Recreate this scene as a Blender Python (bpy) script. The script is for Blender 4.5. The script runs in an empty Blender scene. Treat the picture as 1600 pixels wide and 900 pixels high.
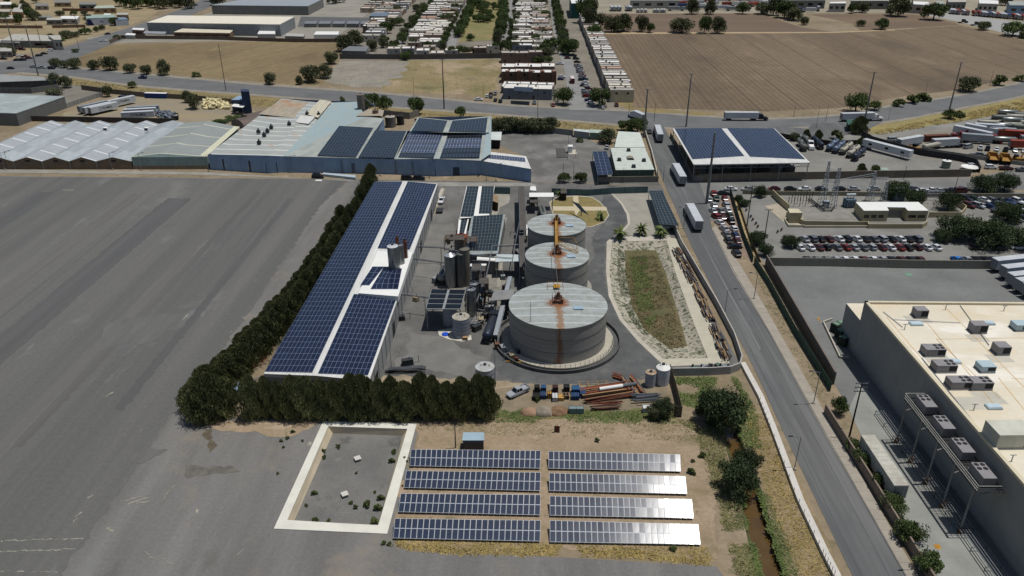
import bpy, math, random
from mathutils import Vector, Matrix, noise as mnoise
from mathutils.geometry import delaunay_2d_cdt
# camera, light, exposure
SC = bpy.context.scene
F, H, TH = 1210.0, 95.0, math.radians(26.6)
CT, ST = math.cos(TH), math.sin(TH)
cam = bpy.data.cameras.new('camera')
cam.lens = 36 * F / 1600; cam.sensor_width = 36; cam.clip_end = 6000; cam.clip_start = 1
camo = bpy.data.objects.new('camera', cam); SC.collection.objects.link(camo)
camo.location = (0, 0, H); camo.rotation_euler = (math.pi / 2 - TH, 0, 0)
SC.camera = camo
SUN = Vector((.24, .034, 1)).normalized()
w = bpy.data.worlds.new('World'); SC.world = w; w.use_nodes = True
nt = w.node_tree; bg = nt.nodes['Background']
sky = nt.nodes.new('ShaderNodeTexSky'); sky.sky_type = 'NISHITA'; sky.sun_disc = False
sky.sun_elevation = math.asin(SUN.z); sky.sun_rotation = math.atan2(SUN.x, SUN.y)
sky.air_density = 1.0; sky.dust_density = 1.0
nt.links.new(sky.outputs[0], bg.inputs[0]); bg.inputs[1].default_value = .062
sl = bpy.data.lights.new('sun', 'SUN'); sl.energy = 4.0; sl.angle = math.radians(.5); sl.color = (1, .965, .91)
so = bpy.data.objects.new('sun', sl); SC.collection.objects.link(so)
so.rotation_euler = SUN.to_track_quat('Z', 'Y').to_euler()
vs = SC.view_settings
vs.view_transform = 'Standard'; vs.look = 'None'; vs.gamma = 1; vs.use_curve_mapping = False; vs.exposure = -.1
# helpers
C = SC.collection
rnd = random.Random(7)
def P(px, py, z=0.0):
 """Where the sight line through a pixel of the 1600x900 photograph meets the height z."""
 u, v = (px - 800) / F, (py - 450) / F
 dy, dz = CT - v * ST, -ST - v * CT
 t = (z - H) / dz
 return Vector((u * t, dy * t, z))
def hgt(yb, yt, z0=0.0, px=800):
 """Height of the point at image row yt above the ground point at image row yb."""
 Y = P(px, yb, z0).y; t = (yt - 450) / F
 return H - Y * (ST + t * CT) / (CT - t * ST) - z0
def mpp(py, z=0.0):
 """metres per pixel across the view"""
 v = (py - 450) / F
 return (H - z) / (F * (ST + v * CT))
def lin(c):
 c = c / 255.0
 return c / 12.92 if c <= .04045 else ((c + .055) / 1.055) ** 2.4
def col(rgb, k=.8):
 return tuple(min(.85, lin(v) * k) for v in rgb) + (1,)
class MB:
 def __init__(s):
  s.v = []; s.f = []; s.uv = []; s.mi = []; s.M = None; s.m = 0; s.smooth = False
 def _add(s, vs, fs, uvs=None):
  b = len(s.v)
  if s.M is not None:
   vs = [s.M @ Vector(p) for p in vs]
  s.v.extend([tuple(p) for p in vs])
  for i, f in enumerate(fs):
   s.f.append(tuple(b + k for k in f)); s.mi.append(s.m)
   if uvs: s.uv.append(uvs[i])
   else:
    pts = [Vector(vs[k]) for k in f]
    s.uv.append(autouv(pts))
  return s
 def quad(s, a, b, c, d, uv=None):
  return s._add([a, b, c, d], [(0, 1, 2, 3)], [uv] if uv else None)
 def tri(s, a, b, c):
  return s._add([a, b, c], [(0, 1, 2)])
 def box(s, x0, y0, z0, x1, y1, z1, bottom=True):
  vs = [(x0, y0, z0), (x1, y0, z0), (x1, y1, z0), (x0, y1, z0), (x0, y0, z1), (x1, y0, z1), (x1, y1, z1), (x0, y1, z1)]
  fs = [(4, 5, 6, 7), (0, 1, 5, 4), (1, 2, 6, 5), (2, 3, 7, 6), (3, 0, 4, 7)]
  if bottom: fs.append((3, 2, 1, 0))
  return s._add(vs, fs)
 def cbox(s, cx, cy, cz, sx, sy, sz):
  return s.box(cx - sx / 2, cy - sy / 2, cz - sz / 2, cx + sx / 2, cy + sy / 2, cz + sz / 2)
 def tube(s, a, b, r0, r1=None, n=8, caps=True):
  a, b = Vector(a), Vector(b); r1 = r0 if r1 is None else r1
  d = (b - a)
  if d.length < 1e-6: return s
  q = d.to_track_quat('Z', 'Y')
  vs = []; L = d.length
  for r, p in ((r0, a), (r1, b)):
   for k in range(n):
    t = 2 * math.pi * k / n
    vs.append(p + q @ Vector((r * math.cos(t), r * math.sin(t), 0)))
  fs = []; uvs = []
  for k in range(n):
   k2 = (k + 1) % n
   fs.append((k, k2, n + k2, n + k))
   c0, c1 = 2 * math.pi * r0 * k / n, 2 * math.pi * r0 * (k + 1) / n
   uvs.append([(c0, 0), (c1, 0), (c1, L), (c0, L)])
  if caps:
   fs.append(tuple(range(n - 1, -1, -1))); uvs.append([(0, 0)] * n)
   fs.append(tuple(range(n, 2 * n))); uvs.append([(0, 0)] * n)
  return s._add(vs, fs, uvs)
 def lathe(s, prof, n=24, cx=0, cy=0):
  vs = []
  for r, z in prof:
   for k in range(n):
    t = 2 * math.pi * k / n
    vs.append((cx + r * math.cos(t), cy + r * math.sin(t), z))
  fs = []
  for i in range(len(prof) - 1):
   for k in range(n):
    k2 = (k + 1) % n
    fs.append((i * n + k, i * n + k2, (i + 1) * n + k2, (i + 1) * n + k))
  return s._add(vs, fs)
 def prism(s, poly, z0, z1, top=True, side=True):
  n = len(poly)
  area = sum(poly[i][0] * poly[(i + 1) % n][1] - poly[(i + 1) % n][0] * poly[i][1] for i in range(n))
  if area < 0: poly = list(reversed(poly))
  vs = [(p[0], p[1], z0) for p in poly] + [(p[0], p[1], z1) for p in poly]
  fs = []
  if side: fs += [(i, (i + 1) % n, n + (i + 1) % n, n + i) for i in range(n)]
  if top: fs.append(tuple(range(n, 2 * n)))
  return s._add(vs, fs)
 def build(s, name, mats, parent=None, loc=None, smooth=False):
  me = bpy.data.meshes.new(name)
  me.from_pydata(s.v, [], s.f)
  uvl = me.uv_layers.new(name='UVMap')
  flat = [c for f in s.uv for p in f for c in p]
  if len(flat) == len(uvl.data) * 2: uvl.data.foreach_set('uv', flat)
  if not isinstance(mats, (list, tuple)): mats = [mats]
  for m in mats: me.materials.append(m)
  if len(mats) > 1: me.polygons.foreach_set('material_index', s.mi)
  if smooth: me.polygons.foreach_set('use_smooth', [True] * len(me.polygons))
  o = bpy.data.objects.new(name, me); C.objects.link(o)
  if parent: o.parent = parent
  if loc is not None: o.location = loc
  return o
def autouv(pts):
 if len(pts) < 3: return [(0, 0)] * len(pts)
 n = (pts[1] - pts[0]).cross(pts[2] - pts[0])
 if n.length < 1e-9: return [(0, 0)] * len(pts)
 n.normalize()
 if abs(n.z) > .5:
  return [(p.x, p.y) for p in pts]
 t = Vector((-n.y, n.x, 0))
 if t.length < 1e-6: t = Vector((1, 0, 0))
 t.normalize()
 return [(p.dot(t), p.z) for p in pts]
def tag(o, label=None, cat=None, group=None, kind=None):
 if label: o['label'] = label
 if cat: o['category'] = cat
 if group: o['group'] = group
 if kind: o['kind'] = kind
 return o
def thing(name, label, cat, loc=(0, 0, 0), rz=0, group=None, sc=None):
 o = bpy.data.objects.new(name, None); C.objects.link(o)
 o.empty_display_size = .5
 o.location = loc; o.rotation_euler = (0, 0, rz)
 if sc: o.scale = sc
 return tag(o, label, cat, group)
KIDS = {}
def kids(o):
 return list(o.children)
def copy_tree(src, loc, rz, label=None, sc=None, swap=None, ch=None, keep=None):
 r = src.copy(); C.objects.link(r); r.location = loc; r.rotation_euler = (0, 0, rz)
 if sc: r.scale = sc
 if label: r['label'] = label
 def rec(a, b):
  for k in list(a.children):
   if keep and stem(k.name) not in keep: continue
   c = k.copy(); C.objects.link(c); c.parent = b
   if swap and stem(k.name) in swap: c.data = swap[stem(k.name)]
   rec(k, c)
 rec(src, r)
 return r
def stem(n):
 return n.rsplit('.', 1)[0] if n[-3:].isdigit() and '.' in n else n
ORD = 'first second third fourth fifth sixth seventh eighth ninth tenth eleventh twelfth thirteenth fourteenth fifteenth sixteenth seventeenth eighteenth nineteenth'.split()
TENS = ['twent', 'thirt', 'fort', 'fift', 'sixt', 'sevent', 'eight', 'ninet']
def nth(i):
 """0 -> first"""
 i += 1
 if i < 20: return ORD[i - 1]
 if i > 99: return 'hundredth' if i == 100 else 'hundred-and-' + nth(i - 101)
 t, u = divmod(i, 10)
 base = TENS[t - 2] if t < 10 else 'hundred'
 return base + 'ieth' if u == 0 else base + 'y-' + ORD[u - 1]
# materials
MATS = {}
def mat(name, rgb, rough=.85, metal=0.0, var=.12, scale=.3, k=.8, bump=0, bscale=4, rgb2=None, stretch=None, spec=.3, emit=None, obr=0, coord='Object', detail=6, fine=0, thr=None, st=()):
 """A noise-varied Principled material. stretch: scale vector of the noise; rgb2: second colour of the patches."""
 if name in MATS: return MATS[name]
 m = bpy.data.materials.new(name); m.use_nodes = True; MATS[name] = m
 t = m.node_tree; N = t.nodes; L = t.links
 b = N['Principled BSDF']
 b.inputs['Roughness'].default_value = rough; b.inputs['Metallic'].default_value = metal
 b.inputs['Specular IOR Level'].default_value = spec
 c1 = col(rgb, k)
 if rgb2: c2 = col(rgb2, k)
 else: c2 = tuple(v * (1 - var * 1.6) for v in c1[:3]) + (1,); c1 = tuple(min(.85, v * (1 + var * .8)) for v in c1[:3]) + (1,)
 tc = N.new('ShaderNodeTexCoord')
 mp = N.new('ShaderNodeMapping')
 if stretch: mp.inputs['Scale'].default_value = stretch[:3]
 if stretch and len(stretch) > 3: mp.inputs['Rotation'].default_value = (0, 0, stretch[3])
 if stretch and len(stretch) > 3:
  mp.inputs['Scale'].default_value = (1, 1, 1)
  mp2 = N.new('ShaderNodeMapping'); mp2.inputs['Scale'].default_value = stretch[:3]
  L.new(tc.outputs[coord], mp.inputs[0]); L.new(mp.outputs[0], mp2.inputs[0]); src = mp2.outputs[0]
 else:
  L.new(tc.outputs[coord], mp.inputs[0]); src = mp.outputs[0]
 no = N.new('ShaderNodeTexNoise'); no.inputs['Scale'].default_value = scale; no.inputs['Detail'].default_value = detail
 no.inputs['Roughness'].default_value = .62
 L.new(src, no.inputs['Vector'])
 r = N.new('ShaderNodeValToRGB')
 lo, hi = thr or (.32, .68)
 r.color_ramp.elements[0].position = lo; r.color_ramp.elements[1].position = hi
 r.color_ramp.elements[0].color = c2; r.color_ramp.elements[1].color = c1
 L.new(no.outputs['Fac'], r.inputs[0]); out = r.outputs[0]
 if fine:
  n2 = N.new('ShaderNodeTexNoise'); n2.inputs['Scale'].default_value = scale * 14; n2.inputs['Detail'].default_value = 5
  n2.inputs['Roughness'].default_value = .7
  L.new(tc.outputs[coord], n2.inputs['Vector'])
  mr = N.new('ShaderNodeMapRange'); mr.inputs['From Min'].default_value = .25; mr.inputs['From Max'].default_value = .75
  mr.inputs['To Min'].default_value = 1 - fine; mr.inputs['To Max'].default_value = 1 + fine
  L.new(n2.outputs['Fac'], mr.inputs[0])
  mx = N.new('ShaderNodeVectorMath'); mx.operation = 'SCALE'
  L.new(out, mx.inputs[0]); L.new(mr.outputs[0], mx.inputs['Scale']); out = mx.outputs[0]
 if obr:
  oi = N.new('ShaderNodeObjectInfo')
  mr = N.new('ShaderNodeMapRange'); mr.inputs['To Min'].default_value = 1 - obr; mr.inputs['To Max'].default_value = 1 + obr
  L.new(oi.outputs['Random'], mr.inputs[0])
  mx = N.new('ShaderNodeVectorMath'); mx.operation = 'SCALE'
  L.new(out, mx.inputs[0]); L.new(mr.outputs[0], mx.inputs['Scale']); out = mx.outputs[0]
 for rgbs, ssc, s0, s1, am, sx, sy in st:
  ms = N.new('ShaderNodeMapping'); ms.inputs['Scale'].default_value = (sx, sy, 1); ms.inputs['Rotation'].default_value = (0, 0, 0)
  L.new(tc.outputs[coord], ms.inputs[0]); ns = N.new('ShaderNodeTexNoise'); ns.inputs['Scale'].default_value = ssc; ns.inputs['Detail'].default_value = 8; ns.inputs['Roughness'].default_value = .6
  ms.inputs['Location'].default_value = (ssc * 37, s0 * 91, 3)
  L.new(ms.outputs[0], ns.inputs['Vector']); rs = N.new('ShaderNodeMapRange'); rs.inputs['From Min'].default_value = s0; rs.inputs['From Max'].default_value = s1; rs.inputs['To Max'].default_value = am
  L.new(ns.outputs['Fac'], rs.inputs[0]); out = mixc(t, rs.outputs[0], out, col(rgbs, k))
 L.new(out, b.inputs['Base Color'])
 if bump:
  bn = N.new('ShaderNodeTexNoise'); bn.inputs['Scale'].default_value = bscale; bn.inputs['Detail'].default_value = 4
  L.new(tc.outputs[coord], bn.inputs['Vector'])
  bu = N.new('ShaderNodeBump'); bu.inputs['Strength'].default_value = bump; bu.inputs['Distance'].default_value = .1
  L.new(bn.outputs['Fac'], bu.inputs['Height']); L.new(bu.outputs[0], b.inputs['Normal'])
 if emit:
  b.inputs['Emission Color'].default_value = col(emit); b.inputs['Emission Strength'].default_value = 1
 return m
def math_node(t, op, a, b=None, c=None):
 n = t.nodes.new('ShaderNodeMath'); n.operation = op
 for i, x in enumerate((a, b, c)):
  if x is None: continue
  if isinstance(x, (int, float)): n.inputs[i].default_value = x
  else: t.links.new(x, n.inputs[i])
 return n.outputs[0]
def mixc(t, fac, a, b, mode='MIX'):
 n = t.nodes.new('ShaderNodeMix'); n.data_type = 'RGBA'; n.blend_type = mode
 if isinstance(fac, (int, float)): n.inputs[0].default_value = fac
 else: t.links.new(fac, n.inputs[0])
 for i, x in ((6, a), (7, b)):
  if isinstance(x, tuple): n.inputs[i].default_value = x
  else: t.links.new(x, n.inputs[i])
 return n.outputs[2]
def base_out(m):
 """the socket that feeds Base Color now"""
 b = m.node_tree.nodes['Principled BSDF']
 return b.inputs['Base Color'].links[0].from_socket, b
def pv_mat(name, cell, frame, rough=.12, fw=.032, spec=.5, jitter=.18):
 """Solar modules: one module per UV unit, frame lines and faint cell lines."""
 m = mat(name, cell, rough=rough, var=.08, scale=.6, spec=spec)
 t = m.node_tree; out, b = base_out(m)
 uv = t.nodes.new('ShaderNodeUVMap')
 sp = t.nodes.new('ShaderNodeSeparateXYZ'); t.links.new(uv.outputs[0], sp.inputs[0])
 u = math_node(t, 'FRACT', sp.outputs[0]); v = math_node(t, 'FRACT', sp.outputs[1])
 du = math_node(t, 'ABSOLUTE', math_node(t, 'SUBTRACT', u, .5)); dv = math_node(t, 'ABSOLUTE', math_node(t, 'SUBTRACT', v, .5))
 e = math_node(t, 'MAXIMUM', math_node(t, 'GREATER_THAN', du, .5 - fw), math_node(t, 'GREATER_THAN', dv, .5 - fw * .55))
 cu = math_node(t, 'FRACT', math_node(t, 'MULTIPLY', u, 6)); cv = math_node(t, 'FRACT', math_node(t, 'MULTIPLY', v, 12))
 c = math_node(t, 'MAXIMUM', math_node(t, 'LESS_THAN', cu, .08), math_node(t, 'LESS_THAN', cv, .08))
 fl = t.nodes.new('ShaderNodeVectorMath'); fl.operation = 'FLOOR'; t.links.new(uv.outputs[0], fl.inputs[0])
 wn = t.nodes.new('ShaderNodeTexWhiteNoise'); wn.noise_dimensions = '2D'; t.links.new(fl.outputs[0], wn.inputs['Vector'])
 mr = math_node(t, 'MULTIPLY_ADD', wn.outputs[0], 2 * jitter, 1 - jitter)
 sc = t.nodes.new('ShaderNodeVectorMath'); sc.operation = 'SCALE'; t.links.new(out, sc.inputs[0]); t.links.new(mr, sc.inputs['Scale'])
 a = mixc(t, math_node(t, 'MULTIPLY', c, .22), sc.outputs[0], col(frame, .7))
 t.links.new(mixc(t, e, a, col(frame, .8)), b.inputs['Base Color'])
 r = math_node(t, 'MULTIPLY_ADD', e, .35, rough); t.links.new(r, b.inputs['Roughness'])
 return m
def rib_mat(name, rgb, pitch=.9, axis=0, depth=.5, rgb2=None, strips=None, sheet=None, rough=.45, metal=.25, var=.12, rust=None, k=.8, scale=.12):
 """Ribbed sheet metal in UV metres. strips=(spacing, width, colour) lays translucent sheets across; rust=(colour, amount)."""
 m = mat(name, rgb, rough=rough, metal=metal, var=var, rgb2=rgb2, scale=scale, k=k, coord='UV', stretch=(1, 4, 1) if axis == 1 else (4, 1, 1), detail=8, fine=.06)
 t = m.node_tree; out, b = base_out(m)
 uv = t.nodes.new('ShaderNodeUVMap'); sp = t.nodes.new('ShaderNodeSeparateXYZ'); t.links.new(uv.outputs[0], sp.inputs[0])
 a = sp.outputs[axis]; o2 = sp.outputs[1 - axis]
 ph = math_node(t, 'FRACT', math_node(t, 'MULTIPLY', a, 1 / pitch))
 line = math_node(t, 'LESS_THAN', ph, .16)
 out = mixc(t, math_node(t, 'MULTIPLY', line, depth * .45), out, (.02, .025, .03, 1))
 if strips:
  s, wd, c = strips
  ps = math_node(t, 'FRACT', math_node(t, 'MULTIPLY', a, 1 / s))
  out = mixc(t, math_node(t, 'MULTIPLY', math_node(t, 'LESS_THAN', ps, wd / s), .8), out, col(c))
 if sheet:
  fl = math_node(t, 'FLOOR', math_node(t, 'MULTIPLY', a, 1 / sheet)); fl2 = math_node(t, 'FLOOR', math_node(t, 'MULTIPLY', o2, 1 / (sheet * 3)))
  cb = t.nodes.new('ShaderNodeCombineXYZ'); t.links.new(fl, cb.inputs[0]); t.links.new(fl2, cb.inputs[1])
  wn = t.nodes.new('ShaderNodeTexWhiteNoise'); wn.noise_dimensions = '2D'; t.links.new(cb.outputs[0], wn.inputs['Vector'])
  s2 = t.nodes.new('ShaderNodeVectorMath'); s2.operation = 'SCALE'; t.links.new(out, s2.inputs[0])
  t.links.new(math_node(t, 'MULTIPLY_ADD', wn.outputs[0], .22, .89), s2.inputs['Scale']); out = s2.outputs[0]
 if rust:
  n = t.nodes.new('ShaderNodeTexNoise'); n.inputs['Scale'].default_value = .05; n.inputs['Detail'].default_value = 7
  t.links.new(uv.outputs[0], n.inputs['Vector'])
  mr = t.nodes.new('ShaderNodeMapRange'); mr.inputs['From Min'].default_value = .62 - rust[1]; mr.inputs['From Max'].default_value = .75 - rust[1]
  t.links.new(n.outputs['Fac'], mr.inputs[0])
  out = mixc(t, mr.outputs[0], out, col(rust[0]))
 t.links.new(out, b.inputs['Base Color'])
 bu = t.nodes.new('ShaderNodeBump'); bu.inputs['Strength'].default_value = .4; bu.inputs['Distance'].default_value = .05
 t.links.new(line, bu.inputs['Height']); t.links.new(bu.outputs[0], b.inputs['Normal'])
 return m
def blocks_mat(name, rgb, w_=2.5, h_=10, dark=.35, **kw):
 """Concrete with vertical joints every w_ metres (UV u)."""
 m = mat(name, rgb, coord='UV', **kw)
 t = m.node_tree; out, b = base_out(m)
 uv = t.nodes.new('ShaderNodeUVMap'); sp = t.nodes.new('ShaderNodeSeparateXYZ'); t.links.new(uv.outputs[0], sp.inputs[0])
 e = math_node(t, 'LESS_THAN', math_node(t, 'FRACT', math_node(t, 'MULTIPLY', sp.outputs[0], 1 / w_)), .25 / w_)
 e2 = math_node(t, 'LESS_THAN', math_node(t, 'FRACT', math_node(t, 'MULTIPLY', sp.outputs[1], 1 / h_)), .1 / h_)
 e = math_node(t, 'MAXIMUM', e, e2)
 t.links.new(mixc(t, math_node(t, 'MULTIPLY', e, dark), out, (.03, .03, .03, 1)), b.inputs['Base Color'])
 return m
GA = .026                                  # the street grid's heading
TERR = mat('dry_dirt', (152, 136, 114), var=.2, scale=.035, rgb2=(122, 110, 86), fine=.22, st=(((96, 94, 62), .3, .58, .68, .6, 1, 1), ((186, 168, 142), .12, .6, .72, .6, 1, 1)), bump=.4, bscale=1.2, detail=9)
ASPH = mat('yard_asphalt', (110, 109, 106), var=.2, scale=.05, fine=.12, st=(((72, 72, 73), .25, .52, .7, .6, 1, .5), ((132, 130, 124), .6, .62, .72, .5, 1, 1), ((60, 60, 61), .05, .5, .62, .35, 1, 1)), bump=.1, bscale=9, detail=9, k=.85)
ROAD = mat('road_asphalt', (106, 107, 106), var=.2, scale=.5, fine=.1, stretch=(1, .03, 1), k=.85, st=(((78, 80, 83), .035, .42, .6, .6, 1, .5), ((128, 128, 126), .2, .6, .75, .5, 1, .2), ((70, 71, 74), 1.2, .66, .72, .5, 1, .1)))
HWAY = mat('highway_asphalt', (110, 111, 111), var=.12, scale=.08, fine=.08, st=(((90, 92, 96), .08, .5, .7, .5, .2, 1), ((134, 132, 126), .1, .62, .75, .5, .2, 1)))
CONC = mat('pale_concrete', (190, 184, 170), var=.1, scale=.25, fine=.08)
CONC2 = mat('grey_concrete', (150, 148, 140), var=.14, scale=.2, fine=.1)
WCONC = mat('whitewashed_concrete', (208, 204, 196), var=.08, scale=.6, fine=.1)
CREAM = mat('cream_paint', (205, 196, 170), var=.08, scale=.3, fine=.05)
STEEL = mat('galvanised_steel', (150, 155, 160), rough=.4, metal=.6, var=.12, scale=1)
DSTEEL = mat('dark_steel', (70, 72, 75), rough=.5, metal=.4, var=.15, scale=1)
BLACK = mat('black_rubber', (28, 28, 30), rough=.8, var=.1)
GLASS = mat('dark_glass', (22, 27, 33), rough=.08, var=.05, spec=.6)
WHITE = mat('white_paint', (232, 232, 228), rough=.5, var=.03, k=.85)
POLEC = mat('pole_concrete', (128, 128, 124), var=.1, scale=1)
WOODP = mat('pole_wood', (72, 60, 50), var=.2, scale=2)
RUST = mat('rusty_steel', (120, 68, 48), rgb2=(80, 46, 36), scale=1.2, fine=.15)
BRICK = mat('brown_brick', (120, 84, 66), var=.15, scale=.8, fine=.1)
YELL = mat('yellow_paint', (196, 150, 50), var=.15, scale=1, rgb2=(150, 100, 40))
LEAFY = dict(rough=.8, scale=.5, obr=.18, spec=.1, fine=.25, k=.72)
LEAF = mat('broadleaf_foliage', (110, 126, 78), rgb2=(70, 84, 50), **LEAFY)
LEAFX = mat('dark_foliage', (92, 106, 74), rgb2=(54, 66, 44), **LEAFY)
LEAFD = mat('olive_foliage', (118, 122, 92), rgb2=(78, 84, 60), **LEAFY)
PINE = mat('pine_needles', (136, 140, 94), rgb2=(94, 102, 68), **LEAFY)
BUSH = mat('scrub_leaves', (120, 132, 84), rgb2=(80, 92, 56), **LEAFY)
PALMM = mat('palm_fronds', (124, 136, 84), rgb2=(84, 96, 56), **LEAFY)
BARK = mat('bark', (84, 70, 56), var=.2, scale=3)
PVB = pv_mat('blue_modules', (22, 30, 54), (120, 132, 156))
PVD = pv_mat('dark_modules', (24, 28, 36), (98, 108, 120))
PVG = pv_mat('green_grey_modules', (30, 37, 40), (124, 136, 132))
PVN = pv_mat('slate_modules', (44, 54, 84), (200, 208, 220), rough=.2)
def ground(name, poly, z, m, pix=True, kind='structure', rag=0):
 """A flat sheet at height z from a polygon of photo pixels (or of metres)."""
 pts = [P(*p) for p in poly] if pix else [Vector((p[0], p[1], 0)) for p in poly]
 if rag:
  o = []
  for a, b in zip(pts, pts[1:] + pts[:1]):
   n = max(1, min(120, int((b - a).length / (rag * .9))))
   for k in range(n):
    p = a.lerp(b, k / n); o.append(p + Vector((mnoise.noise(Vector((p.x / rag * .35, p.y / rag * .35, 1))), mnoise.noise(Vector((p.x / rag * .35, p.y / rag * .35, 9))), 0)) * rag * 1.5 + Vector((mnoise.noise(p / rag * 1.7), mnoise.noise(p / rag * 1.9), 0)) * rag * .5)
  pts = o
 mb = MB()
 vs, es, fs, *_ = delaunay_2d_cdt([Vector((p.x, p.y)) for p in pts], [], [list(range(len(pts)))], 1, 1e-4)
 mb._add([(v.x, v.y, z) for v in vs], [tuple(f) for f in fs])
 o = mb.build(name, m)
 for p in o.data.polygons:
  if p.normal.z < 0: p.flip()
 return tag(o, kind=kind)
def ribbon(name, top, bot, z, m, kind='structure', n=12):
 """A strip between two polylines of photo pixels."""
 def smooth(pl):
  pts = [P(*p) for p in pl]; out = []
  for i in range(len(pts) - 1):
   p0, p1, p2, p3 = pts[max(i - 1, 0)], pts[i], pts[i + 1], pts[min(i + 2, len(pts) - 1)]
   for k in range(n):
    t = k / n
    out.append(.5 * ((2 * p1) + (p2 - p0) * t + (2 * p0 - 5 * p1 + 4 * p2 - p3) * t * t + (3 * p1 - p0 - 3 * p2 + p3) * t ** 3))
  out.append(pts[-1]); return out
 a, b = smooth(top), smooth(bot)
 mb = MB()
 k = min(len(a), len(b)); acc = 0
 for i in range(k - 1):
  L = (a[i + 1] - a[i]).length
  q = [Vector((p.x, p.y, z)) for p in (b[i], b[i + 1], a[i + 1], a[i])]
  mb.quad(*q, uv=[(0, acc), (0, acc + L), (1, acc + L), (1, acc)]); acc += L
 return tag(mb.build(name, m), kind=kind)
def wall_px(name, label, cat, line, h, th, m, base=0, cap=None, z=0, group=None, world=False, posts=None, postm=None):
 """A wall along a polyline of photo pixels on the ground."""
 pts = [Vector((*p, 0)) if world else P(*p, z) for p in line]
 mb = MB()
 for a, b in zip(pts, pts[1:]):
  d = (b - a); L = d.length; d.normalize(); n = Vector((-d.y, d.x, 0)) * th / 2
  q = [a + n, b + n, b - n, a - n]
  mb.prism([(p.x, p.y) for p in q], z + base, z + h)
 o = mb.build(name, m)
 tag(o, label, cat, group)
 if posts:
  if cap is None: cap = postm or m
  pb = MB(); s = 0
  for a, b in zip(pts, pts[1:]):
   d = b - a; n = max(1, int(d.length / posts))
   for k in range(n):
    p = a + d * k / n
    pb.box(p.x - .06, p.y - .06, z, p.x + .06, p.y + .06, z + h + .12)
  pb.build('post_frame', cap, o)
 return o
def fence_px(name, label, line, h, mpanel, mpost, step=3, group=None, z=0, th=.05):
 return wall_px(name, label, 'fence', line, h, th, mpanel, posts=step, postm=mpost, group=group, z=z)
# terrain with its pits
BASIN_IN = [(513, 667), (636.5, 671), (591, 822), (449, 813.5)]
POND_OUT = [(956, 378), (1042, 376), (1055, 425), (1082, 500), (1106, 560), (1040, 562), (1003, 532), (972, 497), (957, 462), (952, 425)]
CAN_L = [(1124, 640), (1126, 672), (1134, 700), (1152, 765), (1164, 825), (1182, 900), (1203, 990)]
CAN_R = [(1150, 640), (1156, 672), (1170, 720), (1190, 765), (1208, 830), (1232, 900), (1262, 990)]
DIT_L = [(1143, 308), (1152, 335), (1163, 372), (1178, 410)]
DIT_R = [(1152, 308), (1161, 335), (1173, 372), (1190, 410)]
def pw(l, z=0): return [P(x, y, z) for x, y in l]
holes = [pw(BASIN_IN), pw(POND_OUT), pw(CAN_L) + list(reversed(pw(CAN_R))), pw(DIT_L) + list(reversed(pw(DIT_R)))]
def in_poly(x, y, poly):
 c = False; n = len(poly); j = n - 1
 for i in range(n):
  xi, yi, xj, yj = poly[i][0], poly[i][1], poly[j][0], poly[j][1]
  if (yi > y) != (yj > y) and x < (xj - xi) * (y - yi) / (yj - yi) + xi: c = not c
  j = i
 return c
outer = [Vector((-1800, -300)), Vector((1800, -300)), Vector((1800, 3200)), Vector((-1800, 3200))]
vin = list(outer); es = [(0, 1), (1, 2), (2, 3), (3, 0)]
for h in holes:
 b = len(vin); n = len(h)
 vin += [Vector((p.x, p.y)) for p in h]
 es += [(b + i, b + (i + 1) % n) for i in range(n)]
vo, eo, fo, *_ = delaunay_2d_cdt(vin, es, [], 0, 1e-4)
mb = MB(); keep = []
for f in fo:
 cx = sum(vo[i].x for i in f) / len(f); cy = sum(vo[i].y for i in f) / len(f)
 if not any(in_poly(cx, cy, h) for h in holes): keep.append(tuple(f))
mb._add([(v.x, v.y, 0) for v in vo], keep)
terrain = tag(mb.build('terrain', TERR), kind='structure')
for p in terrain.data.polygons:
 if p.normal.z < 0: p.flip()
# flat sheets
GRAV = mat('pale_gravel', (116, 114, 111), var=.16, scale=.12, fine=.16, stretch=(1, .12, 1, GA), bump=.3, bscale=3, detail=9, k=.85, st=(((140, 130, 112), .07, .57, .68, .6, 1, 1), ((90, 88, 84), .16, .6, .7, .5, 1, .4), ((186, 180, 160), .35, .7, .74, .7, 1, .5), ((128, 134, 138), .05, .6, .75, .5, 1, 1)))
GRAVD = mat('dark_gravel', (93, 93, 91), rgb2=(105, 104, 101), scale=.085, fine=.14, stretch=(1, .02, 1, GA), bump=.3, bscale=3, detail=10, k=.85, thr=(.4, .6), st=(((120, 119, 115), .035, .6, .7, .65, 1, .7), ((74, 77, 80), .3, .56, .7, .5, 1, .02), ((124, 126, 126), .12, .64, .72, .5, 1, .35), ((160, 158, 148), .5, .72, .75, .6, 1, .5)))
ground('gravel_field', [(-1400, 262), (560, 280), (590, 284), (500, 395), (405, 530), (300, 610), (290, 650), (385, 655), (500, 656), (656, 661), (614, 838), (640, 862), (860, 870), (1000, 878), (1120, 885), (1170, 960), (1200, 1000), (-900, 1000)], .02, GRAV)
ground('dark_gravel_field', [(-1400, 264), (545, 281), (500, 322), (395, 480), (330, 570), (250, 672), (170, 790), (92, 905), (50, 1000), (-900, 1000)], .04, GRAVD, rag=.7)
ground('service_road', [(-400, 262.5), (0, 265), (320, 269), (560, 284), (830, 286), (840, 291), (590, 291), (545, 281.5), (300, 273), (-400, 266.5)], .06, CONC2)
ground('factory_yard', [(560, 281), (830, 284), (1035, 292), (1046, 330), (1066, 390), (1100, 465), (1140, 540), (1160, 575), (1100, 583), (1050, 580), (1032, 590), (960, 600), (850, 601), (780, 604), (700, 600), (600, 596), (570, 600), (420, 600), (412, 585)], .03, ASPH)
fy = bpy.data.objects['factory_yard']
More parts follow.
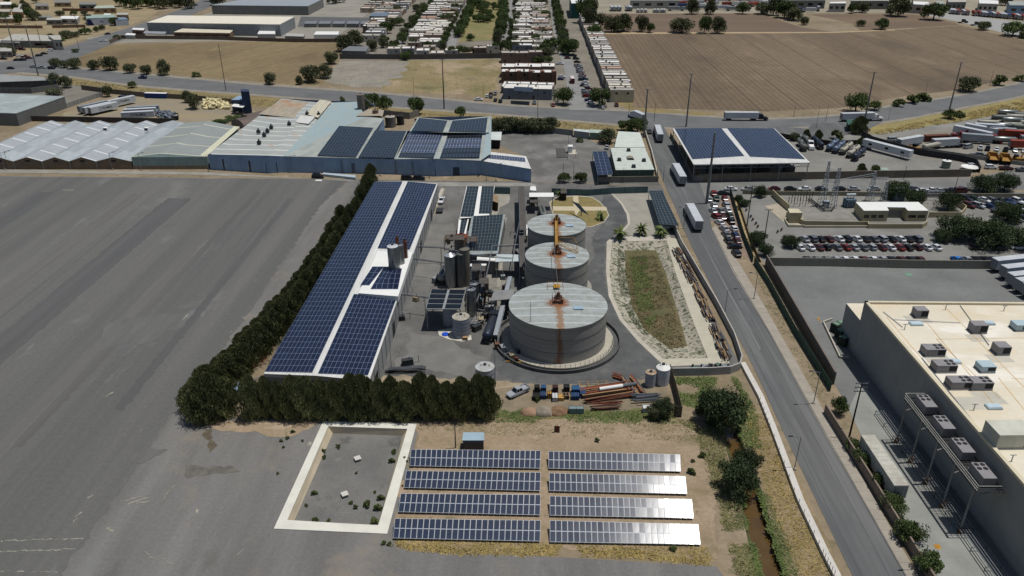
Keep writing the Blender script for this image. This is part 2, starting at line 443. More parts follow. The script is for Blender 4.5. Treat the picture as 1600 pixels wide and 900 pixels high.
def cut_sheet(o, hole):
 pts = [v.co for v in o.data.vertices]
 n = len(pts)
 vin = [Vector((p.x, p.y)) for p in pts]; es = [(i, (i + 1) % n) for i in range(n)]
 poly = [(p.x, p.y) for p in pts]; z = pts[0].z; b = len(vin); m = len(hole)
 vin += [Vector((p[0], p[1])) for p in hole]; es += [(b + i, b + (i + 1) % m) for i in range(m)]
 vo, eo, fo, *_ = delaunay_2d_cdt(vin, es, [], 0, 1e-4)
 mb = MB(); keep = []
 for f in fo:
  cx = sum(vo[i].x for i in f) / len(f); cy = sum(vo[i].y for i in f) / len(f)
  if in_poly(cx, cy, poly) and not in_poly(cx, cy, hole): keep.append(tuple(f))
 mb._add([(v.x, v.y, z) for v in vo], keep)
 me = o.data; nm = o.name
 t = mb.build('tmp_sheet', me.materials[0]); o.data = t.data; bpy.data.objects.remove(t)
 o.data.name = nm
 for p in o.data.polygons:
  if p.normal.z < 0: p.flip()
cut_sheet(fy, holes[1])
cut_sheet(bpy.data.objects['gravel_field'], holes[0])
YARDL = mat('worn_concrete_yard', (138, 136, 130), var=.18, scale=.06, fine=.1, detail=9)
ground('north_yard', [(755, 198), (868, 200), (955, 232), (1030, 285), (1033, 291), (832, 283), (822, 245), (775, 225)], .035, mat('pale_asphalt', (128, 127, 123), var=.25, scale=.05, fine=.1, detail=9, st=(((84, 83, 82), .045, .47, .6, .7, 1, 1), ((150, 147, 140), .1, .6, .7, .6, 1, 1))))
def poly_hole_sheet(name, poly, z, m): return ground(name, poly, z, m)
APR = mat('apron_concrete', (158, 154, 143), var=.1, scale=.2, fine=.08)
ground('concrete_apron', [(957, 303), (1016, 302), (1042, 348), (1048, 372), (1044, 376), (1000, 370), (968, 366), (983, 350), (981, 335), (972, 318)], .05, APR)
ground('kerb_strip', [(955, 303), (957.5, 303), (973, 318), (983, 335), (985, 350), (970, 367), (966, 367), (981, 350), (979, 335), (970, 319)], .1, CONC)
ground('pond_verge', [(948, 378), (955, 372), (1001, 368), (1044, 371), (1052, 378), (1042, 376), (956, 378), (952, 425), (957, 462), (972, 497), (1003, 532), (1037, 561), (1030, 565), (996, 533), (968, 500), (951, 463), (947, 425)], .07, CONC)
ground('concrete_path', [(1044, 371), (1062, 374), (1078, 425), (1110, 500), (1140, 568), (1040, 573), (1030, 565), (1037, 561), (1106, 560), (1082, 500), (1055, 425), (1042, 376)], .06, mat('path_concrete', (190, 184, 166), var=.08, scale=.3, fine=.06))
ground('concrete_pad', [(686, 448), (738, 440), (760, 440), (764, 470), (752, 500), (700, 520), (690, 500)], .05, mat('worn_pad', (150, 146, 134), rgb2=(112, 110, 104), scale=.25, fine=.15), rag=.5)
ground('concrete_pad', [(744, 405), (782, 405), (792, 450), (780, 480), (748, 455)], .052, MATS['worn_pad'], rag=.5)
ground('concrete_strip', [(787, 340), (792, 340), (779, 400), (774, 400)], .053, MATS['apron_concrete'])
ground('concrete_strip', [(782, 405), (786, 405), (782, 448), (776, 448)], .053, MATS['apron_concrete'])
ground('worn_asphalt', [(664, 350), (712, 350), (704, 430), (640, 440)], .045, mat('worn_asphalt', (126, 124, 119), rgb2=(108, 107, 104), scale=.2, fine=.12, detail=9), rag=1.2)
ground('worn_asphalt', [(640, 520), (700, 530), (760, 560), (720, 585), (620, 575)], .045, MATS['worn_asphalt'], rag=1.2)
ground('yard_shoulder', [(600, 586), (700, 592), (780, 596), (850, 601), (850, 606), (770, 606), (590, 600)], .046, MATS['sandy_soil'] if 'sandy_soil' in MATS else mat('shoulder_soil', (158, 144, 120), var=.2, fine=.2), rag=.8)
ground('hall_kerb_strip', [(690, 292), (696, 296), (628, 452), (618, 500), (596, 580), (588, 580), (622, 470)], .055, mat('kerb_tan', (172, 160, 134), rgb2=(128, 122, 110), scale=.6, fine=.15), rag=.3)
ground('loop_asphalt', [(943, 304), (955, 306), (970, 319), (979, 336), (979, 350), (962, 366), (946, 378), (944, 425), (950, 464), (967, 501), (996, 535), (1028, 566), (1036, 575), (1000, 590), (950, 598), (860, 600), (800, 594), (770, 578), (764, 560), (790, 500), (900, 440), (930, 400), (925, 372), (948, 340), (940, 318)], .047, mat('dark_loop_asphalt', (90, 91, 91), var=.2, scale=.15, fine=.12, detail=9, k=.85, st=(((112, 111, 108), .2, .56, .68, .6, 1, 1), ((66, 67, 68), .12, .54, .66, .6, 1, 1))), rag=.5)
LAWN = mat('dry_lawn', (146, 128, 82), rgb2=(118, 112, 70), scale=.4, fine=.2)
oval = [(868, 309), (900, 306), (925, 308), (938, 316), (948, 328), (952, 337), (944, 348), (925, 355), (912, 356), (880, 352), (868, 345), (862, 330), (858, 317)]
ground('lawn_kerb', oval, .12, CONC)
cxs = sum(p[0] for p in oval) / len(oval); cys = sum(p[1] for p in oval) / len(oval)
ground('lawn', [(cxs + (x - cxs) * .965, cys + (y - cys) * .955) for x, y in oval], .16, LAWN)
PATHC = mat('paving', (196, 184, 156), var=.06, scale=1, fine=.08)
ground('lawn_path', [(862, 323), (947, 324), (949, 330), (864, 330)], .2, PATHC)
ground('lawn_path', [(895, 307), (903.5, 307), (905, 330), (900, 338), (897, 330)], .204, PATHC)
ROADP_L = [(1006, 196), (1012, 215), (1028, 262), (1040, 292), (1058, 332), (1068, 358), (1100, 425), (1175, 570), (1224, 675), (1332, 900), (1366, 970)]
ROADP_R = [(1036, 196), (1047, 215), (1068, 250), (1093, 287), (1108, 330), (1114, 360), (1147, 425), (1202, 519), (1288, 675), (1415, 900), (1455, 970)]
ribbon('street', ROADP_L, ROADP_R, .05, ROAD, n=6)
ground('side_street', [(1062, 300), (1090, 284), (1130, 283.5), (1200, 282.5), (1330, 280), (1520, 277.5), (1600, 262), (1800, 235), (1800, 330), (1640, 300), (1600, 297), (1500, 298), (1300, 299.5), (1185, 300.5), (1165, 303), (1128, 310), (1115, 345), (1105, 345)], .045, mat('side_asphalt', (122, 123, 120), var=.14, scale=.1, fine=.1))
ground('pavement', [(1112, 358), (1118, 352), (1142, 390), (1166, 430), (1202, 492), (1290, 648), (1306, 675), (1431, 895), (1475, 970), (1457, 970), (1413, 897), (1286, 675), (1200, 517), (1146, 427)], .13, blocks_mat('pavement_concrete', (164, 156, 143), 40, 2.4, var=.1, scale=.3, fine=.1))
mbk = MB()
for a, b in zip(ROADP_R[5:], ROADP_R[6:]):
 a, b = P(*a), P(*b); d = (b - a).normalized(); n = Vector((-d.y, d.x, 0)) * .12
 mbk.prism([(q.x, q.y) for q in (a + n, b + n, b - n, a - n)], 0, .16)
tag(mbk.build('kerb', mat('kerb_concrete', (120, 118, 112))), kind='structure')
TRK = mat('tyre_track', (116, 118, 118), var=.2, scale=.2, fine=.12, stretch=(1, .05, 1))
def lerp2(a, b, t): return (a[0] + (b[0] - a[0]) * t, a[1] + (b[1] - a[1]) * t)
for t0, t1 in ((.44, .5),):
 ribbon('tyre_track', [lerp2(a, b, t0) for a, b in zip(ROADP_L[3:8], ROADP_R[3:8])], [lerp2(a, b, t1) for a, b in zip(ROADP_L[3:8], ROADP_R[3:8])], .056, TRK, n=6)
SEAM = mat('crack_seal', (82, 84, 85), var=.2, scale=1)
for t0 in (.17, .69):
 ribbon('road_seam', [lerp2(a, b, t0) for a, b in zip(ROADP_L[4:], ROADP_R[4:])], [lerp2(a, b, t0 + .012) for a, b in zip(ROADP_L[4:], ROADP_R[4:])], .06, SEAM, n=6)
ground('car_park', [(1192, 410), (1175, 372), (1163, 335), (1154, 308), (1160, 303), (1600, 300), (1800, 303), (1800, 412), (1700, 412), (1200, 410)], .03, mat('car_park_asphalt', (132, 131, 126), var=.15, scale=.1, fine=.1, detail=9))
ground('roadside_strip', [(1116, 312), (1140, 303), (1150, 335), (1160, 372), (1175, 410), (1165, 404), (1146, 388), (1119, 350)], .035, mat('brown_paving', (142, 124, 108), var=.2, scale=.3, fine=.15))
ground('compound_yard', [(1200, 412), (1900, 412), (1900, 1000), (1500, 1000), (1446, 890), (1328, 640), (1305, 602), (1203, 425)], .03, mat('compound_asphalt', (122, 124, 122), var=.14, scale=.06, fine=.1, detail=9))
ground('concrete_drive', [(1326, 640), (1345, 598), (1400, 660), (1480, 780), (1600, 960), (1500, 1000), (1446, 890)], .05, mat('drive_concrete', (148, 150, 144), var=.14, scale=.12, fine=.08))
ground('tank_yard', [(1092, 198), (1250, 205), (1345, 208), (1405, 232), (1530, 262), (1512, 277), (1095, 284)], .02, YARDL)
ground('truck_yard', [(1400, 242), (1380, 228), (1350, 212), (1480, 192), (1600, 178), (1900, 150), (1900, 262), (1620, 262), (1540, 262)], .025, mat('truck_yard_ground', (138, 134, 124), var=.15, scale=.08, fine=.12))
HW_T = [(-60, 92), (50, 102), (112, 107), (200, 115), (300, 124), (400, 133), (500, 140), (600, 147.5), (700, 157), (800, 166), (900, 171), (1000, 175.5), (1100, 183), (1200, 187), (1310, 181), (1400, 165.5), (1500, 150), (1600, 129), (1720, 98)]
HW_B = [(-60, 104), (50, 114), (112, 119), (200, 131), (300, 140), (400, 147), (500, 155), (600, 165), (700, 172), (800, 179), (900, 188), (1000, 196), (1100, 201), (1200, 200), (1310, 195), (1400, 187), (1500, 168), (1600, 148), (1720, 112)]
def off(pl, d): return [(x, y + d) for x, y in pl]
ribbon('highway_shoulder', off(HW_T, -3), off(HW_B, 3), .03, mat('shoulder', (146, 140, 128), var=.15, scale=.2, fine=.1), n=8)
ribbon('highway', HW_T, HW_B, .06, HWAY, n=8)
ribbon('avenue', [(-200, 108), (0, 97), (55, 87), (100, 74), (170, 53), (230, 34), (290, 11), (320, -3), (340, -14)], [(-200, 130), (0, 116), (90, 104), (122, 90), (180, 67), (245, 42), (310, 19), (350, 0), (372, -12)], .07, HWAY, n=8)
ground('junction', [(1270, 193), (1380, 190), (1350, 205), (1310, 214), (1290, 208), (1262, 201)], .065, ROAD)
ground('slip_road', [(1200, 198), (1250, 200), (1290, 206), (1330, 222), (1300, 222), (1250, 213), (1205, 206)], .068, ROAD)
DRYG = mat('dry_grass_ground', (146, 130, 88), rgb2=(122, 110, 76), scale=.12, fine=.25, detail=9)
ribbon('verge', [(112, 122), (300, 143), (400, 150), (600, 168), (800, 182), (1000, 199)], [(112, 135), (300, 158), (400, 166), (600, 182), (800, 196), (960, 212)], .02, DRYG)
ribbon('verge', [(1360, 200), (1400, 190), (1500, 172), (1600, 152), (1760, 120)], [(1360, 222), (1400, 212), (1500, 198), (1600, 182), (1760, 150)], .02, mat('yellow_verge', (156, 142, 86), rgb2=(128, 120, 84), scale=.15, fine=.25))
ribbon('lane', [(1360, 211), (1400, 207), (1500, 190), (1600, 172), (1760, 140)], [(1360, 216), (1400, 214), (1500, 196), (1600, 178), (1760, 147)], .04, YARDL)
def field_mat(name, c1, c2, pitch, tram, rot=GA, amt=.18):
 m = mat(name, c1, rgb2=c2, scale=.012, fine=.2, stretch=(1, .25, 1, rot), detail=10, thr=(.3, .7), st=((tuple(int(v * .8) for v in c2), .02, .55, .66, .5, 1, .5), (tuple(int(v * 1.1) for v in c1), .05, .58, .7, .5, 1, .3)))
 t = m.node_tree; out, b = base_out(m)
 tc = t.nodes.new('ShaderNodeTexCoord'); mp = t.nodes.new('ShaderNodeMapping'); mp.inputs['Rotation'].default_value = (0, 0, rot)
 t.links.new(tc.outputs['Object'], mp.inputs[0]); sp = t.nodes.new('ShaderNodeSeparateXYZ'); t.links.new(mp.outputs[0], sp.inputs[0])
 n = t.nodes.new('ShaderNodeTexNoise'); n.inputs['Scale'].default_value = .05; t.links.new(tc.outputs['Object'], n.inputs['Vector'])
 x = math_node(t, 'MULTIPLY_ADD', n.outputs['Fac'], .6, sp.outputs[0])
 ph = math_node(t, 'FRACT', math_node(t, 'MULTIPLY', x, 1 / pitch))
 ln = math_node(t, 'LESS_THAN', ph, .45)
 out = mixc(t, math_node(t, 'MULTIPLY', ln, amt), out, (.05, .035, .025, 1))
 p2 = math_node(t, 'FRACT', math_node(t, 'MULTIPLY', x, 1 / tram)); l2 = math_node(t, 'LESS_THAN', p2, 1.1 / tram)
 out = mixc(t, math_node(t, 'MULTIPLY', l2, .5), out, (.06, .042, .03, 1))
 t.links.new(out, b.inputs['Base Color'])
 return m
BF = field_mat('ploughed_soil', (132, 115, 93), (102, 88, 70), 3.2, 23, amt=.25)
ground('ploughed_field', [(933, 54), (1300, 51), (1398, 47), (1500, 40), (1602, 64), (1800, 88), (1760, 92), (1600, 118), (1500, 140), (1400, 152), (1310, 169), (1200, 174), (1080, 171), (985, 168), (968, 140), (948, 100)], .03, BF)
ground('far_field', [(918, 22), (1185, 21), (1250, 42), (1300, 50), (931, 50)], .03, mat('far_soil', (120, 102, 84), rgb2=(98, 84, 70), scale=.02, stretch=(.2, 1.5, 1), detail=8))
ground('far_field', [(1262, 22), (1425, 22), (1492, 36), (1500, 39), (1398, 45), (1345, 48), (1330, 36)], .031, mat('far_soil_east', (126, 108, 88), rgb2=(104, 88, 72), scale=.02, stretch=(.2, 1.5, 1), detail=8))
ground('field_track', [(931, 50.6), (1300, 50), (1398, 46), (1398, 47.5), (1300, 51.6), (931, 53.5)], .05, mat('track_dirt', (176, 156, 122), var=.1, scale=.1))
ground('field_margin', [(930, 54), (936, 54), (952, 100), (972, 140), (990, 168), (1120, 177), (1120, 181), (985, 174), (962, 158), (940, 100)], .04, DRYG, rag=3)
LF = field_mat('stubble_soil', (144, 128, 94), (120, 104, 76), 4.5, 27, rot=.42, amt=.2)
ground('stubble_field', [(172, 70), (330, 66), (527, 65), (536, 80), (520, 100), (505, 132), (470, 133), (300, 119), (135, 106), (100, 100), (125, 88)], .03, LF)
ground('vacant_lot', [(532, 95), (640, 96), (632, 112), (600, 138), (520, 133), (508, 128)], .035, mat('lot_gravel', (146, 140, 128), var=.12, scale=.08, fine=.15), rag=4)
ground('vacant_lot', [(636, 94), (782, 93), (780, 120), (772, 150), (700, 148), (600, 142), (604, 136), (634, 110)], .033, mat('lot_dry_grass', (150, 134, 100), rgb2=(126, 116, 78), scale=.04, fine=.25, detail=9, st=(((172, 152, 128), .035, .52, .6, .7, 1, .6), ((96, 96, 60), .05, .56, .66, .7, 1, 1), ((120, 108, 92), .15, .6, .7, .6, 1, 1))), rag=4)
ground('township_ground', [(300, -20), (930, -20), (930, 30), (948, 90), (975, 172), (780, 160), (783, 93), (535, 95), (525, 62), (455, 48), (455, 25), (370, 20)], .022, mat('township_concrete', (140, 134, 122), rgb2=(118, 112, 100), scale=.05, fine=.15))
STR = mat('street_concrete', (140, 140, 138), var=.12, scale=.1, fine=.08)
for k, (a, b) in enumerate((([(597, 92), (618, 68), (640, 44), (662, 14), (672, -10)], [(612, 92), (632, 68), (652, 44), (672, 14), (681, -10)]),
    ([(692, 72), (703, 52), (718, 26), (735, -10)], [(712, 72), (717, 52), (728, 26), (742, -10)]),
    ([(783, 70), (788, 50), (794, 20), (800, -10)], [(798, 70), (800, 50), (803, 20), (808, -10)]),
    ([(890, 172), (886, 140), (882, 110), (868, 66), (862, 30), (858, -10)], [(938, 172), (912, 140), (902, 110), (880, 66), (871, 30), (865, -10)]))):
 ribbon('township_street', a, b, .06 + .002 * k, STR, n=5)
ground('park_lawn', [(716, 66), (733, 30), (745, 0), (785, 0), (780, 62)], .05, mat('park_ground', (146, 128, 92), rgb2=(110, 116, 66), scale=.05, fine=.2))
ground('pond_of_dirt', [(60, -20), (300, -20), (230, 30), (110, 68), (0, 92), (-300, 100), (-300, -20)], .021, mat('village_ground', (162, 146, 118), rgb2=(136, 124, 92), scale=.05, fine=.2, detail=9))
bpy.data.objects['pond_of_dirt'].name = 'village_ground'
ground('hall_forecourt', [(130, 60), (240, 42), (360, 12), (500, -12), (620, -12), (520, 62), (330, 64), (175, 67)], .024, mat('forecourt', (150, 146, 136), var=.12, scale=.05, fine=.1))
ground('lorry_park', [(915, -20), (1800, -20), (1800, 84), (1602, 60), (1492, 33), (1425, 20), (915, 21)], .022, mat('lorry_park_ground', (162, 154, 134), rgb2=(134, 128, 114), scale=.05, fine=.12))
ground('works_yard', [(60, 190), (105, 178), (200, 140), (300, 156), (400, 165), (400, 195), (280, 192), (60, 190)], .021, mat('works_ground', (156, 142, 112), rgb2=(138, 130, 116), scale=.06, fine=.15), rag=4)
ground('west_yard', [(-300, 118), (60, 124), (165, 140), (110, 165), (-300, 210)], .023, mat('west_ground', (134, 130, 120), rgb2=(112, 108, 98), scale=.06, fine=.15))
ground('sandy_soil', [(648, 656), (1060, 655), (1090, 690), (1112, 760), (1120, 880), (1000, 860), (860, 856), (700, 852), (618, 846), (613, 836), (653, 664)], .045, mat('sandy_soil', (168, 148, 126), rgb2=(140, 124, 98), scale=.09, fine=.2, detail=10, bump=.5, bscale=1.5, st=(((118, 110, 80), .13, .55, .66, .75, 1, 1.4), ((186, 168, 146), .2, .58, .7, .7, .4, 1.6), ((98, 94, 70), .5, .62, .7, .6, 1, 1))), rag=1.2)
ground('weedy_strip', [(770, 640), (1050, 640), (1060, 655), (1050, 664), (780, 662)], .03, mat('weeds_ground', (104, 106, 66), rgb2=(126, 110, 78), scale=.2, fine=.3), rag=1.2)
ground('ditch_bank', [(775, 661), (1055, 662), (1060, 672), (780, 670)], .035, mat('ditch_soil', (98, 90, 76), rgb2=(70, 66, 52), scale=.5, fine=.3), rag=1)
ground('scrapyard_ground', [(770, 604), (850, 601), (960, 599), (1040, 588), (1050, 640), (770, 642)], .036, mat('scrapyard_soil', (146, 132, 110), rgb2=(116, 106, 88), scale=.25, fine=.25), rag=1.2)
ground('bank_earth', [(1100, 600), (1195, 640), (1245, 740), (1318, 900), (1350, 980), (1266, 990), (1234, 900), (1210, 830), (1192, 765), (1172, 720), (1158, 672), (1152, 640)], .016, mat('bank_earth', (156, 136, 110), rgb2=(126, 114, 84), scale=.12, fine=.25, detail=9, st=(((104, 96, 64), .2, .52, .64, .7, 1, 1), ((178, 160, 136), .3, .6, .7, .6, 1, 1))))
ground('sandy_patch', [(296, 664), (300, 655), (503, 657), (494, 674), (450, 683), (410, 676), (350, 672)], .046, bpy.data.materials['sandy_soil'], rag=1.6)
SP = [mat('graded_gravel_%d' % k, c, var=.12, scale=.2, fine=.14, stretch=(1, .05, 1, GA), detail=9, k=.85) for k, c in enumerate([(102, 101, 98), (90, 90, 90), (97, 96, 94)])]
for k, (x0, x1, yt, yb, wd, m) in enumerate(((158, 172, 302, 700, 5, 0), (205, 225, 303, 760, 7, 0), (60, 84, 300, 520, 6, 1), (118, 128, 303, 600, 4, 0), (262, 300, 310, 900, 9, 1), (352, 366, 330, 900, 4, 0), (398, 408, 300, 700, 3, 2), (-60, -30, 320, 500, 9, 0), (450, 460, 310, 640, 3, 1), (20, 34, 305, 480, 4, 0))):
 a, b = P(x0, yt), P(x1, yt); L = a.y - P(0, yb).y
 q = [(a.x, a.y), (b.x, b.y), (b.x - GA * L, b.y - L), (a.x - GA * L, a.y - L)]
 ground('graded_stripe', q, .0425 + .0015 * k, SP[m], pix=False, rag=.4)
DUST = mat('dust_patch', (106, 105, 101), rgb2=(92, 93, 92), scale=.35, fine=.15, stretch=(1, .2, 1, GA), k=.85)
ground('dust_patch', [(168, 504), (225, 495), (262, 490), (292, 498), (284, 514), (250, 526), (214, 540), (180, 574), (172, 568), (196, 534), (160, 545), (146, 560), (158, 532)], .062, DUST, rag=1.3)
ground('dust_patch', [(254, 352), (290, 338), (286, 350), (262, 356)], .062, DUST, rag=1.5); ground('dust_patch', [(205, 712), (232, 698), (262, 704), (240, 716), (222, 726), (206, 724)], .063, MATS['graded_gravel_0'], rag=.8)
STN = mat('oil_stain', (96, 88, 72), var=.2, scale=1, fine=.2, k=.85)
ground('stain', [(318, 672), (328, 670), (332, 684), (340, 694), (330, 705), (322, 700), (326, 690), (318, 682)], .05, STN, rag=.6); ground('stain', [(290, 730), (370, 727), (376, 736), (330, 742), (292, 745)], .05, mat('faint_stain', (106, 103, 96), var=.2, scale=.6, fine=.2, k=.85), rag=.9)
SCR = mat('lime_scrape', (150, 148, 134), var=.2, scale=1, k=.85)
for (x0, y0, x1, y1, w_) in ((0, 846, 130, 842, .18), (0, 862, 118, 858, .18), (196, 782, 225, 775, .25), (200, 788, 236, 776, .3), (214, 787, 236, 784, .2), (254, 783, 272, 758, .12), (222, 861, 246, 875, .15), (246, 868, 266, 882, .15), (166, 826, 176, 830, .5), (120, 807, 128, 800, .3), (114, 816, 121, 810, .3), (138, 778, 146, 774, .25), (165, 620, 176, 613, .3), (286, 500, 294, 492, .3), (372, 866, 380, 860, .2), (346, 680, 360, 678, .25), (98, 297, 116, 297.4, .5), (0, 893, 90, 894, .12)):
 a, b = P(x0, y0), P(x1, y1); e = (b - a).normalized(); s = Vector((-e.y, e.x, 0)) * w_ * .5
 ground('scrape_mark', [((a + s).x, (a + s).y), ((b + s).x, (b + s).y), ((b - s).x, (b - s).y), ((a - s).x, (a - s).y)], .07, SCR, pix=False, rag=.25)
# pits
def pit(name_w, name_f, outer_px, inner_px, depth, mw, mf, uneven=0):
 a = [P(x, y) for x, y in outer_px]; b = [P(x, y, -depth) for x, y in inner_px]
 mb = MB(); n = len(a)
 for i in range(n):
  j = (i + 1) % n
  mb.quad(b[i], b[j], a[j], a[i])
 o = tag(mb.build(name_w, mw), kind='structure')
 mb = MB()
 vs, es, fs, *_ = delaunay_2d_cdt([Vector((p.x, p.y)) for p in b], [], [list(range(n))], 1, 1e-4)
 mb._add([(v.x, v.y, -depth) for v in vs], [tuple(f) for f in fs])
 f = tag(mb.build(name_f, mf), kind='structure')
 for p in f.data.polygons:
  if p.normal.z < 0: p.flip()
 return o, f
pit('basin_wall', 'basin_floor', BASIN_IN, [(520, 677), (629, 681), (590, 820), (459, 815)], 1.5,
 mat('basin_lining', (206, 192, 166), var=.08, scale=.3, fine=.06), mat('basin_gravel', (124, 122, 118), rgb2=(104, 104, 102), scale=.14, fine=.16, bump=.4, bscale=3, st=(((84, 84, 82), .14, .58, .64, .7, 1, 1), ((140, 136, 126), .3, .62, .72, .5, 1, 1))))
ro = [P(*p) for p in [(505, 659), (651, 663), (605, 835), (428, 827)]]; ri = [P(*p) for p in BASIN_IN]
mb = MB()
for i in range(4):
 j = (i + 1) % 4
 up = Vector((0, 0, .16))
 mb.quad(ri[i] + up, ri[j] + up, ro[j] + up, ro[i] + up)
 mb.quad(ro[j] + up, ro[j], ro[i], ro[i] + up); mb.quad(ri[i] + up, ri[i] - up, ri[j] - up, ri[j] + up)
tag(mb.build('basin_rim', mat('rim_concrete', (222, 220, 208), var=.07, scale=.3, fine=.06)), kind='structure')
pit('pond_bank', 'pond_floor', POND_OUT, [(977, 391), (1025, 391), (1040, 425), (1060, 490), (1074, 541), (1046, 545), (1007, 515), (988, 480), (982, 450), (977, 425)], 1.4,
 mat('riprap', (172, 166, 150), rgb2=(78, 86, 60), scale=1.1, fine=.35, detail=10, thr=(.4, .52)), mat('pond_weeds', (118, 104, 76), rgb2=(78, 84, 50), scale=.16, fine=.35, detail=10))
def loft(name, A, B, za, zb, m):
 a = [P(x, y) + Vector((0, 0, za)) for x, y in A]; b = [P(x, y, zb) for x, y in B]
 mb = MB()
 for i in range(len(a) - 1):
  mb.quad(a[i], b[i], b[i + 1], a[i + 1])
 return tag(mb.build(name, m), kind='structure')
WL = [(x + 6, y) for x, y in CAN_L]; WR = [(x - 8, y) for x, y in CAN_R]
BANK = mat('canal_bank_soil', (96, 98, 56), rgb2=(70, 62, 44), scale=.4, fine=.3)
loft('canal_bank', CAN_L, WL, 0, -1.3, BANK); loft('canal_bank', CAN_R, WR, 0, -1.3, BANK)
wm = mat('muddy_water', (92, 72, 42), rough=.12, var=.12, scale=.3, spec=.5)
ww = MB(); a = [P(x - 3, y, -1.1) for x, y in WL]; b = [P(x + 3, y, -1.1) for x, y in WR]
for i in range(len(a) - 1): ww.quad(a[i], b[i], b[i + 1], a[i + 1])
tag(ww.build('water', wm), kind='structure')
cb_ = MB()
for (A, B) in ((0, 0),):
 p = [P(*CAN_L[0]), P(*CAN_R[0]), P(*CAN_R[0]) - Vector((0, 0, 1.5)), P(*CAN_L[0]) - Vector((0, 0, 1.5))]; cb_.quad(*p)
tag(cb_.build('canal_end', BANK), kind='structure')
loft('ditch_side', DIT_L, [(x + 1, y) for x, y in DIT_L], 0, -1.2, CONC2); loft('ditch_side', DIT_R, [(x - 1, y) for x, y in DIT_R], 0, -1.2, CONC2)
dd = MB(); a = [P(x, y, -1.2) for x, y in DIT_L]; b = [P(x, y, -1.2) for x, y in DIT_R]
for i in range(len(a) - 1): dd.quad(a[i], b[i], b[i + 1], a[i + 1])
tag(dd.build('ditch_floor', mat('ditch_concrete', (170, 150, 108), var=.15, scale=.5)), kind='structure')
# prototypes
PROTO = []
def proto(o):
 PROTO.append(o); return o
def sub_purge():
 for o in PROTO:
  for k in list(o.children):
   for g in list(k.children): bpy.data.objects.remove(g)
   bpy.data.objects.remove(k)
  bpy.data.objects.remove(o)
CARCOL = dict(white=(226, 228, 230), silver=(168, 172, 176), grey=(104, 108, 114), black=(34, 35, 38), blue=(44, 58, 100), red=(122, 36, 34), green=(60, 74, 58), beige=(176, 166, 146), maroon=(84, 34, 36))
CARM = {k: mat('car_paint_' + k, v, rough=.25, metal=.1, var=.04, spec=.5) for k, v in CARCOL.items()}
CARM['azure'] = mat('car_paint_azure', (40, 120, 200), rough=.25, var=.04)
TAIL = mat('tail_light', (150, 20, 20), rough=.3); HEAD = mat('head_light', (225, 225, 220), rough=.2)
RIM = mat('wheel_rim', (120, 122, 126), rough=.4, metal=.5)
def hull(sections, m=0):
 """sections: (y, zlow, zhigh, halfwidth_low, halfwidth_high)"""
 mb = MB(); vs = []
 for y, zl, zh, wl, wh in sections:
  zm = zl + (zh - zl) * .55
  vs += [(-wl, y, zl), (-max(wl, wh), y, zm), (-wh, y, zh), (wh, y, zh), (max(wl, wh), y, zm), (wl, y, zl)]
 fs = []; n = len(sections)
 for i in range(n - 1):
  for k in range(5):
   a = i * 6 + k; fs.append((a, a + 6, a + 7, a + 1))
 fs.append((5, 4, 3, 2, 1, 0)); e = (n - 1) * 6; fs.append((e, e + 1, e + 2, e + 3, e + 4, e + 5))
 mb._add(vs, fs)
 return mb
CARMESH = {}
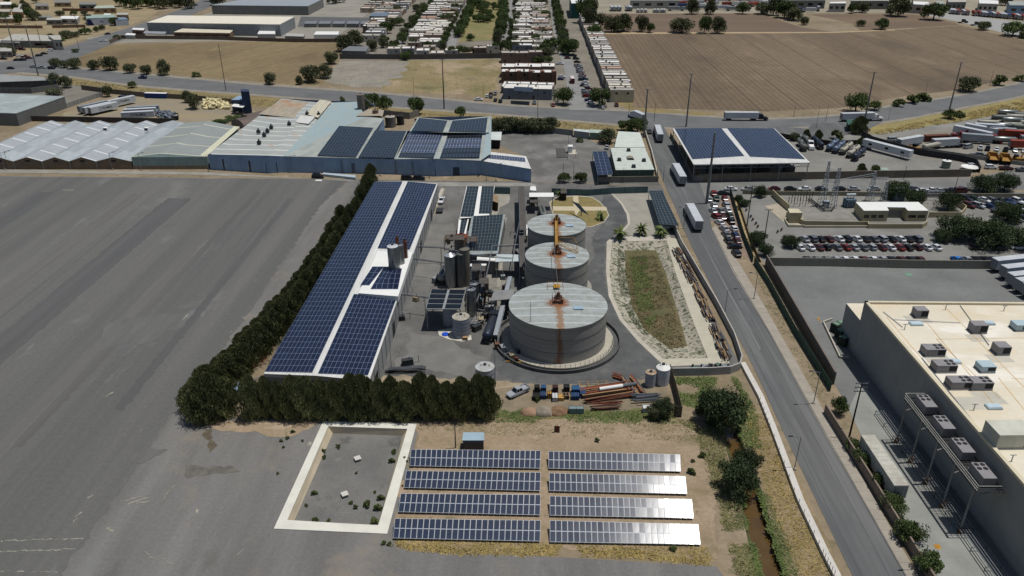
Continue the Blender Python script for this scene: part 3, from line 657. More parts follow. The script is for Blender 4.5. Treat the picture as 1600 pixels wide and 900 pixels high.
def car_kind(kind):
 """parts of one kind of car; nose towards +y"""
 L = {'sedan': 4.6, 'hatchback': 3.9, 'suv': 4.6, 'pickup': 5.4, 'van': 4.9}[kind]; h = L / 2
 if kind == 'sedan':
  b = hull([(-h, .35, .82, .7, .66), (-h + .25, .25, .98, .84, .76), (-.9, .22, 1.0, .9, .8), (.8, .22, .98, .9, .8), (h - .6, .25, .85, .86, .74), (h, .35, .68, .7, .62)])
  cab = [(-1.75, 1.0), (-1.0, 1.42), (.35, 1.44), (1.2, .98)]
 elif kind == 'hatchback':
  b = hull([(-h, .35, .9, .72, .68), (-h + .2, .25, 1.0, .82, .74), (-.6, .22, 1.02, .86, .78), (.9, .22, 1.0, .86, .78), (h - .5, .25, .88, .82, .72), (h, .35, .7, .68, .6)])
  cab = [(-1.8, 1.0), (-1.4, 1.46), (.3, 1.5), (1.15, 1.0)]
 elif kind == 'suv':
  b = hull([(-h, .4, 1.0, .78, .74), (-h + .2, .32, 1.12, .88, .82), (-.6, .3, 1.14, .93, .84), (1.0, .3, 1.1, .93, .84), (h - .5, .32, 1.02, .9, .8), (h, .4, .85, .76, .7)])
  cab = [(-2.15, 1.12), (-1.85, 1.68), (.35, 1.7), (1.15, 1.1)]
 elif kind == 'van':
  b = hull([(-h, .4, 1.2, .85, .82), (-h + .1, .3, 1.3, .93, .88), (1.0, .3, 1.3, .95, .88), (h - .5, .32, 1.1, .92, .82), (h, .4, .85, .8, .72)])
  cab = [(-2.35, 1.28), (-2.25, 1.95), (1.0, 1.95), (1.9, 1.15)]
 else:
  b = hull([(-h, .45, .95, .86, .84), (-.9, .4, 1.0, .92, .88), (1.0, .4, 1.05, .92, .86), (h - .5, .42, .98, .9, .8), (h, .5, .85, .78, .72)])
  cab = [(-.85, 1.02), (-.6, 1.65), (.55, 1.68), (1.2, 1.04)]
 wl, wr = (.78, .6) if kind not in ('suv', 'van') else (.84, .72)
 g = MB(); y0, z0 = cab[0]; y1, z1 = cab[1]; y2, z2 = cab[2]; y3, z3 = cab[3]
 g._add([(-wl, y0, z0), (wl, y0, z0), (wl, y3, z3), (-wl, y3, z3), (-wr, y1, z1), (wr, y1, z1), (wr, y2, z2), (-wr, y2, z2)],
   [(0, 1, 5, 4), (1, 2, 6, 5), (2, 3, 7, 6), (3, 0, 4, 7)])
 b.box(-wr - .03, y1 - .05, z1 - .02, wr + .03, y2 + .03, z2 + .05)
 for sx in (-1, 1):
  for (ya, za, yb, zb) in ((y0, z0, y1, z1), (y3, z3, y2, z2), ((y0 + y3) / 2, z0, (y1 + y2) / 2, z1)):
   b.tube((sx * (wl + .01), ya, za), (sx * (wr + .01), yb, zb), .045, n=4, caps=False)
 if kind == 'pickup':
  for sx in (-1, 1): b.box(sx * .88 - .05, -h + .05, .95, sx * .88 + .05, -.9, 1.25)
  b.box(-.85, -h, .95, .85, -h + .08, 1.25)
 wm_ = MB(); wm_.tube((-.11, 0, 0), (.11, 0, 0), .33, n=12)
 rm_ = MB(); rm_.tube((-.125, 0, 0), (.125, 0, 0), .19, n=8)
 hl = MB(); tl = MB()
 for sx in (-1, 1):
  hl.cbox(sx * .55, h - .06, .66, .3, .14, .13) if sx > 0 else None
  tl.cbox(sx * .6, -h + .04, .8, .24, .14, .14) if sx > 0 else None
 return b, g, wm_, rm_, hl, tl, L
CARP = {}
def car_proto(kind, colr):
 if (kind, colr) in CARP: return CARP[kind, colr]
 if kind not in CARMESH:
  b, g, w_, r_, hl, tl, L = car_kind(kind)
  CARMESH[kind] = dict(b=b, L=L)
  t = thing('car_model', None, None)
  for nm, m_, mm in (('window', g, GLASS), ('wheel', w_, BLACK), ('rim', r_, RIM), ('headlight', hl, HEAD), ('tail_light', tl, TAIL)):
   o = m_.build(nm, mm); CARMESH[kind][nm] = o.data; bpy.data.objects.remove(o)
  bpy.data.objects.remove(t)
 K = CARMESH[kind]; h = K['L'] / 2
 nm = {'sedan': 'car', 'hatchback': 'car', 'suv': 'suv', 'pickup': 'pickup_truck', 'van': 'van'}[kind]
 t = thing(nm, None, nm.replace('_', ' ') if nm != 'suv' else 'SUV')
 K['b'].build('body', CARM[colr], t)
 def part(n, loc=(0, 0, 0), par=t):
  o = bpy.data.objects.new(n, K[n]); C.objects.link(o); o.parent = par; o.location = loc; return o
 part('window')
 ww_ = .8 if kind in ('sedan', 'hatchback') else .86
 for sx in (-1, 1):
  for sy in (-1, 1):
   q = part('wheel', (sx * ww_, sy * (h - .82), .33)); part('rim', (0, 0, 0), q)
  o = part('headlight'); o.location = (0 if sx > 0 else -1.1, 0, 0 if kind != 'suv' else .15)
  o = part('tail_light'); o.location = (0 if sx > 0 else -1.2, 0, 0 if kind != 'suv' else .15)
 proto(t); CARP[kind, colr] = t
 return t
def car(kind, colr, px, py, ang, label, group=None, z=0.05, lite=False, sc=None):
 """ang: heading in degrees from straight away; the car stands at a photo pixel"""
 s = car_proto(kind, colr)
 keep = ('body', 'window', 'wheel') if lite else None
 o = copy_tree(s, P(px, py, 0) + Vector((0, 0, z)), math.radians(-ang), label, sc=(sc,) * 3 if sc else None, keep=keep)
 if group: o['group'] = group
 return o
TR_W = mat('trailer_white', (206, 210, 214), rough=.45, metal=.1, var=.08, scale=.3)
TR_G = mat('trailer_grey', (160, 166, 172), rough=.4, metal=.2, var=.1, scale=.3)
TR_R = mat('trailer_red', (150, 66, 48), rough=.6, var=.12, scale=.3)
TR_B = mat('trailer_blue', (50, 72, 120), rough=.6, var=.12, scale=.3)
TR_SIDE = mat('trailer_door', (150, 152, 156), rough=.4, metal=.3, var=.1)
CAB = {'white': mat('cab_white', (225, 226, 226), rough=.3, var=.03), 'red': mat('cab_red', (130, 40, 36), rough=.3), 'dark': mat('cab_dark', (40, 44, 54), rough=.3), 'blue': mat('cab_blue', (60, 90, 150), rough=.3)}
WHEELM = {}
def lorry_wheel(par, loc, r=.5, w_=.28):
 k = (r, w_)
 if k not in WHEELM:
  m_ = MB(); m_.tube((-w_ / 2, 0, 0), (w_ / 2, 0, 0), r, n=12); o = m_.build('wheel', BLACK); WHEELM[k] = o.data; bpy.data.objects.remove(o)
 o = bpy.data.objects.new('wheel', WHEELM[k]); C.objects.link(o); o.parent = par; o.location = loc
 return o
def trailer_box(t, L=16.1, y0=0, m=TR_W, side=None, roof=None, ribs=False):
 """box trailer, doors at y0, nose at y0+L"""
 b = MB(); b.box(-1.28, y0, 1.15, 1.28, y0 + L, 3.9); b.build('cargo_box', side or m, t)
 r = MB(); r.box(-1.3, y0 - .02, 3.9, 1.3, y0 + L + .02, 4.02)
 for k in range(int(L / 1.2)): r.box(-1.25, y0 + .6 + k * 1.2, 4.02, 1.25, y0 + .66 + k * 1.2, 4.045)
 r.build('roof', roof or m, t)
 d = MB()
 for sx in (-1, 1): d.box(sx * .64 - .6, y0 - .05, 1.25, sx * .64 + .6, y0 - .003, 3.8)
 for x in (-.9, -.35, .35, .9): d.tube((x, y0 - .08, 1.3), (x, y0 - .08, 3.75), .025, n=4)
 d.build('rear_door', TR_SIDE, t)
 u = MB(); u.box(-.5, y0 + .2, .95, .5, y0 + L - .3, 1.15); u.box(-1.2, y0 - .06, .55, 1.2, y0 + .04, .68)
 for sx in (-1, 1):
  u.box(sx * .7 - .06, y0 + .2, .6, sx * .7 + .06, y0 + .3, 1.15); u.box(sx * .9 - .08, y0 + L - 3.6, .1, sx * .9 + .08, y0 + L - 3.4, 1.15)
 u.build('chassis', DSTEEL, t)
 for yy in (1.6, 2.9):
  for sx in (-1, 1): lorry_wheel(t, (sx * 1.05, y0 + yy, .5), w_=.5)
def tractor(t, y0, m, sleeper=True):
 """conventional cab starting at y0 behind the fifth wheel, nose forward"""
 b = hull([(y0 + 1.6, .9, 3.0, 1.15, 1.05), (y0 + 2.0, .8, 3.3, 1.2, 1.1), (y0 + 3.6, .8, 3.2, 1.2, 1.05), (y0 + 4.2, .8, 2.1, 1.2, 1.0), (y0 + 4.4, .8, 1.95, 1.15, .95), (y0 + 6.1, .7, 1.7, 1.05, .85), (y0 + 6.3, .6, 1.5, .95, .75)])
 b.box(-1.22, y0 + 6.2, .4, 1.22, y0 + 6.5, .8)
 b.build('cab', m, t)
 g = MB(); g._add([(-.98, y0 + 4.27, 2.12), (.98, y0 + 4.27, 2.12), (.9, y0 + 3.72, 3.05), (-.9, y0 + 3.72, 3.05)], [(0, 1, 2, 3)])
 for sx in (-1, 1): g.box(sx * 1.2 - .01, y0 + 3.0, 2.15, sx * 1.2 + .01, y0 + 3.8, 2.8)
 g.build('windscreen', GLASS, t)
 c = MB(); c.box(-.45, y0 - 1.6, .7, .45, y0 + 4.5, .95); c.box(-.5, y0 - .8, .95, .5, y0 + .4, 1.1); c.build('chassis', DSTEEL, t)
 for yy in (-1.1, .15, 5.2):
  for sx in (-1, 1): lorry_wheel(t, (sx * 1.05, y0 + yy, .5), w_=.45 if yy < 3 else .28)
 p = MB()
 for sx in (-1, 1): p.tube((sx * 1.15, y0 + 1.5, 1), (sx * 1.15, y0 + 1.5, 3.6), .08, n=6)
 p.build('exhaust', STEEL, t)
def semi(px, py, ang, label, m=TR_W, cab='white', L=16.1, group=None, z=.06, nose=True):
 t = thing('semi_truck', label, 'lorry', P(px, py) + Vector((0, 0, z)), math.radians(-ang), group)
 trailer_box(t, L, 0, m)
 tractor(t, L - 1.6, CAB[cab])
 return t
TRP = {}
def trailer(px, py, ang, label, m=TR_W, L=16.1, group=None, z=.06, world=None):
 key = (m.name, L)
 if key not in TRP:
  t = thing('box_trailer', None, 'trailer'); trailer_box(t, L, 0, m); TRP[key] = proto(t)
 o = copy_tree(TRP[key], world if world is not None else P(px, py) + Vector((0, 0, z)), math.radians(-ang), label)
 if group: o['group'] = group
 return o
TANKS = {'grey': mat('tank_steel', (150, 156, 154), rough=.35, metal=.5, var=.1, scale=.5), 'blue': mat('tank_blue_steel', (120, 136, 158), rough=.35, metal=.4, var=.1), 'dull': mat('tank_dull', (120, 124, 118), rough=.6, metal=.2, var=.15, scale=.6), 'dark': mat('tank_dark', (58, 66, 82), rough=.4, metal=.4), 'cream': mat('tank_cream', (186, 182, 166), rough=.5, var=.08)}
TKP = {}
def tanker(px, py, ang, label, m='grey', cab=None, L=10.5, group=None, twin=False, z=.05):
 key = (m, cab, L, twin)
 if key not in TKP:
  t = thing('tanker_truck' if cab else 'tank_trailer', None, 'tanker')
  seg = [(0, L)] if not twin else [(0, L * .46), (L * .54, L)]
  for a, b in seg:
   s = MB()
   prof = [(.02, a), (.8, a + .08), (1.12, a + .45), (1.12, b - .45), (.8, b - .08), (.02, b)]
   vs = []; n = 18
   for r, y in prof:
    for k in range(n):
     q = 2 * math.pi * k / n; vs.append((r * math.cos(q), y, 2.15 + r * .95 * math.sin(q)))
   fs = [(i * n + k, (i + 1) * n + k, (i + 1) * n + (k + 1) % n, i * n + (k + 1) % n) for i in range(len(prof) - 1) for k in range(n)]
   s._add(vs, fs); s.build('tank', TANKS[m], t, smooth=True)
   h_ = MB(); h_.lathe([(.3, 3.15), (.3, 3.35), (.02, 3.38)], 10, 0, (a + b) / 2); h_.box(-.3, a + .8, 3.15, .3, b - .8, 3.24); h_.build('hatch', DSTEEL, t)
  c = MB(); c.box(-.5, 0, .85, .5, L + (.5 if cab else 0), 1.12); c.box(-1.15, -.1, .5, 1.15, .05, .75); c.box(-1.1, .2, 1.0, 1.1, .5, 1.3); c.box(-1.1, L - .5, 1.0, 1.1, L - .2, 1.3); c.build('chassis', DSTEEL, t)
  for yy in (1.2, 2.4) + ((L - 2.4,) if twin else ()):
   for sx in (-1, 1): lorry_wheel(t, (sx * 1.0, yy, .5), w_=.45)
  if cab: tractor(t, L - 1.2, CAB[cab])
  TKP[key] = proto(t)
 o = copy_tree(TKP[key], P(px, py) + Vector((0, 0, z)), math.radians(-ang), label)
 if group: o['group'] = group
 return o
def leaf_mesh(name, m, seed, kind='round', n=1500, size=.1, lobes=12):
 """crown of unit radius and height (z 0..1) made of many leaf sprays; cached mesh"""
 r = random.Random(seed); V = []; Fc = []
 def card(c, s, up=.35, el=1.0):
  d = Vector((r.gauss(0, 1), r.gauss(0, 1), r.gauss(0, 1) + up)).normalized()
  a = d.orthogonal().normalized(); a = Matrix.Rotation(r.uniform(0, 6.28), 3, d) @ a; b = d.cross(a) * el
  i = len(V)
  V.extend([tuple(c - a * s), tuple(c + b * s * .55), tuple(c + a * s), tuple(c - b * s * .55)]); Fc.append((i, i + 1, i + 2, i + 3))
 if kind == 'round':
  L = []
  for k in range(lobes):
   a = 6.283 * k / lobes * 2.4 + r.uniform(-.4, .4); q = r.uniform(.12, .62); z = r.uniform(.3, .78) if k % 3 else r.uniform(.6, .8)
   L.append((Vector((math.cos(a) * q, math.sin(a) * q, z * (1.05 - q * .35))), r.uniform(.22, .38)))
  for k in range(n):
   c, R = L[r.randrange(len(L))]
   d = Vector((r.gauss(0, 1), r.gauss(0, 1), r.gauss(0, .85))).normalized() * R * (r.random() ** .4)
   p = c + Vector((d.x, d.y, d.z * .8)); card(p, size * r.uniform(.6, 1.3))
 elif kind == 'pine':
  for k in range(n):
   z = r.random() ** .8; R = (1 - z ** 3) ** .55 * (.7 + .3 * min(1, z * 5))
   a = r.uniform(0, 6.283); lump = 1 + .3 * math.sin(a * 3 + z * 9 + seed) + .12 * math.sin(a * 7 - z * 17)
   q = R * lump * (r.random() ** .35) * .95
   c = Vector((math.cos(a) * q, math.sin(a) * q, z * .97 + .02))
   o = Vector((math.cos(a) * .35, math.sin(a) * .35, 1.0)).normalized(); s = size * r.uniform(.7, 1.5)
   t = o.orthogonal().normalized(); t = Matrix.Rotation(r.uniform(0, 3.14), 3, o) @ t
   i = len(V); b0 = c - o * s * .5 * .35
   V.extend([tuple(b0 - t * s * .42), tuple(b0 + t * s * .42), tuple(c + Vector((o.x * s, o.y * s, o.z * s * .6)))]); Fc.append((i, i + 1, i + 2))
   if k % 2 == 0: card(c, s * .7)
 me = bpy.data.meshes.new(name); me.from_pydata(V, [], Fc); me.materials.append(m)
 return me
def stick(name, mb_, m):
 o = mb_.build(name, m); d = o.data; bpy.data.objects.remove(o); return d
tk = MB(); rr = random.Random(3)
tk.tube((0, 0, -.02), (0, 0, .34), .045, .03, n=7)
for k in range(7):
 a = k * .9; tk.tube((0, 0, .16 + .03 * k), (.36 * math.cos(a), .36 * math.sin(a), .5 + .04 * k), .022, .008, n=5)
TRUNK = stick('trunk', tk, BARK)
CROWNS = [leaf_mesh('crown_mesh', LEAF, s, n=3200, size=.055, lobes=18) for s in range(4)]
CROWND = [leaf_mesh('crown_mesh', LEAFD, s + 20, n=3000, size=.055, lobes=17) for s in range(3)]
CROWNT = [leaf_mesh('crown_mesh', LEAFX, s + 60, n=9000, size=.034, lobes=24) for s in range(2)]
BUSHES = [leaf_mesh('crown_mesh', BUSH, s + 40, n=500, size=.13, lobes=7) for s in range(3)]
PINES = [leaf_mesh('crown_mesh', PINE, s + 60, 'pine', n=7000, size=.064) for s in range(5)]
def tree(px, py, r, h, label, kind='round', name='tree', group=None, trunk=True, cat='tree', pos=None):
 loc = pos if pos is not None else P(px, py)
 if kind != 'pine' and name != 'shrub': r *= 1.22; h *= 1.1
 t = thing(name, label, cat, loc, rnd.uniform(0, 6.28), group)
 pool = {'round': CROWNS, 'olive': CROWND, 'bush': BUSHES, 'pine': PINES, 'dense': CROWNT}[kind]
 c = bpy.data.objects.new('crown', rnd.choice(pool)); C.objects.link(c); c.parent = t
 z0 = 0 if kind in ('bush', 'pine') else h * .06
 c.location = (0, 0, z0 - (0 if kind == 'pine' else h * .08)); c.scale = (r, r * rnd.uniform(.88, 1.1), h - z0)
 if trunk:
  k = bpy.data.objects.new('trunk', TRUNK); C.objects.link(k); k.parent = t; k.scale = (max(r, 1) * 1.1, max(r, 1) * 1.1, h)
  k.location = (0, 0, -.02)
 return t
def palm(px, py, h, r, label, group=None):
 t = thing('palm_tree', label, 'palm', P(px, py), rnd.uniform(0, 6), group)
 m_ = MB(); m_.tube((0, 0, 0), (0, 0, h), .28, .22, n=9); m_.build('trunk', BARK, t)
 f = MB(); q = random.Random(int(px))
 for k in range(34):
  a = q.uniform(0, 6.28); el = q.uniform(-.5, 1.2); L = r * q.uniform(.8, 1.1); prev = Vector((0, 0, h)); d = Vector((math.cos(a) * math.cos(el), math.sin(a) * math.cos(el), math.sin(el)))
  s = Vector((-math.sin(a), math.cos(a), 0))
  for i in range(5):
   w0 = r * .16 * (1 - abs(i - 1.5) / 4.5); w1 = r * .16 * (1 - abs(i - .5) / 4.5) if i < 4 else .02
   nx = prev + d * L / 5; d = (d + Vector((0, 0, -.28))).normalized()
   f.quad(prev - s * w0 - Vector((0, 0, w0 * .5)), prev, nx, nx - s * w1 - Vector((0, 0, w1 * .5)))
   f.quad(prev, prev + s * w0 - Vector((0, 0, w0 * .5)), nx + s * w1 - Vector((0, 0, w1 * .5)), nx); prev = nx
 f.build('crown', PALMM, t)
 return t
def pole(pb, pt, label, r=.3, m=None, arms=0, name='utility_pole', group=None, wood=False, px_top=None, metal=False):
 """A pole from its foot pixel to the row of its top"""
 h = hgt(pb[1], pt)
 t = thing(name, label, 'pole' if 'lamp' not in name else 'street lamp', P(*pb), 0, group)
 m_ = MB(); m_.tube((0, 0, 0), (0, 0, h), r, r * .55, n=10); m_.build('shaft', m or POLEC, t)
 if arms:
  for k in range(arms):
   a = MB(); z = h * .985 - k * max(.9, h * .05)
   a.cbox(0, 0, z, 2.4, .12, .14)
   a.build('crossarm', STEEL, t)
   i = MB()
   for x in (-1.1, -.5, .5, 1.1): i.tube((x, 0, z + .07), (x, 0, z + .4), .06, .04, n=6)
   i.build('insulator_rib', mat('insulator', (150, 150, 150), rough=.3), t)
 return t
def lamp(pb, pt, label, side=-1, group='street lamps'):
 h = hgt(pb[1], pt)
 t = thing('street_lamp', label, 'street lamp', P(*pb), 0, group)
 m_ = MB(); m_.tube((0, 0, 0), (0, 0, h), .11, .07, n=8); m_.tube((0, 0, h), (side * 1.6, 0, h + .35), .05, n=6); m_.build('pole', STEEL, t)
 l_ = MB(); l_.cbox(side * 1.9, 0, h + .38, .8, .3, .14); l_.build('lamp_head', DSTEEL, t)
 b_ = MB(); b_.cbox(0, 0, .2, .5, .5, .4); b_.build('base', CONC, t)
 return t
# big tanks
TW = rib_mat('tank_wall_metal', (172, 170, 164), pitch=.32, axis=1, depth=.18, rgb2=(146, 143, 137), rough=.5, metal=.1)
TR_ = mat('tank_roof_metal', (170, 184, 188), rgb2=(150, 150, 140), scale=.5, rough=.45, metal=.2, detail=9, fine=.1)
def tank_roof_mat(i, streak):
 m = mat('tank_roof_metal_%s' % 'abc'[i], (178, 186, 184), rgb2=(156, 158, 150), scale=.5, rough=.5, metal=.2, detail=9, fine=.08)
 t = m.node_tree; out, b = base_out(m)
 tc = t.nodes.new('ShaderNodeTexCoord'); sp = t.nodes.new('ShaderNodeSeparateXYZ'); t.links.new(tc.outputs['Object'], sp.inputs[0])
 n = t.nodes.new('ShaderNodeTexNoise'); n.inputs['Scale'].default_value = 1.2; n.inputs['Detail'].default_value = 8; t.links.new(tc.outputs['Object'], n.inputs['Vector'])
 nf = n.outputs['Fac']
 ph = math_node(t, 'FRACT', math_node(t, 'MULTIPLY', math_node(t, 'ADD', sp.outputs[1], 40.0), 1 / 3.4))
 band = math_node(t, 'MULTIPLY', math_node(t, 'LESS_THAN', ph, .16), .5)
 out = mixc(t, band, out, col((214, 220, 222)))
 r2 = math_node(t, 'SQRT', math_node(t, 'ADD', math_node(t, 'MULTIPLY', sp.outputs[0], sp.outputs[0]), math_node(t, 'MULTIPLY', sp.outputs[1], sp.outputs[1])))
 e = math_node(t, 'ADD', math_node(t, 'MULTIPLY', nf, 2.6), -.9)
 c = math_node(t, 'SUBTRACT', math_node(t, 'ADD', 2.7, e), r2)
 c = math_node(t, 'MULTIPLY', c, .8); 
 mr = t.nodes.new('ShaderNodeClamp'); t.links.new(c, mr.inputs[0]); out = mixc(t, math_node(t, 'MULTIPLY', mr.outputs[0], .92), out, col((140, 86, 50)))
 ax = math_node(t, 'ABSOLUTE', sp.outputs[0])
 d = math_node(t, 'SUBTRACT', math_node(t, 'MULTIPLY_ADD', nf, 2.8, -.4), ax)
 d = math_node(t, 'MULTIPLY', d, 2.2); dc = t.nodes.new('ShaderNodeClamp'); t.links.new(d, dc.inputs[0])
 side = math_node(t, 'LESS_THAN' if streak < 0 else 'GREATER_THAN', sp.outputs[1], 0.0)
 out = mixc(t, math_node(t, 'MULTIPLY', math_node(t, 'MULTIPLY', dc.outputs[0], side), .75), out, col((150, 104, 62)))
 t.links.new(out, b.inputs['Base Color'])
 return m
def tank_wall_mat():
 m = TW; t = m.node_tree; out, b = base_out(m)
 tc = t.nodes.new('ShaderNodeTexCoord'); sp = t.nodes.new('ShaderNodeSeparateXYZ'); t.links.new(tc.outputs['Object'], sp.inputs[0])
 n = t.nodes.new('ShaderNodeTexNoise'); n.inputs['Scale'].default_value = .9; n.inputs['Detail'].default_value = 6
 mp = t.nodes.new('ShaderNodeMapping'); mp.inputs['Scale'].default_value = (1.6, 1, .25); t.links.new(tc.outputs['Object'], mp.inputs[0]); t.links.new(mp.outputs[0], n.inputs['Vector'])
 ax = math_node(t, 'ABSOLUTE', math_node(t, 'ADD', sp.outputs[0], .25))
 d = math_node(t, 'MULTIPLY', math_node(t, 'SUBTRACT', math_node(t, 'MULTIPLY_ADD', n.outputs['Fac'], 3.2, -.5), ax), .9)
 dc = t.nodes.new('ShaderNodeClamp'); t.links.new(d, dc.inputs[0])
 side = math_node(t, 'LESS_THAN', sp.outputs[1], 0.0)
 out = mixc(t, math_node(t, 'MULTIPLY', math_node(t, 'MULTIPLY', dc.outputs[0], side), .8), out, col((132, 82, 42)))
 ph = math_node(t, 'FRACT', math_node(t, 'MULTIPLY', sp.outputs[2], 1 / 2.7))
 out = mixc(t, math_node(t, 'MULTIPLY', math_node(t, 'LESS_THAN', ph, .03), .4), out, (.01, .01, .01, 1))
 t.links.new(out, b.inputs['Base Color'])
tank_wall_mat()
yf = P(872, 571).y; TZ = hgt(571, 513)
YW = mat('walkway_paint', (206, 170, 96), rgb2=(160, 112, 60), scale=1.5, fine=.15)
tanks = []
for i, (cx, yb, yt, lab) in enumerate(((872, 513.5, 442, 'largest steel storage tank with a rust streak down its wall'), (870.5, 419.5, 379, 'middle one of three round storage tanks with yellow gantry'), (869.8, 368.5, 334.5, 'smallest storage tank beside the oval lawn'))):
 z = TZ if i == 0 else TZ * .98
 a, b = P(cx, yb, z).y, P(cx, yt, z).y
 R = (b - a) / 2; cy = (a + b) / 2; X = P(cx, (yb + yt) / 2, z).x
 X = (cx - 800) / F * (cy * CT + (H - z) * ST)
 print('tank', i, 'R', round(R, 2), 'z', round(z, 2), 'X', round(X, 1), 'Y', round(cy, 1), 'px width', 2 * R * F / (cy * CT + (H - z) * ST))
 t = thing('storage_tank', lab, 'tank', (X, cy, 0), 0, 'round storage tanks in the factory yard')
 tanks.append((X, cy, R, z))
 w_ = MB(); w_.lathe([(R, .25), (R, z)], 96); w_.build('wall', TW, t, smooth=True)
 r_ = MB(); r_.lathe([(R + .12, z - .15), (R + .12, z + .05), (R * .55, z + R * .03), (.9, z + R * .05), (.01, z + R * .052)], 96)
 r_.build('roof', tank_roof_mat(i, -1 if i < 2 else -1), t)
 hoop = MB()
 for k in range(1, 3): hoop.lathe([(R + .02, z * k / 3 - .05), (R + .06, z * k / 3), (R + .02, z * k / 3 + .05)], 64)
 hoop.build('hoop', DSTEEL, t)
 mx = MB(); zz = z + R * .05
 for q in range(4):
  a_ = q * 1.57 + .5; mx.tube((math.cos(a_) * 1.3, math.sin(a_) * 1.3, zz - .1), (math.cos(a_) * .7, math.sin(a_) * .7, zz + 1.8), .09, n=5)
 mx.cbox(0, 0, zz + 1.0, 2.2, 1.4, .15); mx.tube((0, 0, zz + 1), (0, 0, zz + 2.6), .45, n=10); mx.tube((-.9, .3, zz + 1.4), (.9, .3, zz + 1.4), .32, n=8); mx.cbox(.8, -.5, zz + .5, .7, .5, .9)
 mx.tube((-1.4, -1, zz), (-1.4, -1, zz + 1.8), .05, n=4); mx.tube((-1.4, 1, zz), (-1.4, 1, zz + 1.8), .05, n=4); mx.tube((-1.4, -1, zz + 1.8), (1.4, -1, zz + 1.8), .05, n=4); mx.tube((-1.4, 1, zz + 1.8), (-1.4, -1, zz + 1.8), .05, n=4)
 mx.build('mixer', mat('mixer_machinery', (92, 80, 74), rgb2=(110, 66, 44), scale=1.5), t)
 hb = MB(); hb.box(R * .3, -R * .3, z + R * .036, R * .3 + 2.2, -R * .3 + 1.6, z + R * .036 + .25); hb.build('hatch', mat('hatch_paint', (160, 184, 200)), t)
X, Y, R, z = tanks[0]
m_ = MB(); m_.lathe([(R + 2.0, .0), (R + 2.0, .55), (R - .3, .56)], 96, X, Y); tag(m_.build('tank_plinth', mat('plinth_concrete', (180, 174, 158), var=.1, scale=.4, fine=.1)), 'pale concrete ring plinth under the largest storage tank', 'plinth')
m_ = MB(); m_.lathe([(R + 3.6, 0), (R + 3.6, .9), (R + 3.35, .9), (R + 3.35, 0)], 96, X, Y)
dk = tag(m_.build('bund_wall', mat('bund_concrete', (92, 92, 90), var=.2, fine=.15)), 'dark curved bund wall around the largest storage tank', 'wall')
rl = MB()
for k in range(72):
 a = 2 * math.pi * k / 72
 if not (2.9 < a < 6.6): continue
 p = (X + (R + 1.9) * math.cos(a), Y + (R + 1.9) * math.sin(a)); rl.tube((*p, .5), (*p, 1.6), .04, n=4)
 a2 = a + 2 * math.pi / 72; p2 = (X + (R + 1.9) * math.cos(a2), Y + (R + 1.9) * math.sin(a2))
 for zz in (1.1, 1.6): rl.tube((*p, zz), (*p2, zz), .03, n=4)
tag(rl.build('railing_frame', STEEL), 'thin steel railing on the plinth of the largest tank', 'railing')
for i in (1, 2):
 X2, Y2, R2, z2 = tanks[i]; m_ = MB(); m_.lathe([(R2 + 1.2, 0), (R2 + 1.2, .3), (R2 - .2, .3)], 72, X2, Y2)
 tag(m_.build('tank_plinth', CONC2), 'low concrete plinth under the %s storage tank' % ('middle', 'smallest')[i - 1], 'plinth')
wk = thing('gantry_walkway', 'yellow rust-stained walkway joining the tops of the storage tanks', 'walkway', (0, 0, 0))
a = Vector((tanks[1][0] - .2, tanks[1][1] - .5, tanks[1][3] + 1.5)); b = Vector((tanks[2][0] - .2, tanks[2][1] + .5, tanks[2][3] + 1.5))
m_ = MB(); n = Vector((1, 0, 0))
m_.quad(a - n * .32, a + n * .32, b + n * .32, b - n * .32); m_.quad(a - n * .32 - Vector((0, 0, .2)), b - n * .32 - Vector((0, 0, .2)), b - n * .32, a - n * .32); m_.quad(b + n * .32 - Vector((0, 0, .2)), a + n * .32 - Vector((0, 0, .2)), a + n * .32, b + n * .32)
m_.build('deck', YW, wk)
m_ = MB()
for s in (-1, 1):
 for zz in (1.1,): m_.tube(a + n * .32 * s + Vector((0, 0, zz)), b + n * .32 * s + Vector((0, 0, zz)), .05, n=4)
 L = (b - a).length
 for k in range(int(L / 2) + 1):
  p = a + (b - a) * (k * 2 / L) + n * .32 * s; m_.tube(p, p + Vector((0, 0, 1.1)), .05, n=4)
m_.build('railing_frame', YELL, wk)
m_ = MB(); X, Y, R, z = tanks[0]
for q in ((-2.2, .62), (1.6, .62), (-2.2, .8), (1.6, .8)): m_.tube((X + q[0], Y + R * q[1], z), (X + q[0], Y + R * q[1], z + 1.3), .05, n=4)
for q in (.62, .8): m_.tube((X - 2.2, Y + R * q, z + 1.3), (X + 1.6, Y + R * q, z + 1.3), .06, n=4)
m_.box(X - .7, Y + R * .62, z + .75, X + .9, Y + R * .8, z + .82)
m_.build('rear_gangway', YELL, wk); m_ = MB(); m_.tube((X + .1, Y + .4, z + 2.6), (X + .3, tanks[1][1] - 1, z + 3.2), .07, n=5); m_.build('pipe', STEEL, wk)
m_ = MB()
for k in range(8):
 for s in (-.5, .5): m_ = MB(); p = a + (b - a) * k / 7 + n * s; m_.tube(p, p - Vector((0, 0, 1.1)), .08, n=5); m_.build('strut', YELL, wk)
X, Y, R, z = tanks[1]; p = Vector((X + 3.6, Y - 2.6, z + .5))
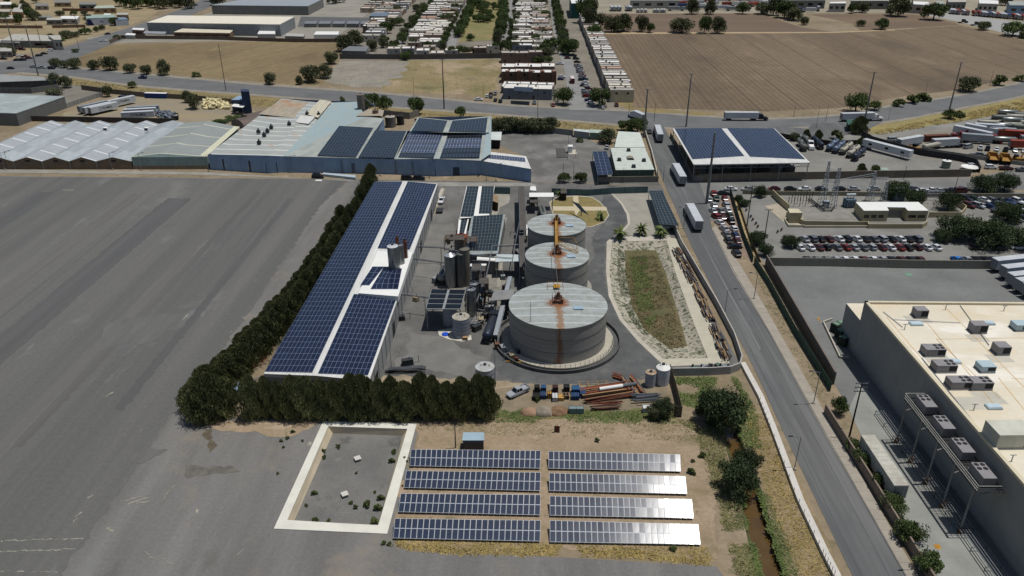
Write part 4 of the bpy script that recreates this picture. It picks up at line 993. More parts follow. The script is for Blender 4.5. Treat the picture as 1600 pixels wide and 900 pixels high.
for i, (dx, dy, tx, ty) in enumerate(((1.5, 0, 5.2, -3.2),)):
 m_ = MB(); X, Y, R, z = tanks[1]
 Yb = Y + R * .45
 for (q0, q1) in (((.5, Yb), (5.4, Yb - 3.4)), ((.5, Yb + .9), (5.9, Yb - 2.8))):
  m_.tube((X + q0[0], q0[1], z + 1.4), (X + q1[0], q1[1], z + .4), .1, n=5); m_.tube((X + q0[0], q0[1], z + 2.3), (X + q1[0], q1[1], z + 1.4), .06, n=4)
 for q0 in ((1, Yb + 3), (5, Yb + 3), (5.5, Yb - 1), (1.2, Yb - 1)): m_.tube((X + q0[0], q0[1], z + .3), (X + q0[0], q0[1], z + 2.2), .06, n=4)
 m_.tube((X + 1, Yb + 3, z + 2.2), (X + 5, Yb + 3, z + 2.2), .05, n=4); m_.tube((X + 5, Yb + 3, z + 2.2), (X + 5.5, Yb - 1, z + 2.2), .05, n=4)
 m_.build('stair_frame', YELL, wk)
# solar halls
def pvq(cs, nu, nv, m, parent, name='solar_panel_field', lift=.12):
 """a sheet of modules: 4 corners (world) back-left, back-right, front-right, front-left"""
 mb = MB(); up = Vector((0, 0, lift)); c = [Vector(p) + up for p in cs]
 mb.quad(c[3], c[2], c[1], c[0], uv=[(0, 0), (nu, 0), (nu, nv), (0, nv)])
 lo = [p - up * .9 for p in c]
 for i in range(4):
  j = (i + 1) % 4
  mb.quad(lo[i], lo[j], c[j], c[i], uv=[(0, 0), (0, 0), (0, 0), (0, 0)])
 return mb.build(name, m, parent)
def roofq(mb, cs):
 """roof quad bl, br, fr, fl with UV in metres, u across, v along"""
 a, b, c, d = [Vector(p) for p in cs]
 w0, w1, L = (b - a).length, (c - d).length, ((d - a).length + (c - b).length) / 2
 mb.quad(d, c, b, a, uv=[(0, 0), (w1, 0), (w0, L), (0, L)])
def hall(name, label, cat, eL, eR, ridge, z, zr, wallm, roofm, group=None, z0=0):
 """gabled hall from roof pixels: eL/eR/ridge = (back px, front px)"""
 Lb, Lf = P(*eL[0], z), P(*eL[1], z); Rb, Rf = P(*eR[0], z), P(*eR[1], z)
 Mb_, Mf = P(*ridge[0], zr), P(*ridge[1], zr)
 t = thing(name, label, cat, (0, 0, 0), 0, group)
 r = MB(); roofq(r, (Lb, Mb_, Mf, Lf)); roofq(r, (Mb_, Rb, Rf, Mf)); r.build('roof', roofm, t)
 w_ = MB()
 g = lambda p: Vector((p.x, p.y, z0)); dn = Vector((0, 0, .05))
 w_.quad(g(Lf), g(Rf), Rf - dn, Lf - dn); w_.tri(Lf - dn, Rf - dn, Mf - dn)
 w_.quad(g(Rf), g(Rb), Rb - dn, Rf - dn); w_.quad(g(Lb), g(Lf), Lf - dn, Lb - dn); w_.quad(g(Rb), g(Lb), Lb - dn, Rb - dn); w_.tri(Rb - dn, Lb - dn, Mb_ - dn)
 w_.build('wall', wallm, t)
 return t, (Lb, Lf, Rb, Rf, Mb_, Mf)
WSH = rib_mat('white_sheet', (226, 226, 222), pitch=1.0, depth=.3, rgb2=(206, 206, 202), rough=.5, metal=.0)
WALLW = rib_mat('hall_wall_sheet', (176, 178, 178), pitch=.6, depth=.7, rgb2=(158, 160, 160), rough=.5, metal=.1)
Zh, Zr = 6.0, 6.9
t, cs = hall('solar_hall', 'long white hall covered in blue solar modules beside the conifer row', 'building',
 ((585, 284), (412, 584)), ((684, 287), (577, 595)), ((633, 283), (494, 587)), Zh, Zr, WALLW, WSH)
pvq([P(585, 284.5, Zh), P(629, 284, Zr), P(488, 582, Zr), P(414, 581, Zh)], 11, 50, PVB, t)
pvq([P(637, 284, Zr), P(682, 288, Zh), P(640, 391, Zh), P(590, 388, Zr)], 11, 28, PVB, t)
pvq([P(553, 460, Zr), P(621, 463, Zh), P(575, 587, Zh), P(497, 584, Zr)], 11, 15, PVB, t)
zm = 7.3
m_ = MB()
q = [P(590, 392, zm), P(645, 394, zm), P(622, 463, zm), P(560, 458, zm)]
m_.prism([(p.x, p.y) for p in q], 5.6, zm); m_.build('raised_roof', WHITE, t)
pvq([P(582, 417, zm), P(600, 417, zm), P(577, 446, zm), P(563, 446, zm)], 2, 3, PVB, t)
pvq([P(600, 417, zm), P(628, 420, zm), P(622, 452, zm), P(579, 452, zm)], 5, 4, PVB, t)
gd = MB(); L0, L1 = cs[3], cs[2]
for k in range(28):
 p = L0 + (L1 - L0) * (k / 27); gd = MB(); gd.box(p.x - .02, p.y - .1, 0, p.x + .1, p.y + .1, 5.9); gd.build('wall_post', STEEL, t)
fa = MB(); fa.quad(cs[1] + Vector((0, -.08, -.7)), cs[3] + Vector((0, -.08, -.7)), cs[3] + Vector((0, -.08, .02)), cs[1] + Vector((0, -.08, .02))); fa.tri(cs[1] + Vector((0, -.08, .02)), cs[3] + Vector((0, -.08, .02)), cs[5] + Vector((0, -.08, 0))); fa.build('fascia_trim', WHITE, t)
for k, f in enumerate((.04, .22, .62, .83)):
 p = L0 + (L1 - L0) * f; d = (L1 - L0).normalized(); s = Vector((d.y, -d.x, 0)) * .06; q0 = p + s; q1 = q0 + d * 3.2
 m_ = MB(); m_.quad(Vector((q0.x, q0.y, 0)), Vector((q1.x, q1.y, 0)), Vector((q1.x, q1.y, 3.6)), Vector((q0.x, q0.y, 3.6))); m_.build('door', mat('dark_doorway', (30, 32, 36)), t)
wall_px('kerb_wall', 'low pale kerb along the foot of the solar hall', 'kerb', [(692, 296), (668, 348), (640, 410), (627, 452)], .35, 1.2, CONC)
wall_px('kerb_wall', 'short rusty-edged kerb in front of the solar hall doors', 'kerb', [(625, 478), (614, 520), (604, 552)], .3, .7, mat('kerb_dirty', (160, 140, 112)))
def shed(name, label, cat, c, z, wallm, roofm, group=None, over=.35, z0=0, leg=None, th=.18):
 """flat shed from four roof-corner pixels (bl, br, fr, fl)"""
 q = [P(*p, z) for p in c]
 t = thing(name, label, cat, (0, 0, 0), 0, group)
 m_ = MB(); m_.prism([(p.x, p.y) for p in q], z - th, z); m_.build('roof', roofm, t)
 ctr = sum(q, Vector()) / 4
 ins = [ctr + (p - ctr) * (1 - over / max(3, (p - ctr).length)) for p in q]
 if leg:
  for p in ins:
   l = MB(); l.tube((p.x, p.y, z0), (p.x, p.y, z - th), leg, n=6); l.build('post', STEEL, t)
  for a, b in ((0, 1), (1, 2), (2, 3), (3, 0)):
   pass
 else:
  m_ = MB(); m_.prism([(p.x, p.y) for p in ins], z0, z - th, top=False); m_.build('wall', wallm, t)
 return t, q
GREYW = mat('grey_render', (128, 128, 124), var=.12, scale=.5, fine=.08)
t, q = shed('solar_shed', 'narrow shed with two dark module strips and a white ridge path', 'shed', [(729, 291), (773, 291), (764, 338), (718, 341)], 4.5, GREYW, WHITE)
pvq([P(730, 291.5, 4.5), P(748, 291.5, 4.5), P(740, 339, 4.5), P(719, 339, 4.5)], 4, 9, PVG, t); pvq([P(753, 291.5, 4.5), P(772, 291.5, 4.5), P(767, 334, 4.5), P(748, 334, 4.5)], 4, 9, PVG, t)
t, q = shed('solar_shed', 'wide shed with green-grey modules behind the rusty silo', 'shed', [(737, 338), (790, 335), (778, 396), (725, 398)], 5, GREYW, TR_)
pvq([P(740, 338, 5), P(786, 335.5, 5), P(777, 392, 5), P(733, 392, 5)], 9, 11, PVG, t); 
t2, q2 = shed('lean_to_roof', 'low pale lean-to roof strip beside the green-grey modules', 'roof', [(717, 341), (733, 340), (727, 370), (714, 370)], 4, GREYW, WHITE, leg=.1)
pvq([P(721, 341.5, 4), P(731, 341.5, 4), P(724, 369, 4), P(717, 369, 4)], 2, 6, PVG, t2)
t3, q3 = shed('low_shed', 'low shed with small module patch behind the tall silos', 'shed', [(746, 394), (777, 396), (774, 408), (745, 406)], 4.2, GREYW, WHITE)
pvq([P(749, 395, 4.2), P(775, 396, 4.2), P(772, 402, 4.2), P(747, 401, 4.2)], 5, 2, PVG, t3)
ZB = 5
t4, _ = shed('bridge_roof', 'pale steel roof bridging from the sheds to the middle tank', 'roof', [(776, 397), (817, 398), (817, 408), (774, 409)], ZB, None, mat('pale_steel_roof', (196, 206, 206), rough=.4), leg=.12)
t4, _ = shed('grey_canopy_roof', 'plain grey canopy roof between the silos and the largest tank', 'canopy', [(772, 454), (806, 452), (798, 467), (766, 470)], 6, None, mat('grey_sheet_roof', (140, 140, 138), rough=.5, var=.1), leg=.14)
t4, _ = shed('pipe_bridge_roof', 'narrow white pipe bridge roof behind the tall silos', 'roof', [(735, 412), (760, 412), (759, 416), (733, 416)], 5, None, WHITE, leg=.1)
ZC = 6.2
t, q = shed('solar_canopy', 'flat canopy with eight dark module strips above a white tank', 'canopy', [(674, 452), (728, 453), (720, 483), (665, 482.5)], ZC, None, mat('canopy_steel', (150, 154, 154), rough=.4), leg=.14)
for r in range(4):
 for c in range(2):
  def bi(u, v): return (q[0] * (1 - u) + q[1] * u) * (1 - v) + (q[3] * (1 - u) + q[2] * u) * v
  u0, u1 = (.015, .47) if c == 0 else (.54, .985); v0, v1 = r / 4 + .015, r / 4 + .225
  m_ = MB(); a, b, cc, d = [bi(u, v) + Vector((0, 0, .1)) for u, v in ((u0, v0), (u1, v0), (u1, v1), (u0, v1))]
  m_.quad(d, cc, b, a, uv=[(0, 0), (4, 0), (4, 1), (0, 1)]); m_.build('solar_panel', mat('black_modules', (24, 28, 32), rough=.2, spec=.5), t)
# upright tanks and silos
def silo(xl, xr, yt, yb, label, m, name='silo', cone=.25, z0=0, roofm=None, hoops=0, top=None, group=None, cat=None):
 """vertical cylinder from its left/right pixels, the row of its front top rim and of its front foot"""
 cx = (xl + xr) / 2
 f = P(cx, yb, z0); h = hgt(yb, yt, z0)
 dep = f.y * CT + (H - z0 - h / 2) * ST
 R = (xr - xl) / 2 / F * dep
 for _ in range(3): dep = (f.y + R) * CT + (H - z0 - h / 2) * ST; R = (xr - xl) / 2 / F * dep
 X = (cx - 800) / F * dep; Y = f.y + R
 t = thing(name, label, cat or name.replace('_', ' '), (X, Y, z0), 0, group)
 w_ = MB(); w_.lathe([(R, 0), (R, h)], 32); w_.build('shell', m, t, smooth=True)
 r_ = MB(); r_.lathe([(R + .03, h - .05), (R + .03, h + .03), (R * .25, h + R * cone), (.01, h + R * cone + .02)], 32); r_.build('roof', roofm or m, t)
 if hoops:
  hm = MB()
  for k in range(1, hoops + 1): hm.lathe([(R + .01, h * k / (hoops + 1) - .05), (R + .05, h * k / (hoops + 1)), (R + .01, h * k / (hoops + 1) + .05)], 32)
  hm.build('hoop', DSTEEL, t)
 l_ = MB()
 for s in (-1, 1): l_.tube((R + .12, s * .2, 0), (R + .12, s * .2, h + .6), .03, n=4)
 for k in range(int(h / .5)): l_.tube((R + .12, -.2, .3 + k * .5), (R + .12, .2, .3 + k * .5), .02, n=4)
 l_.build('ladder_frame', STEEL, t)
 k_ = MB(); k_.lathe([(.35, h + R * cone * .7), (.35, h + R * cone + .35), (.01, h + R * cone + .4)], 10); k_.box(-R * .5, -.12, h + R * cone * .6, R * .5, .12, h + R * cone * .9); k_.build('hatch', DSTEEL, t)
 return t, X, Y, R, h
SS = rib_mat('stainless_shell', (160, 164, 166), pitch=.8, axis=1, depth=.3, rgb2=(134, 138, 140), rough=.3, metal=.7)
SSD = rib_mat('dark_stainless_shell', (116, 118, 118), pitch=.8, axis=1, depth=.3, rgb2=(92, 95, 96), rough=.35, metal=.6)
PT = rib_mat('painted_tank_shell', (172, 176, 186), pitch=1.2, axis=1, depth=.5, rgb2=(158, 162, 170), rough=.5, metal=.0)
RTOP = mat('rusty_red_top', (140, 66, 48), rgb2=(104, 52, 42), scale=1.2)
silo(695, 713, 402, 451, 'tall stainless silo with a domed top, nearest the tank lorry', SS, cone=.5, roofm=mat('bright_dome', (190, 194, 198), rough=.3, metal=.4))
silo(712.5, 728, 399, 450, 'tall dark silo with a ladder column between the domed silo and grey silo', SSD, cone=.3)
silo(718, 734, 392, 449, 'tall dull grey concrete silo with stained top behind the dark silo', mat('dull_silo', (112, 108, 100), var=.2, fine=.1), cone=.4)
silo(710, 731.5, 373, 398, 'squat tank with rusty red top and cross arms', mat('dull_grey_tank', (120, 116, 112), var=.2, fine=.1), name='tank', roofm=RTOP, cone=.35)
silo(728.5, 744, 455, 496, 'tall silver silo standing beside the module canopy', SS, cone=.25, hoops=3)
silo(734, 748, 446, 480, 'slim silver silo behind the one at the canopy corner', SS, cone=.3)
silo(692, 714, 484, 511, 'white round tank standing in the shade under the module canopy', PT, name='tank', cone=.1)
silo(707, 734, 501, 530, 'pale blue-grey round tank in front of the module canopy', PT, name='tank', hoops=4, cone=.22, roofm=mat('stained_tank_top', (188, 184, 172), rgb2=(140, 132, 118), scale=.8))
silo(743, 773, 581, 612, 'white round tank standing behind the conifers', PT, name='tank', hoops=3, cone=.2, roofm=mat('pale_tank_top', (190, 194, 196), rgb2=(150, 148, 140), scale=.8))
silo(1008, 1024.5, 586, 607, 'slim grey tank with rust-spotted top beside the scrap beams', PT, name='tank', roofm=mat('rust_spotted_top', (176, 166, 146), rgb2=(146, 100, 60), scale=1.0, thr=(.4, .6)), cone=.05)
silo(1024.5, 1046, 580, 604.5, 'broad white tank with conical top beside the slim grey tank', mat('white_tank_shell', (206, 208, 212), var=.08, fine=.05), name='tank', cone=.5, roofm=WHITE)
silo(606, 623, 388, 423, 'fatter silver silo with ribbed top on the solar hall', SS, z0=7.3, cone=.25, roofm=mat('silo_top_white', (200, 204, 206), rough=.4))
silo(619, 631, 385, 414, 'second silver silo against the fatter one on the solar hall', SS, z0=7.3, cone=.3)
t, X, Y, R, h = silo(630, 636, 378, 404, 'rusty dust cyclone on legs behind the hall silos', RUST, z0=7.3, cone=.8, name='dust_cyclone')
silo(618, 623, 372, 390, 'brown pipe stack standing beside the dust cyclone', RUST, z0=7.3, cone=.2, name='pipe_stack', cat='pipe stack')
def frame_tower(name, label, x0, x1, y, zb, zt, d=3.5, m=RUST, levels=3, brace=True):
 a, b = P(x0, y), P(x1, y); t = thing(name, label, 'steel frame', (0, 0, 0))
 fr = MB(); W = b.x - a.x
 for X in (a.x, b.x):
  for Y in (a.y, a.y + d): fr.tube((X, Y, zb), (X, Y, zt), .09, n=5)
 pl = MB()
 for k in range(levels):
  z = zb + (zt - zb) * (k + 1) / levels
  for Y in (a.y, a.y + d): fr.tube((a.x, Y, z), (b.x, Y, z), .07, n=4)
  for X in (a.x, b.x): fr.tube((X, a.y, z), (X, a.y + d, z), .07, n=4)
  if k % 2 == levels % 2 or k == levels - 1: pl.box(a.x, a.y, z - .06, b.x, a.y + d, z)
  for Y in (a.y, a.y + d): fr.tube((a.x, Y, z + .9), (b.x, Y, z + .9), .035, n=4)
  if brace:
   z2 = zb + (zt - zb) * k / levels; fr.tube((a.x, a.y, z2), (b.x, a.y, z), .04, n=4); fr.tube((b.x, a.y, z2), (b.x, a.y + d, z), .04, n=4)
 fr.build('frame', m, t); pl.build('deck', mat('grating_deck', (86, 82, 78)), t)
 q = MB(); r = random.Random(int(x0))
 for k in range(7):
  X = r.uniform(a.x + .3, b.x - .3); Y = r.uniform(a.y + .3, a.y + d - .3); z = r.uniform(zb, zt - 1)
  q.tube((X, Y, z), (X, Y, z + r.uniform(.8, 2)), r.uniform(.15, .4), n=8)
  q.tube((X, Y, z + .6), (X + r.uniform(-2, 2), Y, z + .6), .09, n=5)
 q.build('pipework_frame', mat('pipework', (128, 112, 92), rgb2=(84, 74, 66), scale=2), t)
 return t
frame_tower('process_frame', 'rusty yellow process frame with pipes above the tall silos', 697, 727, 446, 10.5, 13.6, m=mat('frame_ochre', (140, 112, 72), rgb2=(90, 66, 48), scale=1.5), levels=1)
frame_tower('process_frame', 'dark open steel frame full of pipes beside the canopy silos', 749, 763, 487, 0, 8, m=DSTEEL)
frame_tower('process_frame', 'steel frame with small tanks between the sheds and silos', 741, 759, 455, 0, 6, m=DSTEEL)
frame_tower('pipe_trestle', 'grey pipe trestle along the back of the middle tank', 812, 820, 448, 0, 6, d=22, m=STEEL, levels=2)
frame_tower('pipe_trestle', 'grey pipe trestle along the smallest storage tank', 812, 822, 388, 0, 6, d=40, m=STEEL, levels=2)
frame_tower('filling_frame', 'dark filling platform under the white canopy roof', 828, 840, 334, 0, 4, d=8, m=DSTEEL, levels=1)
cv = thing('conveyor', 'long inclined grey conveyor beside the dark tanker truck', 'conveyor', (0, 0, 0))
a = P(774, 535, 0); a.z = 1.2; b = P(797, 468, 0); b.z = 6.0; m_ = MB()
for s in (-.5, .5):
 for zz in (0, .8): m_.tube(a + Vector((s, 0, zz)), b + Vector((s, 0, zz)), .09, n=5)
for k in range(16):
 p = a + (b - a) * k / 15; m_.tube(p + Vector((-.5, 0, 0)), p + Vector((.5, 0, .8)), .05, n=4); m_.tube(p + Vector((.5, 0, 0)), p + Vector((.5, 0, .8)), .05, n=4)
m_.build('frame', STEEL, cv)
m_ = MB(); n = Vector((.45, 0, 0)); up = Vector((0, 0, .85)); m_.quad(a - n + up, a + n + up, b + n + up, b - n + up); m_.build('belt_cover', TR_G, cv)
m_ = MB()
for k in (3, 8, 13):
 p = a + (b - a) * k / 15; m_.tube((p.x, p.y, 0), p, .12, n=6)
m_.build('leg', STEEL, cv)
t, _ = shed('white_canopy_roof', 'white triangular-lit canopy roof at the head of the tank row', 'canopy', [(827, 301), (865, 301), (865, 307.5), (827, 307.5)], 5, None, WHITE, leg=.14)
shed('white_canopy_roof', 'tiny white roof on a post by the factory gate', 'canopy', [(829, 291), (837, 291), (838, 298), (828, 297)], 5, None, WHITE, leg=.08)
shed('steel_cabinet', 'long white cabinet beside the smallest storage tank', 'cabinet', [(816, 351), (825, 351), (824, 368), (814, 368)], 2.5, GREYW, WHITE)
shed('guard_booth', 'black booth with domed top behind the oval lawn', 'booth', [(876, 295), (885.5, 295), (885.5, 302), (876, 302)], 3, mat('booth_dark', (44, 40, 38)), mat('booth_top', (84, 78, 74)))
t = shed('brown_hut', 'small brown hut with a pale tiled roof beside the module shed', 'hut', [(771, 303), (779, 306), (778, 317), (770, 314)], 3.2, mat('hut_brown', (84, 66, 48)), mat('hut_roof', (150, 128, 104)))
ground('hut_apron', [(772, 301), (796, 303), (797, 312), (794, 318), (781, 324), (777, 336), (768, 341), (764, 338)], .05, APR)
t = thing('solar_table', 'tilted solar table on one mast above the oval lawn', 'solar panel', P(908, 338))
bl, br, fr, fl = P(893, 314, 4.2), P(904, 318, 4.2), P(920, 336, 2.6), P(909, 331, 2.6)
o = P(908, 338); pvq([p - o for p in (bl, br, fr, fl)], 2, 6, PVG, t, lift=.05)
m_ = MB(); m_.tube((0, 0, 0), (0, 0, 3.2), .18, n=8); m_.build('mast', STEEL, t)
# car ports
def carport(label, c, z, nu, nv, m):
 t, q = shed('solar_carport', label, 'carport', c, z, None, mat('carport_steel', (150, 156, 160), rough=.4), leg=.12)
 pvq(q, nu, nv, m, t, lift=.08); return t
carport('long narrow solar carport along the white street wall', [(1014, 298), (1034.5, 298), (1060.5, 352), (1031, 350)], 3.4, 5, 14, PVG)
carport('short blue solar carport beside the green office', [(926, 237), (948, 236.5), (957.5, 272), (934, 273.5)], 4, 3, 8, PVB)
Z = 7.2
t = thing('solar_canopy_hall', 'open-sided hall with white roof edges and two blue module fields', 'building')
q = [P(1051, 201, Z), P(1210, 200.5, Z), P(1266, 254, Z), P(1084, 257, Z)]
m_ = MB(); m_.prism([(p.x, p.y) for p in q], Z - .35, Z); m_.build('roof', WSH, t)
pvq([P(1054, 201, Z), P(1127, 200.5, Z), P(1163, 244, Z), P(1082, 249, Z)], 18, 26, PVB, t); pvq([P(1136, 200.5, Z), P(1209, 201, Z), P(1258, 249, Z), P(1172, 245, Z)], 18, 26, PVB, t)
for i in range(5):
 for j in range(4):
  p = (q[0] * (1 - i / 4) + q[1] * i / 4) * (1 - j / 3) + (q[3] * (1 - i / 4) + q[2] * i / 4) * j / 3
  p = p + (sum(q, Vector()) / 4 - p) * .02
  m_ = MB(); m_.tube((p.x, p.y, 0), (p.x, p.y, Z - .35), .16, n=6); m_.build('column', STEEL, t)
m_ = MB()
for i in range(9):
 a = q[3] + (q[2] - q[3]) * i / 9; b = q[3] + (q[2] - q[3]) * (i + 1) / 9; y = a.y + .3
 m_.tube((a.x, y, Z - 1.6), (b.x, y, Z - .4), .06, n=4); m_.tube((a.x, y, Z - .4), (b.x, y, Z - 1.6), .06, n=4); m_.tube((a.x, y, Z - 1.6), (b.x, y, Z - 1.6), .07, n=4)
m_.build('truss_frame', STEEL, t)
wall_px('block_wall', 'grey block wall on the street front of the open solar hall', 'wall', [(1084, 284), (1098, 284.5)], 2.5, .2, mat('block_grey', (140, 136, 128), var=.1, fine=.1))
wall_px('block_wall', 'dark dado wall down the street flank of the solar hall', 'wall', [(1047, 214), (1064, 243), (1082, 283)], 2.2, .2, mat('block_dark', (96, 94, 90), var=.15, fine=.1))
for k in range(7):
 p = P(1112 + k * 20, 268 - (k % 2) * 8); m_ = MB(); m_.box(-2, -1.2, 0, 2, 1.2, 2.2); m_.box(-1.4, -.9, 2.2, .4, .9, 2.9)
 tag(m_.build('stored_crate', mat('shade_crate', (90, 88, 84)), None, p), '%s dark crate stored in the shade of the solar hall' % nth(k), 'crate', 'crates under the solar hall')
SK = [mat('skid_grey', (150, 154, 156), var=.2), mat('skid_dark', (60, 62, 64), var=.2), mat('skid_blue', (92, 134, 160), var=.2), mat('skid_tan', (170, 156, 128), var=.2)]
for i, (x, y, k) in enumerate(((735, 508, 0), (745, 516, 1), (752, 504, 3), (758, 496, 1), (764, 486, 0), (770, 478, 1), (750, 472, 2), (765, 462, 1), (783, 468, 0), (790, 452, 1), (786, 436, 0), (744, 432, 1), (755, 425, 3), (768, 418, 1), (700, 462, 1), (632, 455, 1), (628, 500, 1), (682, 440, 0), (806, 402, 1), (808, 372, 0), (800, 560, 3), (812, 552, 1), (786, 548, 0), (650, 470, 3), (637, 570, 1))):
 t = thing('pump_skid', '%s small machine standing among the silos and tanks, counted outward' % nth(i), 'machine', P(x, y), i * .8, 'small machines of the process area'); a = .6 + (i * 37 % 10) / 12
 m_ = MB(); m_.box(-a, -.6, .15, a, .6, .9 + a * .5); m_.build('housing', SK[k], t); m_ = MB(); m_.box(-a - .1, -.7, 0, a + .1, .7, .15); m_.build('base', DSTEEL, t)
 m_ = MB(); m_.tube((a * .4, 0, .9), (a * .4, 0, 2.2), .12, n=6); m_.tube((a * .4, 0, 1.8), (a + 1.4, .3, 1.8), .08, n=5); m_.tube((a + 1.4, .3, 1.8), (a + 1.4, .3, 0), .08, n=5); m_.build('pipe', SK[(k + 3) % 4] if k == 1 else STEEL, t)
for i, pts in enumerate((((640, 410), (690, 412), (740, 425), (800, 430)), ((632, 428), (690, 436), (735, 440)), ((815, 350), (806, 400), (798, 450)), ((745, 500), (760, 460), (770, 410)), ((770, 410), (815, 408)), ((624, 487), (665, 492), (695, 500)))):
 t = thing('overhead_pipe', '%s overhead pipe run crossing the process area' % nth(i), 'pipe', (0, 0, 0), 0, 'overhead pipe runs'); m_ = MB(); q = [P(*p) + Vector((0, 0, 5.0)) for p in pts]
 for a, b in zip(q, q[1:]):
  for dz in (0, .35): m_.tube(a + Vector((0, 0, dz)), b + Vector((0, 0, dz)), .11, n=5)
 m_.build('pipe', STEEL, t)
 for a in q: m_ = MB(); m_.tube((a.x, a.y, 0), a, .09, n=5); m_.build('post', DSTEEL, t)
frame_tower('process_frame', 'tall open frame wrapped in pipes behind the canopy corner silo', 738, 752, 470, 0, 9, d=4, m=STEEL)
frame_tower('process_frame', 'low dark frame between the conveyor and the largest tank', 783, 795, 500, 0, 4, d=5, m=DSTEEL, levels=2)
frame_tower('process_frame', 'brown frame with platforms beside the squat rusty-topped tank', 730, 745, 412, 0, 7, d=4, m=RUST, levels=3)
# blue factory
BLUEW = rib_mat('blue_sheet_wall', (150, 176, 204), pitch=.9, depth=.5, rgb2=(126, 152, 182), rough=.6, metal=.0, scale=.1)
RF1 = rib_mat('pale_sheet_roof', (180, 184, 176), pitch=1.0, depth=.25, rgb2=(158, 166, 162), strips=None, sheet=3, rough=.55, metal=.1)
RF1s = rib_mat('striped_sheet_roof', (184, 186, 178), pitch=1.0, axis=1, depth=.2, rgb2=(162, 168, 166), strips=(7, 1.0, (222, 228, 226)), rough=.55, metal=.1, rust=((190, 140, 96), .04))
RF2 = rib_mat('stained_sheet_roof', (186, 172, 150), pitch=1.0, depth=.2, rgb2=(150, 144, 130), rough=.6, metal=.0, rust=((176, 128, 88), .12))
RF3 = rib_mat('sky_blue_sheet_roof', (152, 176, 184), pitch=1.0, depth=.2, rgb2=(166, 176, 172), rough=.6, metal=.0)
zf = 6.2
t = thing('blue_factory', 'long blue sheet-metal factory with patchwork roofs and dark module fields', 'building', (0, 0, 0))
r_ = MB()
def rq(c, z, m, name='roof'):
 mb = MB(); q = [P(x, y, zz) for (x, y), zz in zip(c, z)]; roofq(mb, q); o = mb.build(name, m, t); return q
rq([(440, 154), (496, 160), (420, 243), (325, 241)], [zf, zf + 1.2, zf + .9, zf], RF1s)
rq([(496, 160), (521, 160), (442, 244), (420, 243)], [zf + 1.2, zf + .8, zf + .3, zf + .9], RF1s)
rq([(521, 160), (558, 159), (571, 182), (442, 244)], [zf + .8, zf + .8, zf + .8, zf + .3], RF3)
rq([(571, 182), (600, 185), (556, 247), (442, 244)], [zf + .8, zf + .3, zf, zf + .3], RF1)
rq([(583, 204), (637, 204), (617, 248.5), (556, 247)], [zf + .2, zf + .2, zf - .1, zf - .1], RF1)
rq([(641, 205), (700, 207), (682, 248), (617, 248.5)], [zf - .1, zf + 1.0, zf + .8, zf - .1], RF1)
rq([(700, 207), (764, 207), (752, 251), (682, 248)], [zf + 1.0, zf + .1, zf - .3, zf + .8], RF1)
rq([(653, 183), (704, 188), (697, 207), (640, 205)], [zf + 1.2, zf + 2.4, zf + 2.4, zf + 1.2], RF1)
rq([(704, 188), (767, 181), (764, 207), (697, 207)], [zf + 2.4, zf + 1.2, zf + 1.2, zf + 2.4], RF1)
rq([(757, 236), (822, 244), (830, 264), (751, 251)], [5.4, 5.2, 5.2, 5.6], WSH)
def patch(c, z, m):
 mb = MB(); roofq(mb, [P(x, y, z) for x, y in c]); return mb.build('roof_sheet', m, t)
patch([(440, 156), (486, 159), (466, 185), (404, 178)], zf + .95, RF2)
patch([(500, 155.5), (518, 158.5), (497, 184), (478, 178)], zf + 1.5, rib_mat('cream_sheet', (206, 200, 178), pitch=1, depth=.2, rough=.6, metal=0))
patch([(470, 180), (493, 182), (482, 193.5), (461, 191)], zf + 1.4, WSH)
patch([(556, 181), (576, 170), (600, 172), (598, 181)], zf + 1.2, RF2)
patch([(764, 182), (768, 182), (767, 240), (752, 250)], zf + .6, RF3)
wm_ = MB()
def wq(c, h0, h1, b=0):
 a, d = P(*c[0]), P(*c[1]); wm_.quad((a.x, a.y, b), (d.x, d.y, b), (d.x, d.y, h1), (a.x, a.y, h0))
ft = [P(325, 241, zf), P(420, 243, zf + .9), P(442, 244, zf + .3), P(556, 247, zf - .1), P(617, 248.5, zf - .1), P(682, 248, zf + .8), P(751, 251, 5.6), P(830, 264, 5.2)]
for a, b in zip(ft, ft[1:]): wm_.quad((a.x, a.y - .05, 0), (b.x, b.y - .05, 0), (b.x, b.y - .05, b.z - .03), (a.x, a.y - .05, a.z - .03))
def side(a, b):
 wm_.quad((a.x, a.y, 0), (b.x, b.y, 0), (b.x, b.y, b.z - .05), (a.x, a.y, a.z - .05))
side(P(440, 154, zf), ft[0]); side(P(600, 185, zf + .3), P(583, 204, zf)); side(ft[-1], P(822, 244, 5.2)); side(P(822, 244, 5.2), P(757, 236, 5.4)); side(P(764, 207, zf + 1.2), P(767, 181, zf + 1.2))
side(P(640, 205, zf + 1.1), P(653, 183, zf + 1.1)); side(P(653, 183, zf + 1.1), P(767, 181, zf + 1.1)); side(P(640, 205, zf + 1.2), P(764, 207, zf + 1.2)); side(P(583, 204, zf + .1), P(640, 204, zf + .1)); side(P(440, 154, zf), P(558, 159, zf + .7)); side(P(558, 159, zf + .7), P(600, 185, zf + .2))
wm_.build('wall', BLUEW, t)
Zp = zf + .35
def pvp(c, z, nu, nv, m): pvq([P(x, y, zz) for (x, y), zz in zip(c, z)], nu, nv, m, t, lift=.15)
pvp([(530, 197), (583, 200), (556, 246), (496, 243)], [zf + .9, zf + .5, zf + .15, zf + .5], 12, 14, PVD)
pvp([(586, 204), (635, 205), (616, 247), (560, 246)], [zf + .3] * 4, 12, 13, PVD)
pvp([(655, 184.5), (699, 189), (692, 206), (643, 205)], [zf + 1.4, zf + 2.4, zf + 2.4, zf + 1.4], 12, 8, PVD)
